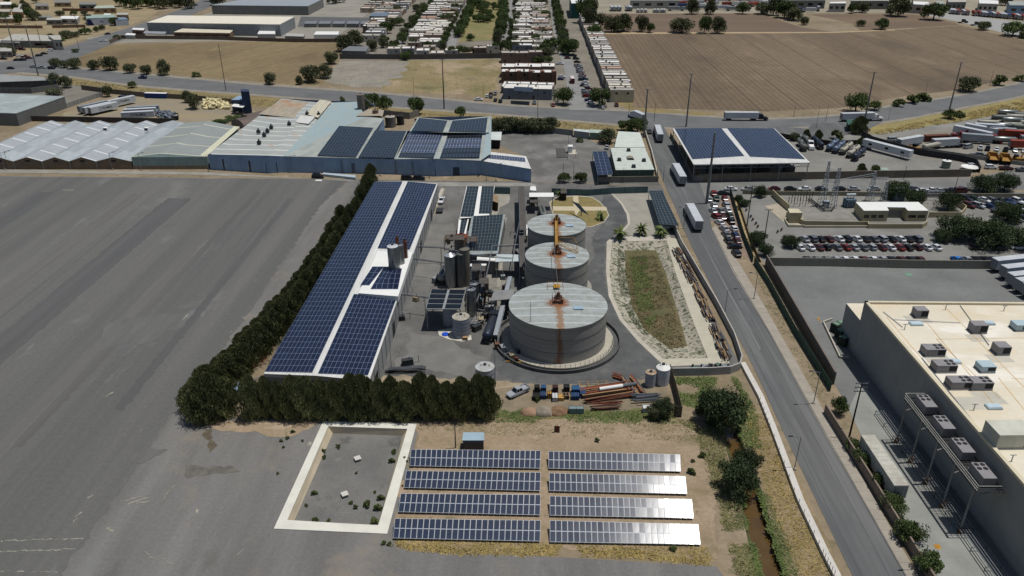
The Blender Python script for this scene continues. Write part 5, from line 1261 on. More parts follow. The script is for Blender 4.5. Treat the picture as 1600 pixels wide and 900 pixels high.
pvp([(707, 189), (762, 184), (759, 206), (701, 206)], [zf + 2.4, zf + 1.5, zf + 1.5, zf + 2.4], 12, 8, PVD)
for k in range(5):
 y0, y1 = 209 + k * 7.6, 215.5 + k * 7.6
 def L(x0, x1, y, ya=209, yb=247): return x0 + (x1 - x0) * (y - ya) / (yb - ya)
 pvp([(L(638, 622, y0), y0), (L(692, 677, y0), y0 + 1), (L(692, 677, y1), y1 + 1), (L(638, 622, y1), y1)], [zf + .1, zf + 1.0, zf + 1.0, zf + .1], 12, 2, PVN if k < 4 else PVD)
 pvp([(L(700, 687, y0), y0 + 1), (L(754, 749, y0), y0), (L(754, 749, y1), y1), (L(700, 687, y1), y1 + 1)], [zf + 1.0, zf + .3, zf + .3, zf + 1.0], 12, 2, PVN if k in (1, 2) else PVD)
pvp([(755, 241), (820, 247), (821, 252.5), (756, 247)], [5.6, 5.4, 5.4, 5.6], 16, 2, PVN)
def fdoor(x0, x1, hh, m, name='door'):
 a = P(x0, 267 + (x0 - 325) * 17 / 505); b = P(x1, 267 + (x1 - 325) * 17 / 505); d = MB()
 ya = min(q.y for q in ft) ; f0 = ft[0] + (ft[-1] - ft[0]) * 0
 def wy(X):
  for p, q in zip(ft, ft[1:]):
   if p.x <= X <= q.x: return p.y + (q.y - p.y) * (X - p.x) / (q.x - p.x) - .11
  return ft[-1].y - .11
 d.quad((a.x, wy(a.x), 0), (b.x, wy(b.x), 0), (b.x, wy(b.x), hh), (a.x, wy(a.x), hh)); return d.build(name, m, t)
fdoor(417, 434, 4.2, mat('teal_door', (64, 96, 104))); fdoor(679, 717, 3.4, mat('grille_door', (62, 76, 96), var=.3, scale=2)); fdoor(548, 553, 4, mat('grey_door', (104, 116, 130)))
for x in (531, 615, 642): fdoor(x, x + 4, 5.4, mat('pale_blue_sheet', (122, 140, 158)), 'wall_sheet')
for x in (348, 390): fdoor(x, x + 2.5, 4.6, GLASS, 'vent_hole')
for x, y in ((405, 224), (418, 206), (424, 200), (452, 195), (413, 212), (404, 207), (480, 179), (498, 180)):
 p = P(x, y, zf + 1.2); m_ = MB(); m_.cbox(p.x, p.y, p.z + .4, 1.4, 1.4, 1.2); m_.lathe([(.3, p.z + 1), (.3, p.z + 1.6), (.5, p.z + 1.7), (.01, p.z + 1.9)], 10, p.x, p.y); m_.build('roof_vent', DSTEEL, t)
silo(653 - 5, 653 + 8, 186, 199, 'dark weathered tank in the courtyard behind the factory', mat('weathered_tank', (98, 96, 92), var=.2), name='tank', roofm=mat('rusty_pale_top', (150, 136, 116)), z0=0, cone=.1)
silo(602, 618, 184, 200, 'grey round tank in the courtyard behind the factory roof', mat('weathered_tank_b', (112, 110, 106), var=.2), name='tank', roofm=mat('pale_top_b', (176, 170, 158)), cone=.1)
silo(620, 631, 182, 196, 'black narrow tank beside the grey courtyard tank', mat('black_tank', (52, 50, 50)), name='tank', cone=.1)
silo(558, 570, 149, 174, 'rusty brown hopper tower on the factory roof edge', mat('hopper_metal', (122, 112, 104)), name='hopper_tower', z0=zf, cone=.1)
silo(582, 591, 173, 182, 'small brown drum on the factory roof beside the hopper', mat('drum_brown', (120, 100, 84)), name='drum', z0=zf, cone=.1)
cv = thing('hopper_chute', 'thin pale chute slanting down from the hopper tower', 'chute'); m_ = MB(); m_.tube(P(562, 147, 14), P(586, 166, 8), .25, n=6); m_.build('pipe', STEEL, cv)
m_ = MB(); m_.tube(P(586, 174, 6), P(586, 166, 8), .15, n=6); m_.build('leg', STEEL, cv)
BRN = mat('brown_gable_brick', (142, 122, 102), rgb2=(112, 96, 82), scale=.5, fine=.12)
RS = rib_mat('bluish_sheet_roof', (180, 190, 194), pitch=.9, depth=.3, rgb2=(164, 170, 172), sheet=3, rough=.5, metal=.1)
RS2 = rib_mat('bluish_striped_roof', (178, 186, 190), pitch=.9, axis=1, depth=.25, rgb2=(162, 166, 168), strips=(9, .8, (232, 236, 238)), rough=.5, metal=.1)
val = [-66, -22, 21, 66, 108, 150, 205]
Z0, Z1 = 3.2, 4.9
for i in range(len(val) - 1):
 a, b = P(val[i], 252, Z0), P(val[i + 1], 252, Z0); L = P(100, 191, 4).y - a.y
 t = thing('brick_gable_shed', '%s brick-gabled shed counting from the green-walled shed' % nth(len(val) - 2 - i), 'shed', (0, 0, 0), 0, 'row of gabled sheds')
 g = Vector((GA * L - .5, L, 0)); W = b.x - a.x
 g = Vector((P(0, 190, Z0).x * 0 + GA * L, L, 0))
 m = (a + b) / 2; m.z = Z1
 r = MB(); roofq(r, (a + g, m + g, m, a)); roofq(r, (m + g, b + g, b, m)); r.build('roof', RS if i % 2 else RS2, t)
 w_ = MB(); w_.quad((a.x, a.y, 0), (b.x, b.y, 0), (b.x, b.y, Z0 - .03), (a.x, a.y, Z0 - .03)); w_.tri((a.x, a.y, Z0 - .03), (b.x, b.y, Z0 - .03), (m.x, m.y, Z1 - .06))
 w_.quad((b.x + g.x, b.y + L, 0), (a.x + g.x, a.y + L, 0), (a.x + g.x, a.y + L, Z0), (b.x + g.x, b.y + L, Z0)); w_.tri((b.x + g.x, b.y + L, Z0), (a.x + g.x, a.y + L, Z0), (m.x + g.x, m.y + L, Z1 - .05))
 w_.build('wall', BRN, t)
 p_ = MB(); p_.box(a.x - .2, a.y - .25, 0, a.x + .2, a.y - .02, Z0); p_.build('pillar', CONC2, t)
 v_ = MB(); v_.box(m.x - .9, m.y - .06, 2.9, m.x + .9, m.y - .01, 3.7); v_.build('window', GLASS, t)
 tr = MB(); tr.tube((a.x, a.y - .06, Z0), (m.x, m.y - .06, Z1), .1, n=4); tr.tube((m.x, m.y - .06, Z1), (b.x, b.y - .06, Z0), .1, n=4); tr.build('roof_trim', mat('trim_pale', (180, 184, 184)), t)
t, cs = hall('green_shed', 'wide grey-green walled shed with striped roof beside the blue factory', 'shed', ((288, 192), (205, 245.5)), ((372, 198), (323, 245)), ((325, 189), (250, 240)), 5.0, 6.2,
 rib_mat('green_sheet_wall', (152, 172, 168), pitch=.9, depth=.4, rgb2=(132, 152, 150), rough=.6, metal=0), rib_mat('grey_striped_roof', (158, 164, 160), pitch=1, axis=1, depth=.2, rgb2=(146, 150, 148), strips=(14, 1.0, (206, 208, 186)), rough=.55, metal=.1))
m_ = MB(); roofq(m_, [P(366, 197, 5.4), P(375, 198, 5.3), P(323, 244, 5.1), P(312, 243, 5.3)]); m_.build('roof_sheet', mat('cream_roof_strip', (206, 206, 180), var=.05), t)
m_ = MB(); a, b = cs[1], cs[3]; m_.quad((a.x, a.y - .06, 0), (b.x, b.y - .06, 0), (b.x, b.y - .06, 1.4), (a.x, a.y - .06, 1.4)); m_.build('dado', mat('dado_brown', (140, 124, 104), var=.1), t)
for x, y in ((166, 204), (230, 204)):
 p = P(x, y, 4.6); t_ = thing('air_cooler', 'small white roof cooler on the %s gabled shed roof' % ('bluish' if x == 166 else 'pale striped'), 'cooler', p); m_ = MB(); m_.cbox(0, 0, .7, 1.8, 1.8, 1.4); m_.build('cabinet', WHITE, t_); m_ = MB(); m_.cbox(0, -.91, .7, 1.3, .05, 1.0); m_.build('louver_panel', DSTEEL, t_)
wall_px('yard_wall', 'dark wall behind the gabled sheds', 'wall', [(-60, 189), (60, 189.5), (275, 193.5)], 2.6, .3, mat('dark_wall', (84, 80, 76), var=.15))
wall_px('yard_wall', 'brown block wall between the lorry yard and the highway verge', 'wall', [(128, 140), (180, 147), (230, 152), (300, 156), (370, 163)], 2.6, .25, blocks_mat('brown_block', (118, 108, 96), 5))
wall_px('yard_wall', 'grey slab wall slanting up beside the parked trailers', 'wall', [(102, 170), (130, 160), (161, 150), (160, 140)], 2.4, .25, blocks_mat('grey_slab', (150, 150, 146), 3))
wall_px('yard_wall', 'grey block wall behind the module-roofed factory end', 'wall', [(598, 182), (640, 186), (655, 181)], 3.2, .25, blocks_mat('slab_wall', (130, 126, 118), 4))
wall_px('yard_wall', 'pale wall behind the north yard', 'wall', [(775, 200), (830, 206), (862, 208), (895, 212)], 2.6, .25, blocks_mat('pale_slab', (140, 138, 134), 4))
def quonset(label, c, R, L, ang, m):
 t = thing('arched_shed', label, 'shed', P(*c), math.radians(-ang), 'arched sheds'); m_ = MB(); n = 14
 for k in range(n):
  a, b = math.pi * k / n, math.pi * (k + 1) / n
  m_.quad((R * math.cos(a), 0, R * .6 * math.sin(a) + .5), (R * math.cos(a), L, R * .6 * math.sin(a) + .5), (R * math.cos(b), L, R * .6 * math.sin(b) + .5), (R * math.cos(b), 0, R * .6 * math.sin(b) + .5))
 m_.build('roof', m, t); m_ = MB()
 m_._add([(R * math.cos(math.pi * k / n), .02, R * .6 * math.sin(math.pi * k / n) + .5) for k in range(n + 1)] + [(-R, .02, 0), (R, .02, 0)], [tuple(range(n + 3))]); m_.build('wall', mat('arch_wall', (128, 122, 112)), t)
QM = rib_mat('brown_arched_roof', (116, 102, 94), pitch=1, axis=0, depth=.3, rgb2=(98, 86, 80), rough=.6, metal=.1)
quonset('brown arched shed nearest the green-walled shed', (372, 199), 5.5, 16, 40, QM); quonset('brown arched shed behind the nearer arched one', (385, 192), 5.5, 16, 40, QM)
t, q = shed('grey_warehouse', 'grey flat-roofed warehouse with dark eaves beside the gabled sheds', 'warehouse', [(-60, 143), (101, 150.5), (25, 177), (-160, 171)], 6.0, rib_mat('warehouse_wall', (120, 122, 120), pitch=1, depth=.4, rough=.6, metal=0), rib_mat('warehouse_roof', (176, 184, 182), pitch=1, depth=.2, strips=None, sheet=4, rgb2=(160, 170, 170), rough=.5, metal=.1), over=.1, th=.3)
for k in range(9):
 m_ = MB(); u = .12 + (k % 3) * .3; v = .15 + (k // 3) * .3
 p0 = (q[0] * (1 - u) + q[1] * u) * (1 - v) + (q[3] * (1 - u) + q[2] * u) * v; m_.box(p0.x - 4, p0.y - .35, 6.02, p0.x + 4, p0.y + .35, 6.06); m_.build('skylight', mat('skylight_sheet', (214, 220, 218)), t)
t, q = shed('dark_open_shed', 'dark open-fronted shed with grey roof by the highway junction', 'shed', [(-60, 112), (64, 120), (88, 125), (0, 128)], 5.0, mat('dark_wall_b', (92, 90, 88)), mat('grey_shed_roof', (150, 154, 152), var=.1), over=.1)
wall_px('yard_wall', 'grey wall in front of the dark open shed', 'wall', [(-30, 146), (50, 146), (92, 140), (88, 132)], 3, .3, blocks_mat('grey_shed_wall', (120, 118, 114), 3))
t, q = shed('blue_tower', 'dark blue steel tower of the small works by the highway', 'tower', [(376, 139), (389, 139), (389, 143), (376, 143)], 11, rib_mat('navy_sheet', (46, 62, 96), pitch=.8, rough=.6, metal=0), mat('navy_top', (60, 70, 96)), over=.05)
shed('blue_lean_to', 'pale blue roof beside the dark blue tower', 'roof', [(374, 149), (379, 150), (378, 156), (361, 156)], 6, mat('navy_wall', (60, 70, 92)), mat('pale_blue_roof', (140, 166, 190)), over=.1)
shed('white_canopy_roof', 'small white canopy in front of the dark blue tower', 'canopy', [(365, 162), (384, 164), (379, 168), (361, 166)], 4, None, WHITE, leg=.1)
m_ = MB(); r = random.Random(5)
for k in range(160):
 u = r.random(); x = 317 + u * 40; y = 160 + r.random() * 11; p = P(x, y); h = 2.6 * (1 - abs(u - .4)) * r.random()
 m_.M = Matrix.Translation((p.x, p.y, h)) @ Matrix.Rotation(r.uniform(0, 3), 4, Vector((r.random(), r.random(), r.random() + .1)).normalized()); s = r.uniform(.7, 2.4); m_.cbox(0, 0, 0, s, s * .7, s * .6)
m_.M = None
tag(m_.build('rubble', mat('cream_foam', (226, 214, 168), var=.1)), 'heap of cream-coloured waste by the highway wall', 'rubble heap', kind='stuff')
m_ = MB()
for k in range(140):
 x = 246 + r.random() * 28; y = 178 + r.random() * 9; p = P(x, y); m_.M = Matrix.Translation((p.x, p.y, r.uniform(0, 2))) @ Matrix.Rotation(r.uniform(0, 3), 4, Vector((r.random(), r.random(), r.random() + .1)).normalized()); s = r.uniform(.4, 1.8); m_.cbox(0, 0, 0, s, s * .5, s * .5)
m_.M = None
tag(m_.build('debris', mat('scrap_grey_blue', (128, 138, 150), var=.4, scale=1)), 'heap of grey scrap beside the parked lettered trailers', 'scrap heap', kind='stuff')
CONTB = mat('container_blue', (46, 72, 128), var=.1)
def container(label, c, ang, L=12, m=CONTB, roof=None, name='shipping_container', group=None, Wd=2.44, Hc=2.7, world=None):
 t = thing(name, label, 'container', world if world is not None else P(*c), math.radians(-ang), group)
 b = MB(); b.box(-Wd / 2, 0, .12, Wd / 2, L, Hc)
 for k in range(int(L / .6)):
  for s in (-1, 1): b.box(s * Wd / 2 - .03 + (s > 0) * .0, .3 + k * .6, .3, s * Wd / 2 + .03, .55 + k * .6, Hc - .2)
 b.build('box', m, t); r = MB(); r.box(-Wd / 2 - .02, -.02, Hc, Wd / 2 + .02, L + .02, Hc + .05); r.build('roof', roof or m, t)
 d = MB()
 for s in (-1, 1): d.box(s * Wd / 4 - Wd / 4 + .08, -.05, .25, s * Wd / 4 + Wd / 4 - .08, -.01, Hc - .15)
 d.build('door', m, t)
 return t
container('blue shipping container with white roof beside the highway wall', (262, 153.5), -84, 12.2, CONTB, WHITE)
container('small dark blue container behind the lettered trailers', (197, 158), -70, 3.5, mat('navy_box', (54, 62, 84)))
t = thing('skip', 'open black skip beside the scrap heap', 'skip', P(275, 186), .35); m_ = MB(); m_.box(-1.2, -3, .2, 1.2, 3, .35)
for s in (-1, 1): m_.box(s * 1.2 - .06, -3, .2, s * 1.2 + .06, 3, 2.2); m_.box(-1.2, s * 3 - .06, .2, 1.2, s * 3 + .06, 2.2)
m_.build('hull', mat('skip_black', (44, 44, 48)), t); m_ = MB(); m_.box(-1.0, -2.7, 1.5, 1.0, 2.7, 1.7); m_.build('load', CONC2, t)
# lettered trailers in the works yard
INK = mat('dark_lettering', (30, 32, 38))
def lettering(par, text, size, M, m=INK, name='lettering'):
 cu = bpy.data.curves.new(name, 'FONT'); cu.body = text; cu.size = size; cu.align_x = 'CENTER'; cu.align_y = 'CENTER'; cu.extrude = .004; cu.offset = size * .018
 o = bpy.data.objects.new(name, cu); C.objects.link(o); o.data.materials.append(m)
 dg = bpy.context.evaluated_depsgraph_get(); me = bpy.data.meshes.new_from_object(o.evaluated_get(dg)); bpy.data.objects.remove(o)
 o = bpy.data.objects.new(name, me); C.objects.link(o); o.parent = par; o.matrix_local = M
 if not me.materials: me.materials.append(m)
 return o
def ring(par, M):
 m_ = MB(); n = 24
 for k in range(n):
  a, b = 2 * math.pi * k / n, 2 * math.pi * (k + 1) / n
  m_.quad((.75 * math.cos(a), .75 * math.sin(a), 0), (1.0 * math.cos(a), 1.0 * math.sin(a), 0), (1.0 * math.cos(b), 1.0 * math.sin(b), 0), (.75 * math.cos(b), .75 * math.sin(b), 0))
 o = m_.build('logo_ring', INK, par); o.matrix_local = M
def sideM(x, y, z, s):   # text reading on the trailer flank x = +-1.28
 return Matrix.Translation((x, y, z)) @ Matrix(((0, 0, s, 0), (s, 0, 0, 0), (0, 1, 0, 0), (0, 0, 0, 1)))
def lettered(px, py, ang, label):
 o = trailer(px, py, ang, label, TR_W, 14.6, 'lettered white trailers in the works yard')
 lettering(o, 'TRAMSA', 1.5, sideM(1.29, 8.4, 2.55, 1)); 
 M = sideM(1.29, 4.7, 2.55, 1) @ Matrix.Diagonal((.8, .8, 1, 1)); ring(o, M)
 return o
A1 = 32
lettered(142, 181, A1, 'white trailer with ring emblem and dark letters, in front of its trio')
lettered(171, 170, A1, 'white lettered trailer nose to tail behind the front one of the trio')
trailer(133, 181, A1, 'white plain trailer in the middle of the trio by the slab wall', TR_W, 14.6, 'parked trailers in the works yard')
trailer(125, 179, A1, 'grey trailer nearest the slanting slab wall', TR_G, 14.6, 'parked trailers in the works yard')
lettered(192, 188.5, 76, 'lettered white trailer standing in front of the gabled sheds')
trailer(196, 183.5, 76, 'pale trailer just behind the lettered one by the gabled sheds', TR_W, 14.6, 'parked trailers in the works yard')
trailer(201, 180, 76, 'pale trailer farthest back of the three by the scrap heap', TR_G, 14.6, 'parked trailers in the works yard')
# office by the street
t, q = shed('green_office', 'flat-roofed green-walled office beside the blue carport', 'building', [(954, 231), (1007.5, 230.5), (1022.5, 265), (962, 265.5)], 4.0, rib_mat('green_render', (92, 112, 92), pitch=1.2, rgb2=(80, 98, 82), rough=.7, metal=0), mat('pale_green_roof', (196, 204, 196), var=.1, scale=.5, fine=.06), over=.15)
for x, y in ((982, 236), (967.5, 251), (1006, 252), (990, 261.5)):
 p = P(x, y, 4.05); m_ = MB(); m_.cbox(p.x, p.y, 4.6, 1.3, 1.3, 1.0); m_.cbox(p.x, p.y, 4.15, 1.6, 1.6, .15); m_.build('roof_cooler', DSTEEL, t)
p = P(985, 249, 4.0); m_ = MB()
for k in range(8):
 a, b = math.pi * k / 8, math.pi * (k + 1) / 8; m_.quad((p.x + 1.4 * math.cos(a), p.y - 1, 4 + 1.0 * math.sin(a)), (p.x + 1.4 * math.cos(b), p.y - 1, 4 + 1.0 * math.sin(b)), (p.x + 1.4 * math.cos(b), p.y + 2, 4 + 1.0 * math.sin(b)), (p.x + 1.4 * math.cos(a), p.y + 2, 4 + 1.0 * math.sin(a)))
m_.build('skylight', mat('skylight_tan', (150, 140, 120)), t)
t, q = shed('white_roof_annex', 'white roofed annex behind the green office', 'building', [(966, 205), (1000, 207), (1008, 230), (960, 230)], 4.2, mat('annex_wall', (170, 168, 160)), mat('annex_roof', (210, 216, 206), rgb2=(190, 200, 194), scale=.3), over=.15)
wall_px('block_wall', 'grey block wall in front of the green office and carport', 'wall', [(935, 271), (934, 286), (1028, 284.5), (1027, 270)], 2.4, .25, mat('block_office', (140, 132, 120), var=.15, scale=.7, fine=.1))
wall_px('street_wall', 'thin white wall along the street beside the green office', 'wall', [(1006, 203), (1018, 240), (1028, 284)], 1.6, .25, WCONC)
shed('gate_lodge', 'small pale green lodge at the yard entrance', 'lodge', [(921, 202), (943, 203), (943, 208), (921, 207)], 3.2, mat('lodge_green', (120, 140, 128)), mat('lodge_roof', (176, 190, 180)))
shed('gate_lodge', 'low grey shed between the wall and green lodge', 'lodge', [(896, 201), (922, 203), (922, 207), (896, 204)], 3.0, mat('lodge_grey', (150, 152, 150)), mat('lodge_roof_b', (196, 202, 200)))
shed('white_guard_canopy', 'white canopy on posts at the factory end wall', 'canopy', [(763, 206), (784, 206), (783, 219), (763, 218)], 4, mat('guard_dark', (60, 58, 56)), mat('guard_roof', (206, 214, 210)), over=1.5)
t = thing('weighbridge', 'dark weighbridge strip on a pale island in the north yard', 'weighbridge', P(877, 240)); o = P(877, 240)
m_ = MB(); m_.box(-2, -6, .05, 2, 7, .25); m_.build('deck', mat('weigh_deck', (84, 84, 82)), t)
m_ = MB()
for x in (-2.2, 2.2, 5.6): m_.tube((x, -6, 0), (x, -6, 3), .08, n=5)
m_.build('bollard', YELL, t)
m_ = MB(); m_.box(3.0, -2, .05, 6.4, 5, .3); m_.build('island_kerb', CONC, t)
shed('weigh_booth', 'small white booth beside the weighbridge', 'booth', [(887, 226), (895, 226), (895, 229), (887, 229)], 3, WHITE, WHITE)
GFEN = mat('blue_green_mesh', (92, 116, 116), var=.12)
fence_px('mesh_fence', 'blue-green mesh fence along the north edge of the oval lawn', [(862, 304), (920, 306), (957, 303), (1012, 301)], 2.4, GFEN, DSTEEL, 4)
fence_px('mesh_fence', 'blue-green gate panels beside the narrow module shed', [(772, 303), (797, 303.5)], 2.6, GFEN, DSTEEL, 4)
wall_px('street_wall', 'long white-capped wall between the factory and the street', 'wall', [(1046, 343), (1064, 384), (1092, 432), (1120, 480), (1146, 530), (1158, 566), (1155, 578), (1140, 584), (1108, 586), (1050, 587)], 2.0, .3, mat('street_wall_paint', (176, 174, 168), var=.1, scale=.5, fine=.1))
wall_px('street_parapet', 'low whitewashed parapet between the canal bank and the street', 'wall', [(1160, 570), (1188, 622), (1209, 675), (1250, 785), (1290, 870), (1308, 905), (1340, 980)], .75, 1.15, WCONC)
t = thing('parapet_posts', 'thin steel post line along the canal side of the whitewashed parapet', 'fence'); t.name = 'post_fence'
for k in range(22):
 u = k / 21; pl = [(1186, 632), (1202, 675), (1243, 785), (1283, 870), (1302, 905)]; s = u * 4; i = min(3, int(s)); p = P(*lerp2(pl[i], pl[i + 1], s - i))
 m_ = MB(); m_.tube((p.x, p.y, 0), (p.x, p.y, 1.9), .05, n=5); m_.build('post', STEEL, t)
# white warehouse (south-east)
ZW = 14.0
CW = mat('cream_roof', (224, 217, 198), rgb2=(212, 202, 180), scale=.07, fine=.05, rough=.6, k=.85, stretch=(.5, 1, 1), detail=9, st=(((240, 236, 226), .1, .54, .64, .7, .4, 1), ((176, 168, 148), .25, .66, .74, .6, .6, 1), ((210, 184, 140), .05, .6, .7, .4, .3, 1)))
WW = blocks_mat('warehouse_render', (158, 158, 154), 9, 30, dark=.12, var=.06, scale=.2)
a, b, c = P(1351, 470, ZW), P(1510, 650, ZW), P(1600, 757, ZW)
d = (P(1560, 710, ZW) - a).normalized(); far = a + d * 175; rt = Vector((110, (P(1600, 472, ZW).y - a.y) / (P(1600, 472, ZW).x - a.x) * 110, 0))
t = thing('white_warehouse', 'large cream-roofed warehouse with roof coolers beside the street', 'warehouse')
poly = [a, a + rt, far + rt, far]
m_ = MB(); m_.prism([(p.x, p.y) for p in poly], 0, ZW - .5, top=False); m_.build('wall', WW, t)
m_ = MB(); m_.prism([(p.x, p.y) for p in poly], ZW - .52, ZW - .5); m_.build('roof', CW, t)
m_ = MB()
n1 = Vector((d.y, -d.x, 0)); n1 = n1 if n1.x > 0 else -n1
for p, q, nn in ((a, far, n1), (a, a + rt, d)):
 w4 = [p, q, q + nn * .7, p + nn * .7]; m_.prism([(v.x, v.y) for v in w4], ZW - .51, ZW)
m_.build('parapet', mat('parapet_cream', (214, 204, 178), var=.05), t)
def onroof(px, py): return P(px, py, ZW - .5)
for k, (x0, y0, x1, y1) in enumerate(((1380, 488, 1410, 512), (1395, 500, 1500, 505), (1440, 560, 1545, 690), (1500, 478, 1545, 540), (1460, 585, 1440, 560))):
 m_ = MB(); m_.tube(onroof(x0, y0) + Vector((0, 0, .15)), onroof(x1, y1) + Vector((0, 0, .15)), .07, n=5); m_.build('conduit_pipe', STEEL, t)
RA = -math.atan2(d.x, -d.y)
sm = MB()
for (x0, y0, x1, y1) in ((1463, 530, 1600, 528), (1463, 530, 1562, 622), (1475, 478, 1600, 605), (1385, 495, 1440, 560), (1560, 590, 1600, 640), (1580, 592, 1700, 592), (1430, 482, 1560, 640)):
 p, q = onroof(x0, y0), onroof(x1, y1); e = (q - p).normalized(); s = Vector((-e.y, e.x, 0)) * .07; sm.quad(p - s + Vector((0, 0, .012)), q - s + Vector((0, 0, .012)), q + s + Vector((0, 0, .012)), p + s + Vector((0, 0, .012)))
sm.build('roof_seam', mat('ochre_seam', (206, 166, 98), var=.2), t)
st = MB()
for (x, y, w0, h0) in ((1434, 499, 5.2, 3.4), (1464, 560, 5, 3.4), (1510, 630, 5, 4), (1562, 560, 4.5, 3), (1527, 528, 4, 3), (1545, 622, 5, 4)):
 st = MB(); p = onroof(x, y); st.M = Matrix.Translation((p.x, p.y, p.z + .008)) @ Matrix.Rotation(.03, 4, 'Z'); st.quad((-w0 / 2, -h0 / 2, 0), (w0 / 2, -h0 / 2, 0), (w0 / 2, h0 / 2, 0), (-w0 / 2, h0 / 2, 0)); st.M = None; st.build('roof_pad', mat('grey_pad', (196, 192, 178), var=.08), t)
for x, y in ((1431, 507), (1543, 506), (1489, 566), (1552, 637)):
 p = onroof(x, y); m_ = MB(); m_.cbox(p.x, p.y, p.z + .2, 2.6, 1.5, .4); m_.cbox(p.x, p.y, p.z + .45, 2.3, 1.2, .1); m_.build('skylight', mat('skylight_dome', (196, 214, 222), rough=.2), t)
ACM = mat('unit_casing', (150, 148, 150), var=.1, metal=.2); ACD = mat('unit_coil', (44, 44, 48)); ACB = mat('unit_pale', (176, 196, 204), var=.05)
def ac_unit(px, py, z, label, w_=2.4, l_=4.0, h_=1.35, fans=4, m=ACM, rz=.02, group='roof cooling units on the cream warehouse'):
 t = thing('cooling_unit', label, 'air conditioner', P(px, py, z), rz, group)
 b = MB(); b.box(-l_ / 2, -w_ / 2, .35, l_ / 2, w_ / 2, .35 + h_); b.build('casing', m, t)
 c = MB(); c.box(l_ / 2 - 1.6, -w_ / 2 - .02, .5, l_ / 2 - .1, -w_ / 2 + .02, .2 + h_); c.box(l_ / 2 - .03, -w_ / 2 + .1, .5, l_ / 2 + .02, w_ / 2 - .1, .2 + h_); c.build('coil', ACD, t)
 for s in (-1, 1): b = MB(); b.box(-l_ / 2, s * w_ / 2 - .1, 0, l_ / 2, s * w_ / 2 + .1, .3); b.build('base_rail', STEEL, t)
 for k in range(fans):
  x = l_ / 2 - .55 - (k // 2) * 1.0; y = (-.5 if k % 2 else .5)
  f = MB(); f.tube((x, y, .35 + h_), (x, y, .38 + h_), .4, n=16); f.tube((x, y, .38 + h_), (x, y, .42 + h_), .1, n=8); f.build('fan', ACD, t)
 return t
zr_ = ZW - .5
ac_unit(1436, 494, zr_, 'lone purple-grey cooling unit near the roof corner', 2.2, 2.6, 1.6, 0)
ac_unit(1526, 518, zr_, 'grey cooling unit beside the double skylight', 2.2, 3.0, 1.7, 0)
ac_unit(1592, 514, zr_, 'pale blue slanted cooler at the roof edge of view', 2.4, 3.0, 1.2, 0, ACB)
ac_unit(1456, 553, zr_, 'wide cooling unit with four fans, farthest of the fan row')
ac_unit(1473, 578, zr_, 'second four-fan cooling unit of the row along the parapet')
ac_unit(1496, 604, zr_, 'third four-fan cooling unit of the row along the parapet')
ac_unit(1528, 605, zr_, 'four-fan cooling unit standing inward of the parapet row')
ac_unit(1562, 551, zr_, 'plain grey square cooling unit by the pipe stand', 2.4, 2.6, 1.6, 0)
ac_unit(1538, 578, zr_, 'pale blue slanted cooler above its dark shadow pad', 2.4, 2.8, 1.1, 0, ACB)
t2 = ac_unit(1572, 690, zr_, 'largest white ribbed cooling cabinet on the cream roof', 4.2, 6.2, 2.6, 0, mat('white_cabinet', (206, 206, 192)))
for x, y in ((1477, 484), (1568, 486), (1521, 641), (1580, 721), (1413, 515)):
 p = onroof(x, y); m_ = MB(); m_.tube((p.x, p.y, p.z), (p.x, p.y, p.z + 1.3), .09, n=6); m_.tube((p.x - .5, p.y, p.z + 1.3), (p.x + .5, p.y, p.z + 1.3), .07, n=6); m_.build('vent_pipe', STEEL, t)
a2 = P(1315, 473, 9.0); c2 = a - d * .05; L2 = (P(1342, 499, 9.0) - a2).length
a2 = c2 - d * L2
t3 = thing('warehouse_annex', 'lower cream-roofed annex behind the corner of the big warehouse', 'annex'); m_ = MB(); pl = [a2, a2 + rt * .3, c2 + rt * .3, c2]; m_.prism([(p.x, p.y) for p in pl], 0, 8.9, top=False); m_.build('wall', WW, t3)
m_ = MB(); m_.prism([(p.x, p.y) for p in pl], 8.9, 9.0); m_.build('roof', CW, t3)
pz = 9.7
pa, pb = P(1413, 622, pz), P(1524, 768, pz); e = d
wq0 = lambda p: a + d * ((p - a).dot(d))
w1, w2 = wq0(pa), wq0(pb)
t4 = thing('equipment_platform', 'steel outrigger platform on posts carrying four cooling units', 'platform')
off_ = (pa - w1); off_.z = 0; off_ = off_ - d * off_.dot(d); 
print('platform depth', off_.length)
if off_.length < 2.5 or off_.x > 0: off_ = -n1 * 4.0
pl = [w1, w2, w2 + off_, w1 + off_]
m_ = MB(); LL = (w2 - w1).length
for k in range(int(LL / .4)):
 p = w1 + d * (.4 * k); q = p + off_; m_.prism([(v.x, v.y) for v in (p, q, q + d * .09, p + d * .09)], pz - .15, pz)
for k in range(7):
 p = w1 + off_ * k / 6; q = p + d * LL; s = off_ * .012; m_.prism([(v.x, v.y) for v in (p, q, q + s, p + s)], pz - .35, pz - .16)
m_.build('deck_grating', mat('platform_dark', (92, 92, 92), var=.2), t4)
m_ = MB()
for zz in (.12, .6, 1.1):
 ps = [w1, w1 + off_, w2 + off_, w2]
 for p, q in zip(ps, ps[1:]): m_.tube((p.x, p.y, pz + zz), (q.x, q.y, pz + zz), .06, n=5)
L = (w2 - w1).length
for k in range(int(L / 2) + 1):
 p = w1 + off_ + d * (L * k / int(L / 2)); m_.tube((p.x, p.y, pz), (p.x, p.y, pz + 1.1), .05, n=5)
m_.build('railing_frame', mat('rail_paint', (186, 184, 176)), t4)
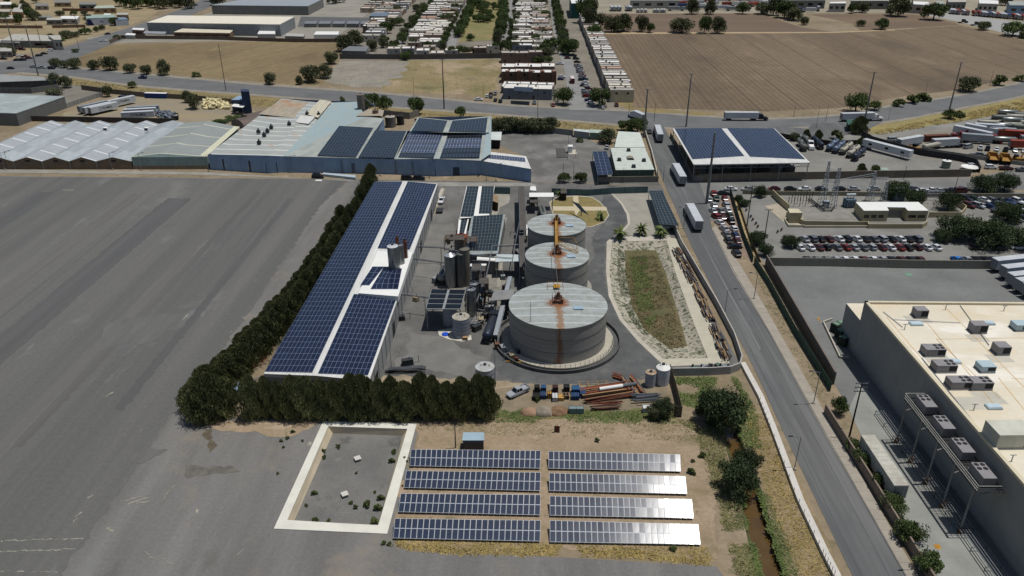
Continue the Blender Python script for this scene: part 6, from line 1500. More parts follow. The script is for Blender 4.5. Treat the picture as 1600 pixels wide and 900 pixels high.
for k in range(5):
 p = w1 + off_ * .96 + d * (L * (.04 + .92 * k / 4)); m_ = MB(); m_.tube((p.x, p.y, 0), (p.x, p.y, pz - .25), .18, n=8); q = p - off_ * .9; m_.tube((p.x, p.y, pz - 2.2), (q.x, q.y, pz - .3), .1, n=6); m_.build('post', mat('post_grey', (150, 150, 146)), t4)
 m_ = MB(); m_.tube((p.x, p.y, 0), (p.x, p.y, 1.0), .45, .4, n=10); m_.build('footing', mat('rusty_footing', (150, 104, 52), rgb2=(110, 78, 48)), t4)
for k, lab in enumerate(('farthest', 'second', 'third', 'nearest')):
 p = w1 + off_ * .52 + d * (L * (.14 + k * .25)); tt = ac_unit(800, 450, 0, '%s of the four cooling units on the outrigger platform' % lab, 2.2, 4.0, 1.6, 4, rz=math.atan2(-d.x, d.y) + math.pi / 2 + math.pi, group='cooling units on the outrigger platform'); tt.location = (p.x, p.y, pz)
t5 = thing('pipe_rack', 'low rack of long pipes running along the foot of the warehouse', 'pipe rack')
q0 = a - n1 * 2.2 + d * 24; q1 = a - n1 * 2.2 + d * 120
for k in range(6):
 m_ = MB(); s = n1 * (-.5 * k); m_.tube((q0 + s).to_tuple()[:2] + (1.0,), (q1 + s).to_tuple()[:2] + (1.0,), .09, n=6); m_.build('pipe', STEEL, t5)
m_ = MB()
for k in range(24):
 p = q0 + (q1 - q0) * k / 23; s = n1 * -2.5; m_.tube((p.x, p.y, .9), (p.x + s.x, p.y + s.y, .9), .06, n=5); m_.tube((p.x, p.y, 0), (p.x, p.y, .9), .06, n=5); m_.tube((p.x + s.x, p.y + s.y, 0), (p.x + s.x, p.y + s.y, .9), .06, n=5)
m_.build('stand_frame', DSTEEL, t5)
for k, (x, y) in enumerate(((1308, 517), (1315, 527), (1320, 538))):
 t6 = thing('generator', '%s dark green generator cabinet beside the annex wall' % ('farthest', 'middle', 'nearest')[k], 'generator', P(x, y), .5, 'generators by the annex'); m_ = MB(); m_.box(-1.6, -1, .2, 1.6, 1, 2.2); m_.build('cabinet', mat('generator_green', (46, 60, 50)), t6)
 for s in (-.8, .8): m_ = MB(); m_.box(s - .6, -.7, 2.2, s + .6, .7, 2.35); m_.build('vent_panel', mat('generator_vent', (120, 146, 126)), t6)
wall_px('kerb_wall', 'low pale wall around the three green generators', 'wall', [(1300, 500), (1286, 505), (1312, 560), (1326, 560)], .6, .3, CONC)
DW = blocks_mat('brown_panel_wall', (132, 122, 112), 3, var=.08)
wall_px('compound_wall', 'tall brown wall along the verge beside the street', 'wall', [(1196, 414), (1212, 442), (1302, 601)], 3.2, .35, mat('shaded_render', (118, 108, 100), var=.08))
wall_px('compound_wall', 'long grey precast wall between car park and compound', 'wall', [(1198, 415), (1300, 416), (1420, 419), (1540, 420), (1700, 421)], 2.6, .25, blocks_mat('precast_wall', (150, 144, 132), 6, 1.3, dark=.25, var=.06))
wall_px('compound_wall', 'brown pillar wall between the pavement and the parked trailer', 'wall', [(1288, 645), (1305, 672), (1354, 750), (1448, 903), (1490, 970)], 2.2, .3, blocks_mat('pillar_wall', (136, 122, 108), 4, var=.08))
GF = mat('green_fence_mesh', (60, 88, 76), var=.15)
fence_px('green_fence', 'green mesh fence along the storm ditch', [(1140, 300), (1150, 335), (1161, 372), (1176, 410)], 2.2, GF, DSTEEL, 3)
fence_px('green_fence', 'green mesh fence on the verge below the tall brown wall', [(1178, 412), (1200, 446), (1240, 520), (1297, 612)], 2.2, GF, DSTEEL, 3)
wall_px('perimeter_wall', 'long brown wall between the tank yard and the side street', 'wall', [(1090, 284), (1200, 281.5), (1330, 279), (1516, 276)], 3.0, .3, blocks_mat('perimeter_block', (134, 122, 106), 5, var=.1))
wall_px('perimeter_wall', 'dark curved wall around the truck yard corner', 'wall', [(1346, 212), (1362, 222), (1400, 233), (1440, 243), (1500, 252), (1524, 258), (1530, 270)], 2.6, .3, mat('dark_yard_wall', (62, 60, 62), var=.2))
wall_px('perimeter_wall', 'grey low wall behind the yellow dump trucks', 'wall', [(1440, 236), (1520, 248), (1600, 259), (1700, 268)], 1.6, .25, CONC2)
wall_px('perimeter_wall', 'dark retaining wall below the slip road', 'wall', [(1210, 214), (1256, 222), (1300, 228), (1345, 226)], 2.2, .3, mat('dark_retaining', (66, 60, 56)))
for k, (x, y) in enumerate(((1549, 425), (1563, 437), (1573, 449), (1585, 458), (1597, 466))):
 t7 = trailer(x, y, 78, '%s white trailer from the precast wall in the compound' % nth(k), TR_W, 16.1, 'white trailers backed into the compound')
q0 = P(1409, 759, 4); q1 = P(1356, 680, 4); tr0 = trailer(0, 0, math.degrees(math.atan2(q1.x - q0.x, q1.y - q0.y)), 'long weathered trailer parked behind the brown pillar wall', mat('weathered_trailer', (200, 198, 188), rgb2=(164, 160, 148), scale=.4, fine=.1), round((q1 - q0).length, 1), world=Vector((q0.x, q0.y, .06)))
ground('yellow_marking', [(1458, 851), (1468, 851), (1471, 858), (1462, 858)], .06, YELL); ground('yellow_marking', [(1276, 496), (1279, 496), (1282, 502), (1279, 502)], .06, YELL)
ground('green_marking', [(1412, 427), (1423, 427), (1426, 431), (1416, 431)], .06, mat('green_mark', (110, 150, 126)))
# ground-mounted solar arrays
def arr_label(i, side): return '%s row of the %s block of ground solar arrays, counted from the small shed' % (nth(i), side)
MODW = mat('module_glass', (34, 44, 72), rough=.1, spec=.5, var=.06, scale=2); FRM = mat('module_frame', (190, 194, 200), rough=.35, metal=.3)
def cellmat():
 m = pv_mat('array_module', (32, 45, 68), (200, 206, 212), rough=.135, fw=.045, jitter=.1); return m
CM = cellmat()
def array(c, label, group='ground-mounted solar arrays', n=25):
 zb, zf_ = 1.86, .5
 bl, br, fr, fl = P(*c[0], zb), P(*c[1], zb), P(*c[2], zf_), P(*c[3], zf_)
 o = (fl + fr) / 2; o.z = 0
 t = thing('solar_array', label, 'solar array', o, 0, group)
 bl, br, fr, fl = [p - o for p in (bl, br, fr, fl)]
 r = random.Random(int(c[0][0] + c[0][1]))
 U = (fr - fl) / n; nrm = (fr - fl).cross(bl - fl).normalized()
 fm = MB()
 for row in range(2):
  for k in range(n):
   v0, v1 = row * .5 + .004, row * .5 + .496
   def pt(u, v):
    return (fl * (1 - u) + fr * u) * (1 - v) + (bl * (1 - u) + br * u) * v
   u0, u1 = (k + .02) / n, (k + .98) / n
   A, B, Cc, D = pt(u0, v0), pt(u1, v0), pt(u1, v1), pt(u0, v1)
   ctr = (A + B + Cc + D) / 4
   ax, ay = r.gauss(0, .0045), r.gauss(0, .0045)
   m_ = MB(); q = []
   for p in (A, B, Cc, D):
    e = p - ctr; q.append(e + nrm * (e.x * ax + e.y * ay) + nrm * .04)
   lo = [p - nrm * .04 for p in q]
   m_.quad(*q, uv=[(0, 0), (1, 0), (1, 1), (0, 1)])
   for i in range(4): m_.quad(lo[i], lo[(i + 1) % 4], q[(i + 1) % 4], q[i], uv=[(0, 0)] * 4)
   m_.quad(lo[3], lo[2], lo[1], lo[0], uv=[(0, 0)] * 4)
   m_.build('solar_panel', CM, t, ctr)
 for v in (.1, .4, .6, .9): fm.tube(fl * (1 - v) + bl * v - nrm * .06, fr * (1 - v) + br * v - nrm * .06, .04, n=4)
 fm.quad(*(p + nrm * .0 for p in (fl * .505 + bl * .495, fr * .505 + br * .495, fr * .495 + br * .505, fl * .495 + bl * .505)))
 fm.build('frame', FRM, t)
 for k in range(9):
  u = (k + .5) / 9
  f0 = (fl * (1 - u) + fr * u) * .75 + (bl * (1 - u) + br * u) * .25; b0 = (fl * (1 - u) + fr * u) * .2 + (bl * (1 - u) + br * u) * .8
  m_ = MB(); m_.tube((f0.x, f0.y, 0), f0, .06, n=5); m_.tube((b0.x, b0.y, 0), b0, .06, n=5); m_.tube((f0.x, f0.y, .2), b0, .04, n=4); m_.build('post', STEEL, t)
for i, c in enumerate((((642, 702), (845, 704), (844, 732), (640, 728)), ((635, 735.5), (845, 738), (844, 767), (631, 762)), ((626, 771), (845, 773), (844, 805), (622, 800)), ((617, 810), (845, 813), (844, 846), (614, 841)))):
 array(c, arr_label(i, 'basin-side'))
for i, c in enumerate((((857, 705), (1063, 710), (1064, 737), (857, 732)), ((858, 739), (1071, 744), (1074, 772), (858, 767)), ((859, 775), (1081, 780), (1084, 810), (859, 805.5)), ((859, 813), (1091, 819), (1095, 851), (859, 847)))):
 array(c, arr_label(i, 'canal-side'))
t, q = shed('equipment_hut', 'small dark block hut with pale blue roof behind the ground arrays', 'hut', [(724, 675.5), (756.5, 675.5), (756.5, 688), (722, 688)], 2.6, mat('hut_block', (96, 92, 90), var=.15, scale=2, fine=.1), mat('hut_blue_roof', (160, 184, 196)), over=.2)
pole((712, 700), 649, 'thin wooden pole beside the small dark hut', .12, WOODP, 0)
for x, y, lab in ((559, 719, 'upper'), (539, 775, 'lower')):
 t = thing('concrete_lid', '%s small white concrete lid standing on the basin floor' % lab, 'lid', P(x, y, -1.5), .5); m_ = MB(); m_.box(-.6, -.6, .45, .6, .6, .6); m_.build('slab', WCONC, t); m_ = MB(); m_.box(-.35, -.35, 0, .35, .35, .45); m_.build('base', CONC2, t)
t = thing('sluice_gate', 'small rusty sluice frame across the weedy ditch', 'sluice', P(870, 676)); m_ = MB(); m_.box(-.45, 0, .1, .45, .1, 1.6); m_.build('gate', RUST, t); m_ = MB(); m_.box(-.6, -.1, 0, -.45, .2, 1.7); m_.box(.45, -.1, 0, .6, .2, 1.7); m_.build('frame', CONC, t)
bl = [(434, 741, .6), (529, 700, 1.1), (505, 707, 1.2), (507, 716, .9), (616, 708, 1.1), (613, 722, 1.2), (492, 772, 1.1), (479, 791, .7), (549, 787, .8), (556, 794, 1.0), (574, 790, 1.6), (596, 780, 1.3), (592, 796, 1.5), (585, 817, 1.4), (492, 815, 1.1), (514, 814, .7), (557, 740, .6), (586, 770, .6), (497, 817, .5)]
for i, (x, y, s) in enumerate(bl):
 z = -1.5 if i else 0
 tree(0, 0, s * .8, s * .9, '%s shrub counting down the basin floor' % nth(i) if i else 'lone weed tuft on the gravel beside the basin rim', 'bush', 'shrub', 'shrubs in the basin', False, 'shrub', pos=P(x, y, z))
for i, (x, y, s) in enumerate([(458, 676, 1.0), (449, 686, .9), (440, 690, .8), (473, 690, .7), (1097, 714, 1.6), (1082, 722, .9), (1081, 740, 1.7), (933, 690, 1.3), (1052, 860, 1.3), (636, 722, .6), (629, 760, .5), (600, 850, 1.0), (608, 852, .9), (443, 700, .7), (632, 716, .6)]):
 tree(x, y, s * .7, s * .8, '%s scrub tuft scattered on the soil around the arrays and basin' % nth(i), 'bush', 'shrub', 'scrub tufts', False, 'shrub')
# conifers
k = 0; row = [(574, 276), (569, 296), (560, 314), (551, 330), (543, 346), (535, 361), (527, 375), (519, 389), (511, 403), (503, 416), (495, 429), (487, 441), (478, 454), (468, 466), (458, 478), (447, 491), (436, 504), (425, 517), (414, 530), (402, 543), (390, 556), (378, 569), (366, 582), (354, 595), (343, 607)]
for i, (x, y) in enumerate(row):
 s = .9 + .2 * rnd.random()
 p = P(x + 6, y + 10)
 tree(0, 0, 2.4 * s * (1 + i * .01), 7.6 * s, '%s conifer of the slanting row, counting from the blue factory' % nth(i), 'pine', 'conifer', 'conifers along the solar hall', True, 'conifer', pos=p)
 if i > 3:
  p2 = P(x - 9, y + 4); tree(0, 0, 1.9 * s, 6.2 * s, '%s conifer on the gravel side of the slanting row' % nth(i - 4), 'pine', 'conifer', 'conifers along the gravel field', True, 'conifer', pos=p2)
for i, (x, y, r, h) in enumerate([(318, 655, 3.4, 10.0), (335, 652, 3.7, 10.5), (352, 648, 3.4, 9), (300, 640, 2.4, 6), (330, 628, 3.4, 9)]):
 tree(x, y, r, h, ('broad corner conifer at the gravel edge', 'tallest corner conifer beside the gravel edge', 'corner conifer nearest the narrow gap', 'low conifer skirting the gravel corner', 'conifer just behind the tallest corner one')[i], 'pine', 'conifer', 'corner conifers', True, 'conifer')
xs = [400, 420, 441, 462, 483, 505, 527, 549, 571, 593, 615, 637, 659, 681, 703, 724, 744, 762]
for i, x in enumerate(xs):
 h = rnd.uniform(9.2, 11.6)
 tree(x + rnd.uniform(-4, 4), 653 - 3 * rnd.random(), rnd.uniform(1.9, 2.9), h * .93, '%s conifer of the cross row, counting from the corner gap' % nth(i), 'pine', 'conifer', 'conifers across the foot of the factory', True, 'conifer')
# trees and bushes by the canal and around
tree(1128, 668, 5.3, 9, 'largest dark tree over the end of the canal', 'dense'); tree(1105, 655, 3.2, 6, 'smaller dark tree overlapping the largest canal tree', 'dense')
tree(1151, 768, 4.5, 7, 'round dark bush-like tree hiding the bend of the canal', 'dense'); tree(1165, 735, 3.0, 5, 'small tree leaning on the round canal tree', 'dense')
tree(1036, 650, 2.6, 4.5, 'olive tree behind the scrap beams and mesh fence', 'dense'); tree(1022, 655, 1.8, 3.2, 'low olive tree beside the mesh fence corner', 'olive')
for i, (x, y, s, h) in enumerate([(1400, 310, 5.0, 7.5), (1447, 316, 1, 1), (1428, 322, 4.2, 7), (1480, 328, 4.4, 7.5), (1535, 300, 5.2, 7.5), (1568, 298, 5.2, 8), (1497, 372, 7.0, 8.5), (1545, 384, 7.5, 10), (1595, 385, 6.5, 7), (1572, 345, 5.5, 7.5), (1470, 378, 3.2, 5), (1205, 392, 1, 1)]):
 if h == 1: continue
 tree(x, y, s * 1.02, h * .9, '%s broad green tree of the car park trees' % nth(i), 'dense', group='broad trees round the substation car park')
for i, (x, y, s, h) in enumerate([(1153, 318, 1.6, 3.6), (1163, 322, 2.2, 2.6), (1187, 308, 2.6, 4.6), (1182, 382, 3.4, 4.6), (1195, 400, 2.6, 4.2), (1236, 387, 2.6, 4.2), (1228, 380, 1.8, 2.8)]):
 tree(x, y, s, h, '%s tree of the small group beside the storm ditch' % nth(i), 'dense', group='trees by the storm ditch')
for i, (x, y, s, h) in enumerate([(1345, 271, 1.9, 4.0), (1367, 271, 2.2, 3.6), (1310, 646, 1.8, 4.2), (1330, 702, 1.6, 2.6), (1347, 726, 2.0, 3.2), (1375, 760, 2.2, 3.2), (1395, 798, 2.3, 3.2), (1419, 845, 2.6, 3.8), (1449, 893, 2.5, 3.6), (881, 285, 2.6, 3.8), (907, 285, 2.6, 4.2)]):
 lb = ['small conifer-like tree beside the perimeter wall', 'rounder small tree beside the tiny canopy', 'tree in the corner planter below the tall brown wall', 'bush at the nose of the weathered trailer', 'bush squeezed between pillar wall and weathered trailer', 'bush beside the middle of the weathered trailer', 'round bush at the tail of the weathered trailer', 'flowering oleander bush on the drive', 'round bush nearest the drive lamp', 'rounded tree at the north yard edge', 'second rounded tree at the north yard edge'][i]
 tree(x, y, s, h, lb, 'pine' if i == 0 else 'round')
for x, y, h, r, lab in ((875, 311, 2.2, 2.2, 'palm standing beside the black booth on the oval lawn'), (938, 344, 1.6, 2.4, 'short palm at the east tip of the oval lawn'), (968, 374, 2.2, 3.1, 'palm on the pond verge nearest the big tanks'), (1001, 367, 2.2, 3.0, 'middle palm on the pond verge'), (1032, 370, 2.2, 3.0, 'palm on the pond verge beside the carport')):
 palm(x, y, h, r, lab)
for i, x in enumerate((775, 788, 800, 813, 826, 838, 850, 861)):
 tree(x, 207, 4.6, 7.0, '%s dark tree of the hedge behind the north yard' % nth(i), 'olive', group='hedge trees behind the north yard')
for i, (x, y, s, h, kd) in enumerate(sorted([(651, 178, 5.2, 9, 'round'), (720, 184, 3.0, 6, 'round'), (600, 174, 4.5, 8, 'round'), (585, 165, 3.6, 7, 'round'), (572, 168, 3.6, 7, 'round'), (535, 160, 2.2, 3, 'bush'), (345, 193, 4, 2.2, 'round'), (365, 188, 4, 2.4, 'round'), (168, 151, 3.4, 6.2, 'olive'), (305, 170, 4.4, 8, 'olive'), (293, 160, 3.2, 6, 'olive'), (88, 138, 4.2, 8.5, 'olive'), (104, 137, 4.2, 6.5, 'olive'), (85, 149, 5, 4, 'olive'), (207, 137, 2.8, 3.8, 'round'),
  (88, 104, 4.2, 5.5, 'olive'), (100, 106, 3.8, 5, 'olive'), (119, 107, 4.8, 7, 'olive'), (148, 109, 4.4, 6, 'olive'), (173, 110, 5.8, 9, 'olive'), (203, 114, 4.4, 6, 'olive'), (230, 116, 4.4, 6, 'olive'), (257, 117, 5.2, 9, 'olive'), (306, 120, 3.6, 3, 'bush'), (422, 132, 4.2, 7, 'olive'), (468, 132, 3.2, 5, 'olive'), (488, 128, 7.5, 10, 'olive'), (508, 122, 5, 8, 'olive'), (518, 100, 5.5, 8, 'olive'), (540, 80, 8, 12, 'olive'), (555, 72, 8, 11, 'olive'), (633, 94, 3.6, 6, 'round'),
  (880, 163, 5.8, 9, 'round'), (936, 166, 6.5, 10, 'round'), (946, 105, 4, 6, 'round'), (988, 205, 4.6, 6, 'round'), (975, 204, 3.5, 5, 'round'), (905, 222, 2, 2, 'bush'), (950, 224, 4.6, 6.4, 'olive'), (995, 210, 5.2, 8, 'round'),
  (1336, 175, 7, 10, 'round'), (1366, 172, 3.6, 5, 'round'), (1402, 166, 4, 4, 'bush'), (1425, 161, 4.5, 4.4, 'bush'), (1443, 158, 4.5, 4.4, 'bush'), (1513, 143, 7.5, 8.5, 'olive'), (1560, 133, 6, 6, 'bush'), (1595, 127, 5, 4, 'bush'), (1482, 185, 3.6, 4.6, 'round'), (1500, 183, 3.4, 3, 'bush'), (1341, 209, 3.8, 8, 'pine'), (1308, 218, 3.6, 4.2, 'bush'), (1240, 220, 2.2, 4, 'olive'), (1259, 220, 1.8, 5, 'pine'), (1277, 222, 1.9, 5.4, 'pine'), (1345, 230, 2.0, 4.5, 'pine')])):
 tree(x, y, s, h, '%s tree along the highway, counted from the avenue junction' % nth(i), kd, group='trees along the highway verges')
for i, (x, y, s, h) in enumerate(sorted([(955, 50, 9, 15), (975, 49, 9, 15), (930, 60, 7, 12), (965, 50, 8, 10), (1003, 50, 7, 15), (1016, 51, 5, 9), (1065, 51, 12, 13), (1100, 52, 7, 16), (1120, 52, 8, 14), (920, 48, 8, 22), (912, 36, 9, 25), (923, 30, 8, 22), (935, 44, 8, 14), (1080, 22, 8, 15), (1110, 22, 8, 14), (1190, 22, 10, 12), (1208, 24, 9, 20), (1225, 28, 12, 18), (1240, 32, 12, 12), (1256, 39, 5, 8), (1345, 41, 5, 6), (1378, 46, 8, 10), (1330, 21, 5, 10), (1347, 20, 9, 12), (1402, 25, 14, 22), (1458, 31, 13, 17), (1537, 47, 7, 8), (1582, 56, 12, 12), (1600, 60, 8, 6), (1160, 22, 8, 12), (1570, 9, 8, 12), (1390, 20, 6, 6)])):
 tree(x, y, s * .9, h * .9, '%s tree round the ploughed fields, counted from the township side' % nth(i), 'olive' if i % 3 else 'round', group='trees along the ploughed fields')
def tufts(name, label, poly, n, m, s0=.25, s1=.6, z=0.0, seed=1, cat=None):
 pts = [P(*p) for p in poly]; r = random.Random(seed); mb = MB()
 xs = [p.x for p in pts]; ys = [p.y for p in pts]; k = 0; tries = 0
 while k < n and tries < n * 12:
  tries += 1
  x, y = r.uniform(min(xs), max(xs)), r.uniform(min(ys), max(ys))
  if not in_poly(x, y, pts): continue
  if mnoise.noise(Vector((x * .16, y * .16, seed))) < -.3: continue
  k += 1; s = r.uniform(s0, s1)
  for j in range(4):
   a = r.uniform(0, 3.14); dx, dy = math.cos(a) * s, math.sin(a) * s; ox, oy = r.uniform(-s, s), r.uniform(-s, s); lx, ly = r.uniform(-.7, .7) * s, r.uniform(-.7, .7) * s
   mb.v += [(x + ox - dx * .5, y + oy - dy * .5, z), (x + ox + dx * .5, y + oy + dy * .5, z), (x + ox + lx, y + oy + ly, z + s * r.uniform(.1, .45))]
   b = len(mb.v); mb.f.append((b - 3, b - 2, b - 1)); mb.mi.append(0); mb.uv.append([(0, 0)] * 3)
 o = mb.build(name, m); tag(o, label, 'grass', kind='stuff'); return o
DRYW = mat('dry_grass_blades', (186, 164, 104), rgb2=(146, 130, 82), scale=.3, rough=.9); GRNW = mat('green_weed_blades', (116, 130, 74), rgb2=(88, 102, 58), scale=.3, rough=.9)
OLW = mat('olive_weed_blades', (142, 136, 92), rgb2=(106, 108, 70), scale=.3, rough=.9)
tufts('grass', 'dry yellow grass between and below the ground arrays', [(615, 842), (620, 856), (700, 866), (860, 868), (1000, 872), (1110, 884), (1105, 855), (860, 850)], 2600, DRYW, .2, .5, .02, 1)
tufts('grass', 'dry grass strips between the rows of ground arrays', [(612, 845), (640, 704), (1066, 708), (1098, 852)], 2600, DRYW, .12, .32, .02, 2)
tufts('grass', 'dry scrub on the ditch bank behind the ground arrays', [(650, 664), (780, 656), (1060, 662), (1100, 690), (1060, 690), (900, 684), (780, 680), (652, 672)], 1500, OLW, .15, .4, .02, 3)
tufts('grass', 'green weeds in the strip below the scrapyard', [(775, 640), (1045, 643), (1060, 662), (775, 660)], 2400, GRNW, .2, .5, .02, 4)
tufts('grass', 'scrub on the sandy bank beside the canal', [(1050, 655), (1124, 660), (1136, 720), (1160, 800), (1195, 960), (1150, 900), (1120, 780), (1090, 690)], 2600, OLW, .2, .5, 0, 5)
tufts('grass', 'bright green weeds along the near canal edge', [(1148, 760), (1156, 765), (1170, 825), (1190, 900), (1205, 960), (1188, 960), (1170, 900), (1156, 825)], 2400, GRNW, .3, .6, -.1, 6)
tufts('grass', 'lush green weeds between canal and parapet', [(1186, 765), (1200, 775), (1222, 830), (1250, 900), (1275, 980), (1250, 960), (1228, 900), (1205, 830)], 2600, GRNW, .3, .7, -.1, 7)
tufts('grass', 'dry scrub on the earth bank below the parapet', [(1160, 640), (1196, 650), (1240, 745), (1310, 900), (1330, 960), (1285, 960), (1240, 880), (1200, 780)], 3000, DRYW, .2, .45, 0, 8)
tufts('grass', 'green weeds under the dark trees of the canal head', [(1055, 590), (1150, 590), (1180, 640), (1190, 700), (1165, 700), (1140, 650), (1060, 630)], 2600, GRNW, .25, .6, 0, 9)
tufts('grass', 'olive weeds on the floor of the dry pond', [(979, 393), (1023, 393), (1038, 425), (1058, 490), (1072, 538), (1046, 542), (1008, 512), (990, 478), (984, 450), (979, 425)], 3000, mat('brown_weed', (132, 116, 84), rgb2=(96, 88, 60), scale=.3), .2, .55, -1.4, 10)
tufts('grass', 'green weeds down the middle of the dry pond', [(985, 395), (1010, 395), (1018, 440), (1024, 490), (1016, 510), (996, 470)], 2200, GRNW, .2, .5, -1.38, 16)
tufts('grass', 'green weed patches on the stony banks of the pond', [(956, 380), (977, 391), (979, 425), (984, 452), (990, 480), (1007, 512), (1046, 545), (1040, 560), (1003, 530), (974, 497), (958, 460)], 1400, mat('bank_weed', (84, 98, 60), rgb2=(60, 74, 42), scale=.3), .2, .4, -.7, 11)
tufts('grass', 'dry yellow grass on the highway bank', [(1365, 205), (1500, 178), (1600, 156), (1640, 150), (1640, 168), (1600, 174), (1500, 190), (1370, 212)], 3500, DRYW, .3, .7, .02, 12)
tufts('grass', 'dry grass on the verge between highway and factory', [(112, 124), (300, 146), (600, 172), (800, 186), (960, 196), (950, 210), (800, 196), (600, 182), (300, 156), (112, 134)], 2600, mat('verge_grass', (146, 134, 92), rgb2=(116, 110, 76), scale=.1), .3, .7, .02, 13)
tufts('grass', 'weeds in the vacant lots beside the highway', [(534, 97), (780, 95), (772, 150), (600, 143), (510, 131)], 1200, mat('lot_grass', (146, 138, 96), rgb2=(118, 116, 78), scale=.1), .2, .5, .03, 14)
tufts('grass', 'dry weeds on the verge below the green fence', [(1176, 414), (1192, 412), (1240, 500), (1296, 608), (1290, 640), (1240, 552), (1200, 480)], 900, OLW, .15, .35, .0, 15)
# scrapyard by the curve
def beam_pile(name, label, x0, y0, x1, y1, n, wdt, m, z=.1, seed=1, cross=False):
 a, b = P(x0, y0), P(x1, y1); d = (b - a).normalized(); s = Vector((-d.y, d.x, 0)); r = random.Random(seed)
 t = thing(name, label, 'scrap', a)
 for k in range(n):
  q = s * r.uniform(0, wdt) + d * r.uniform(-.6, .6); e = (b - a) * r.uniform(.8, 1.0) + s * r.uniform(-.4, .4); zz = z + r.uniform(0, .9) + .15
  m_ = MB(); up = Vector((0, 0, zz)); m_.tube(q + up, q + e + up, r.uniform(.09, .2), n=4 if k % 3 else 8); m_.build('beam' if k % 3 else 'pipe', m[k % len(m)], t)
 return t
OR = mat('red_oxide_beam', (164, 96, 68), rgb2=(124, 72, 52), scale=1); GRB = mat('grey_beam', (96, 100, 106), var=.2); TAN = mat('tan_plank', (176, 146, 108), var=.15)
beam_pile('beam_stack', 'long stack of red-brown beams and planks in the scrapyard', 915, 634, 1000, 621, 22, 5.0, [RUST, OR, RUST, OR, TAN], seed=1)
beam_pile('beam_stack', 'crossed rusty beams heaped beside the slim grey tank', 1018, 618, 996, 590, 14, 4, [RUST, OR, TAN, GRB], seed=2)
beam_pile('beam_stack', 'dark grey sheets and beams in front of the rusty heap', 993, 634, 1036, 631, 12, 3, [GRB, mat('dark_sheet', (62, 68, 74))], seed=3)
beam_pile('beam_stack', 'dark red pipe bundle on the weeds below the beam stack', 928, 643, 976, 640, 9, 2, [mat('dark_red_pipe', (92, 56, 48)), RUST], seed=4)
beam_pile('beam_stack', 'black steel sections lying below the solar hall gable', 604, 585, 666, 583, 8, 1.6, [GRB, mat('black_section', (54, 54, 58))], seed=5)
beam_pile('beam_stack', 'rusty pipe bundle at the tank yard end of the beam stack', 976, 590, 962, 585, 7, 2, [OR, RUST], seed=6)
for k in range(15):
 u = k / 14; pl = [(1064, 388), (1092, 440), (1120, 500), (1146, 560)]; s = u * 3; i = min(2, int(s)); p = lerp2(pl[i], pl[i + 1], s - i); q = lerp2(pl[i], pl[i + 1], min(1, s - i + .2))
 beam_pile('scrap_heap', '%s heap of rusty scrap along the white street wall' % nth(k), p[0] - 3, p[1] + 3, q[0] - 2, q[1] + 4, 11, -2.2, [GRB, mat('dull_scrap', (96, 74, 62), rgb2=(64, 54, 50), scale=1.5), TAN, mat('dark_scrap', (60, 50, 46))], seed=30 + k)
t = thing('steel_pipe', 'thick pipe half white and half grey lying on the beam stack', 'pipe', P(936, 617)); a = Vector((0, 0, 1.5)); b = P(994, 609) - P(936, 617) + Vector((0, 0, 1.6)); m_ = MB(); m_.tube(a, a.lerp(b, .62), .4, n=12); m_.build('white_section', WHITE, t); m_ = MB(); m_.tube(a.lerp(b, .62), b, .4, n=12); m_.build('grey_section', GRB, t)
def crate(label, px, py, w_, d_, h_, m, lid=None, rz=0, name='crate', group='crates beside the yard curve'):
 t = thing(name, label, 'crate', P(px, py), rz, group); b = MB(); b.box(-w_ / 2, -d_ / 2, .12, w_ / 2, d_ / 2, h_); b.build('box', m, t)
 s = MB()
 for x in (-w_ / 2, 0, w_ / 2): s.box(x - .05, -d_ / 2 - .03, 0, x + .05, d_ / 2 + .03, h_ + .03)
 for y in (-d_ / 2, d_ / 2): s.box(-w_ / 2 - .03, y - .04, h_ - .08, w_ / 2 + .03, y + .04, h_ + .05)
 s.build('frame', lid or m, t); return t
CRB = mat('crate_blue', (44, 88, 128), var=.1); CRN = mat('crate_navy', (44, 62, 96)); CRK = mat('crate_black', (34, 32, 32)); CRY = mat('crate_ochre', (190, 150, 84)); CRW = mat('crate_white', (206, 208, 206))
crate('dark cage crate at the head of the crate row', 839, 611, 1.1, 1.1, 1.3, CRK, DSTEEL); crate('first blue crate beside the dark cage', 849, 611, 1.1, 1.2, 1.2, CRB, CRN); crate('navy crate in front of the first blue crate', 848.5, 621, 1.1, 1.6, 1.0, CRN)
crate('dark red drum-topped crate in the middle of the row', 867.5, 611, 1.1, 1.1, 1.2, mat('crate_maroon', (72, 40, 42)), CRK); crate('white slatted pallet box below the dark red crate', 867, 624, 1.2, 2.0, 1.0, CRW, DSTEEL); crate('ochre flat box beside the white slatted box', 876.5, 623.5, 1.1, 1.6, .8, CRY)
crate('black pump crate between ochre box and blue crates', 885, 611, 1.2, 1.3, 1.4, CRK, DSTEEL); crate('black low crate in front of the pump crate', 884, 622, 1.3, 1.2, 1.0, CRK, TAN); crate('large bright blue double crate', 899, 614, 1.5, 1.6, 1.4, CRB); crate('navy crate below the bright blue double crate', 898.5, 623, 1.5, 1.4, 1.1, CRN, CRB)
crate('narrow blue crate at the beam end of the crate row', 910, 618, 1.0, 2.2, 1.2, CRN, CRB); crate('small dark crate under a green shrub', 838, 623, 1.5, 1.6, 1.0, CRK)
crate('pale green slab crate standing in the weeds', 900, 645, 3.0, 1.0, 1.3, mat('crate_sage', (126, 146, 146)), GRB, group=None); crate('white louvred box beside the olive tree', 1011, 643, 1.8, 1.2, 1.2, CRW, CRW, group=None); crate('yellow frame machine beside the white slatted box', 858.5, 621, .9, 1.1, 1.2, YELL, DSTEEL)
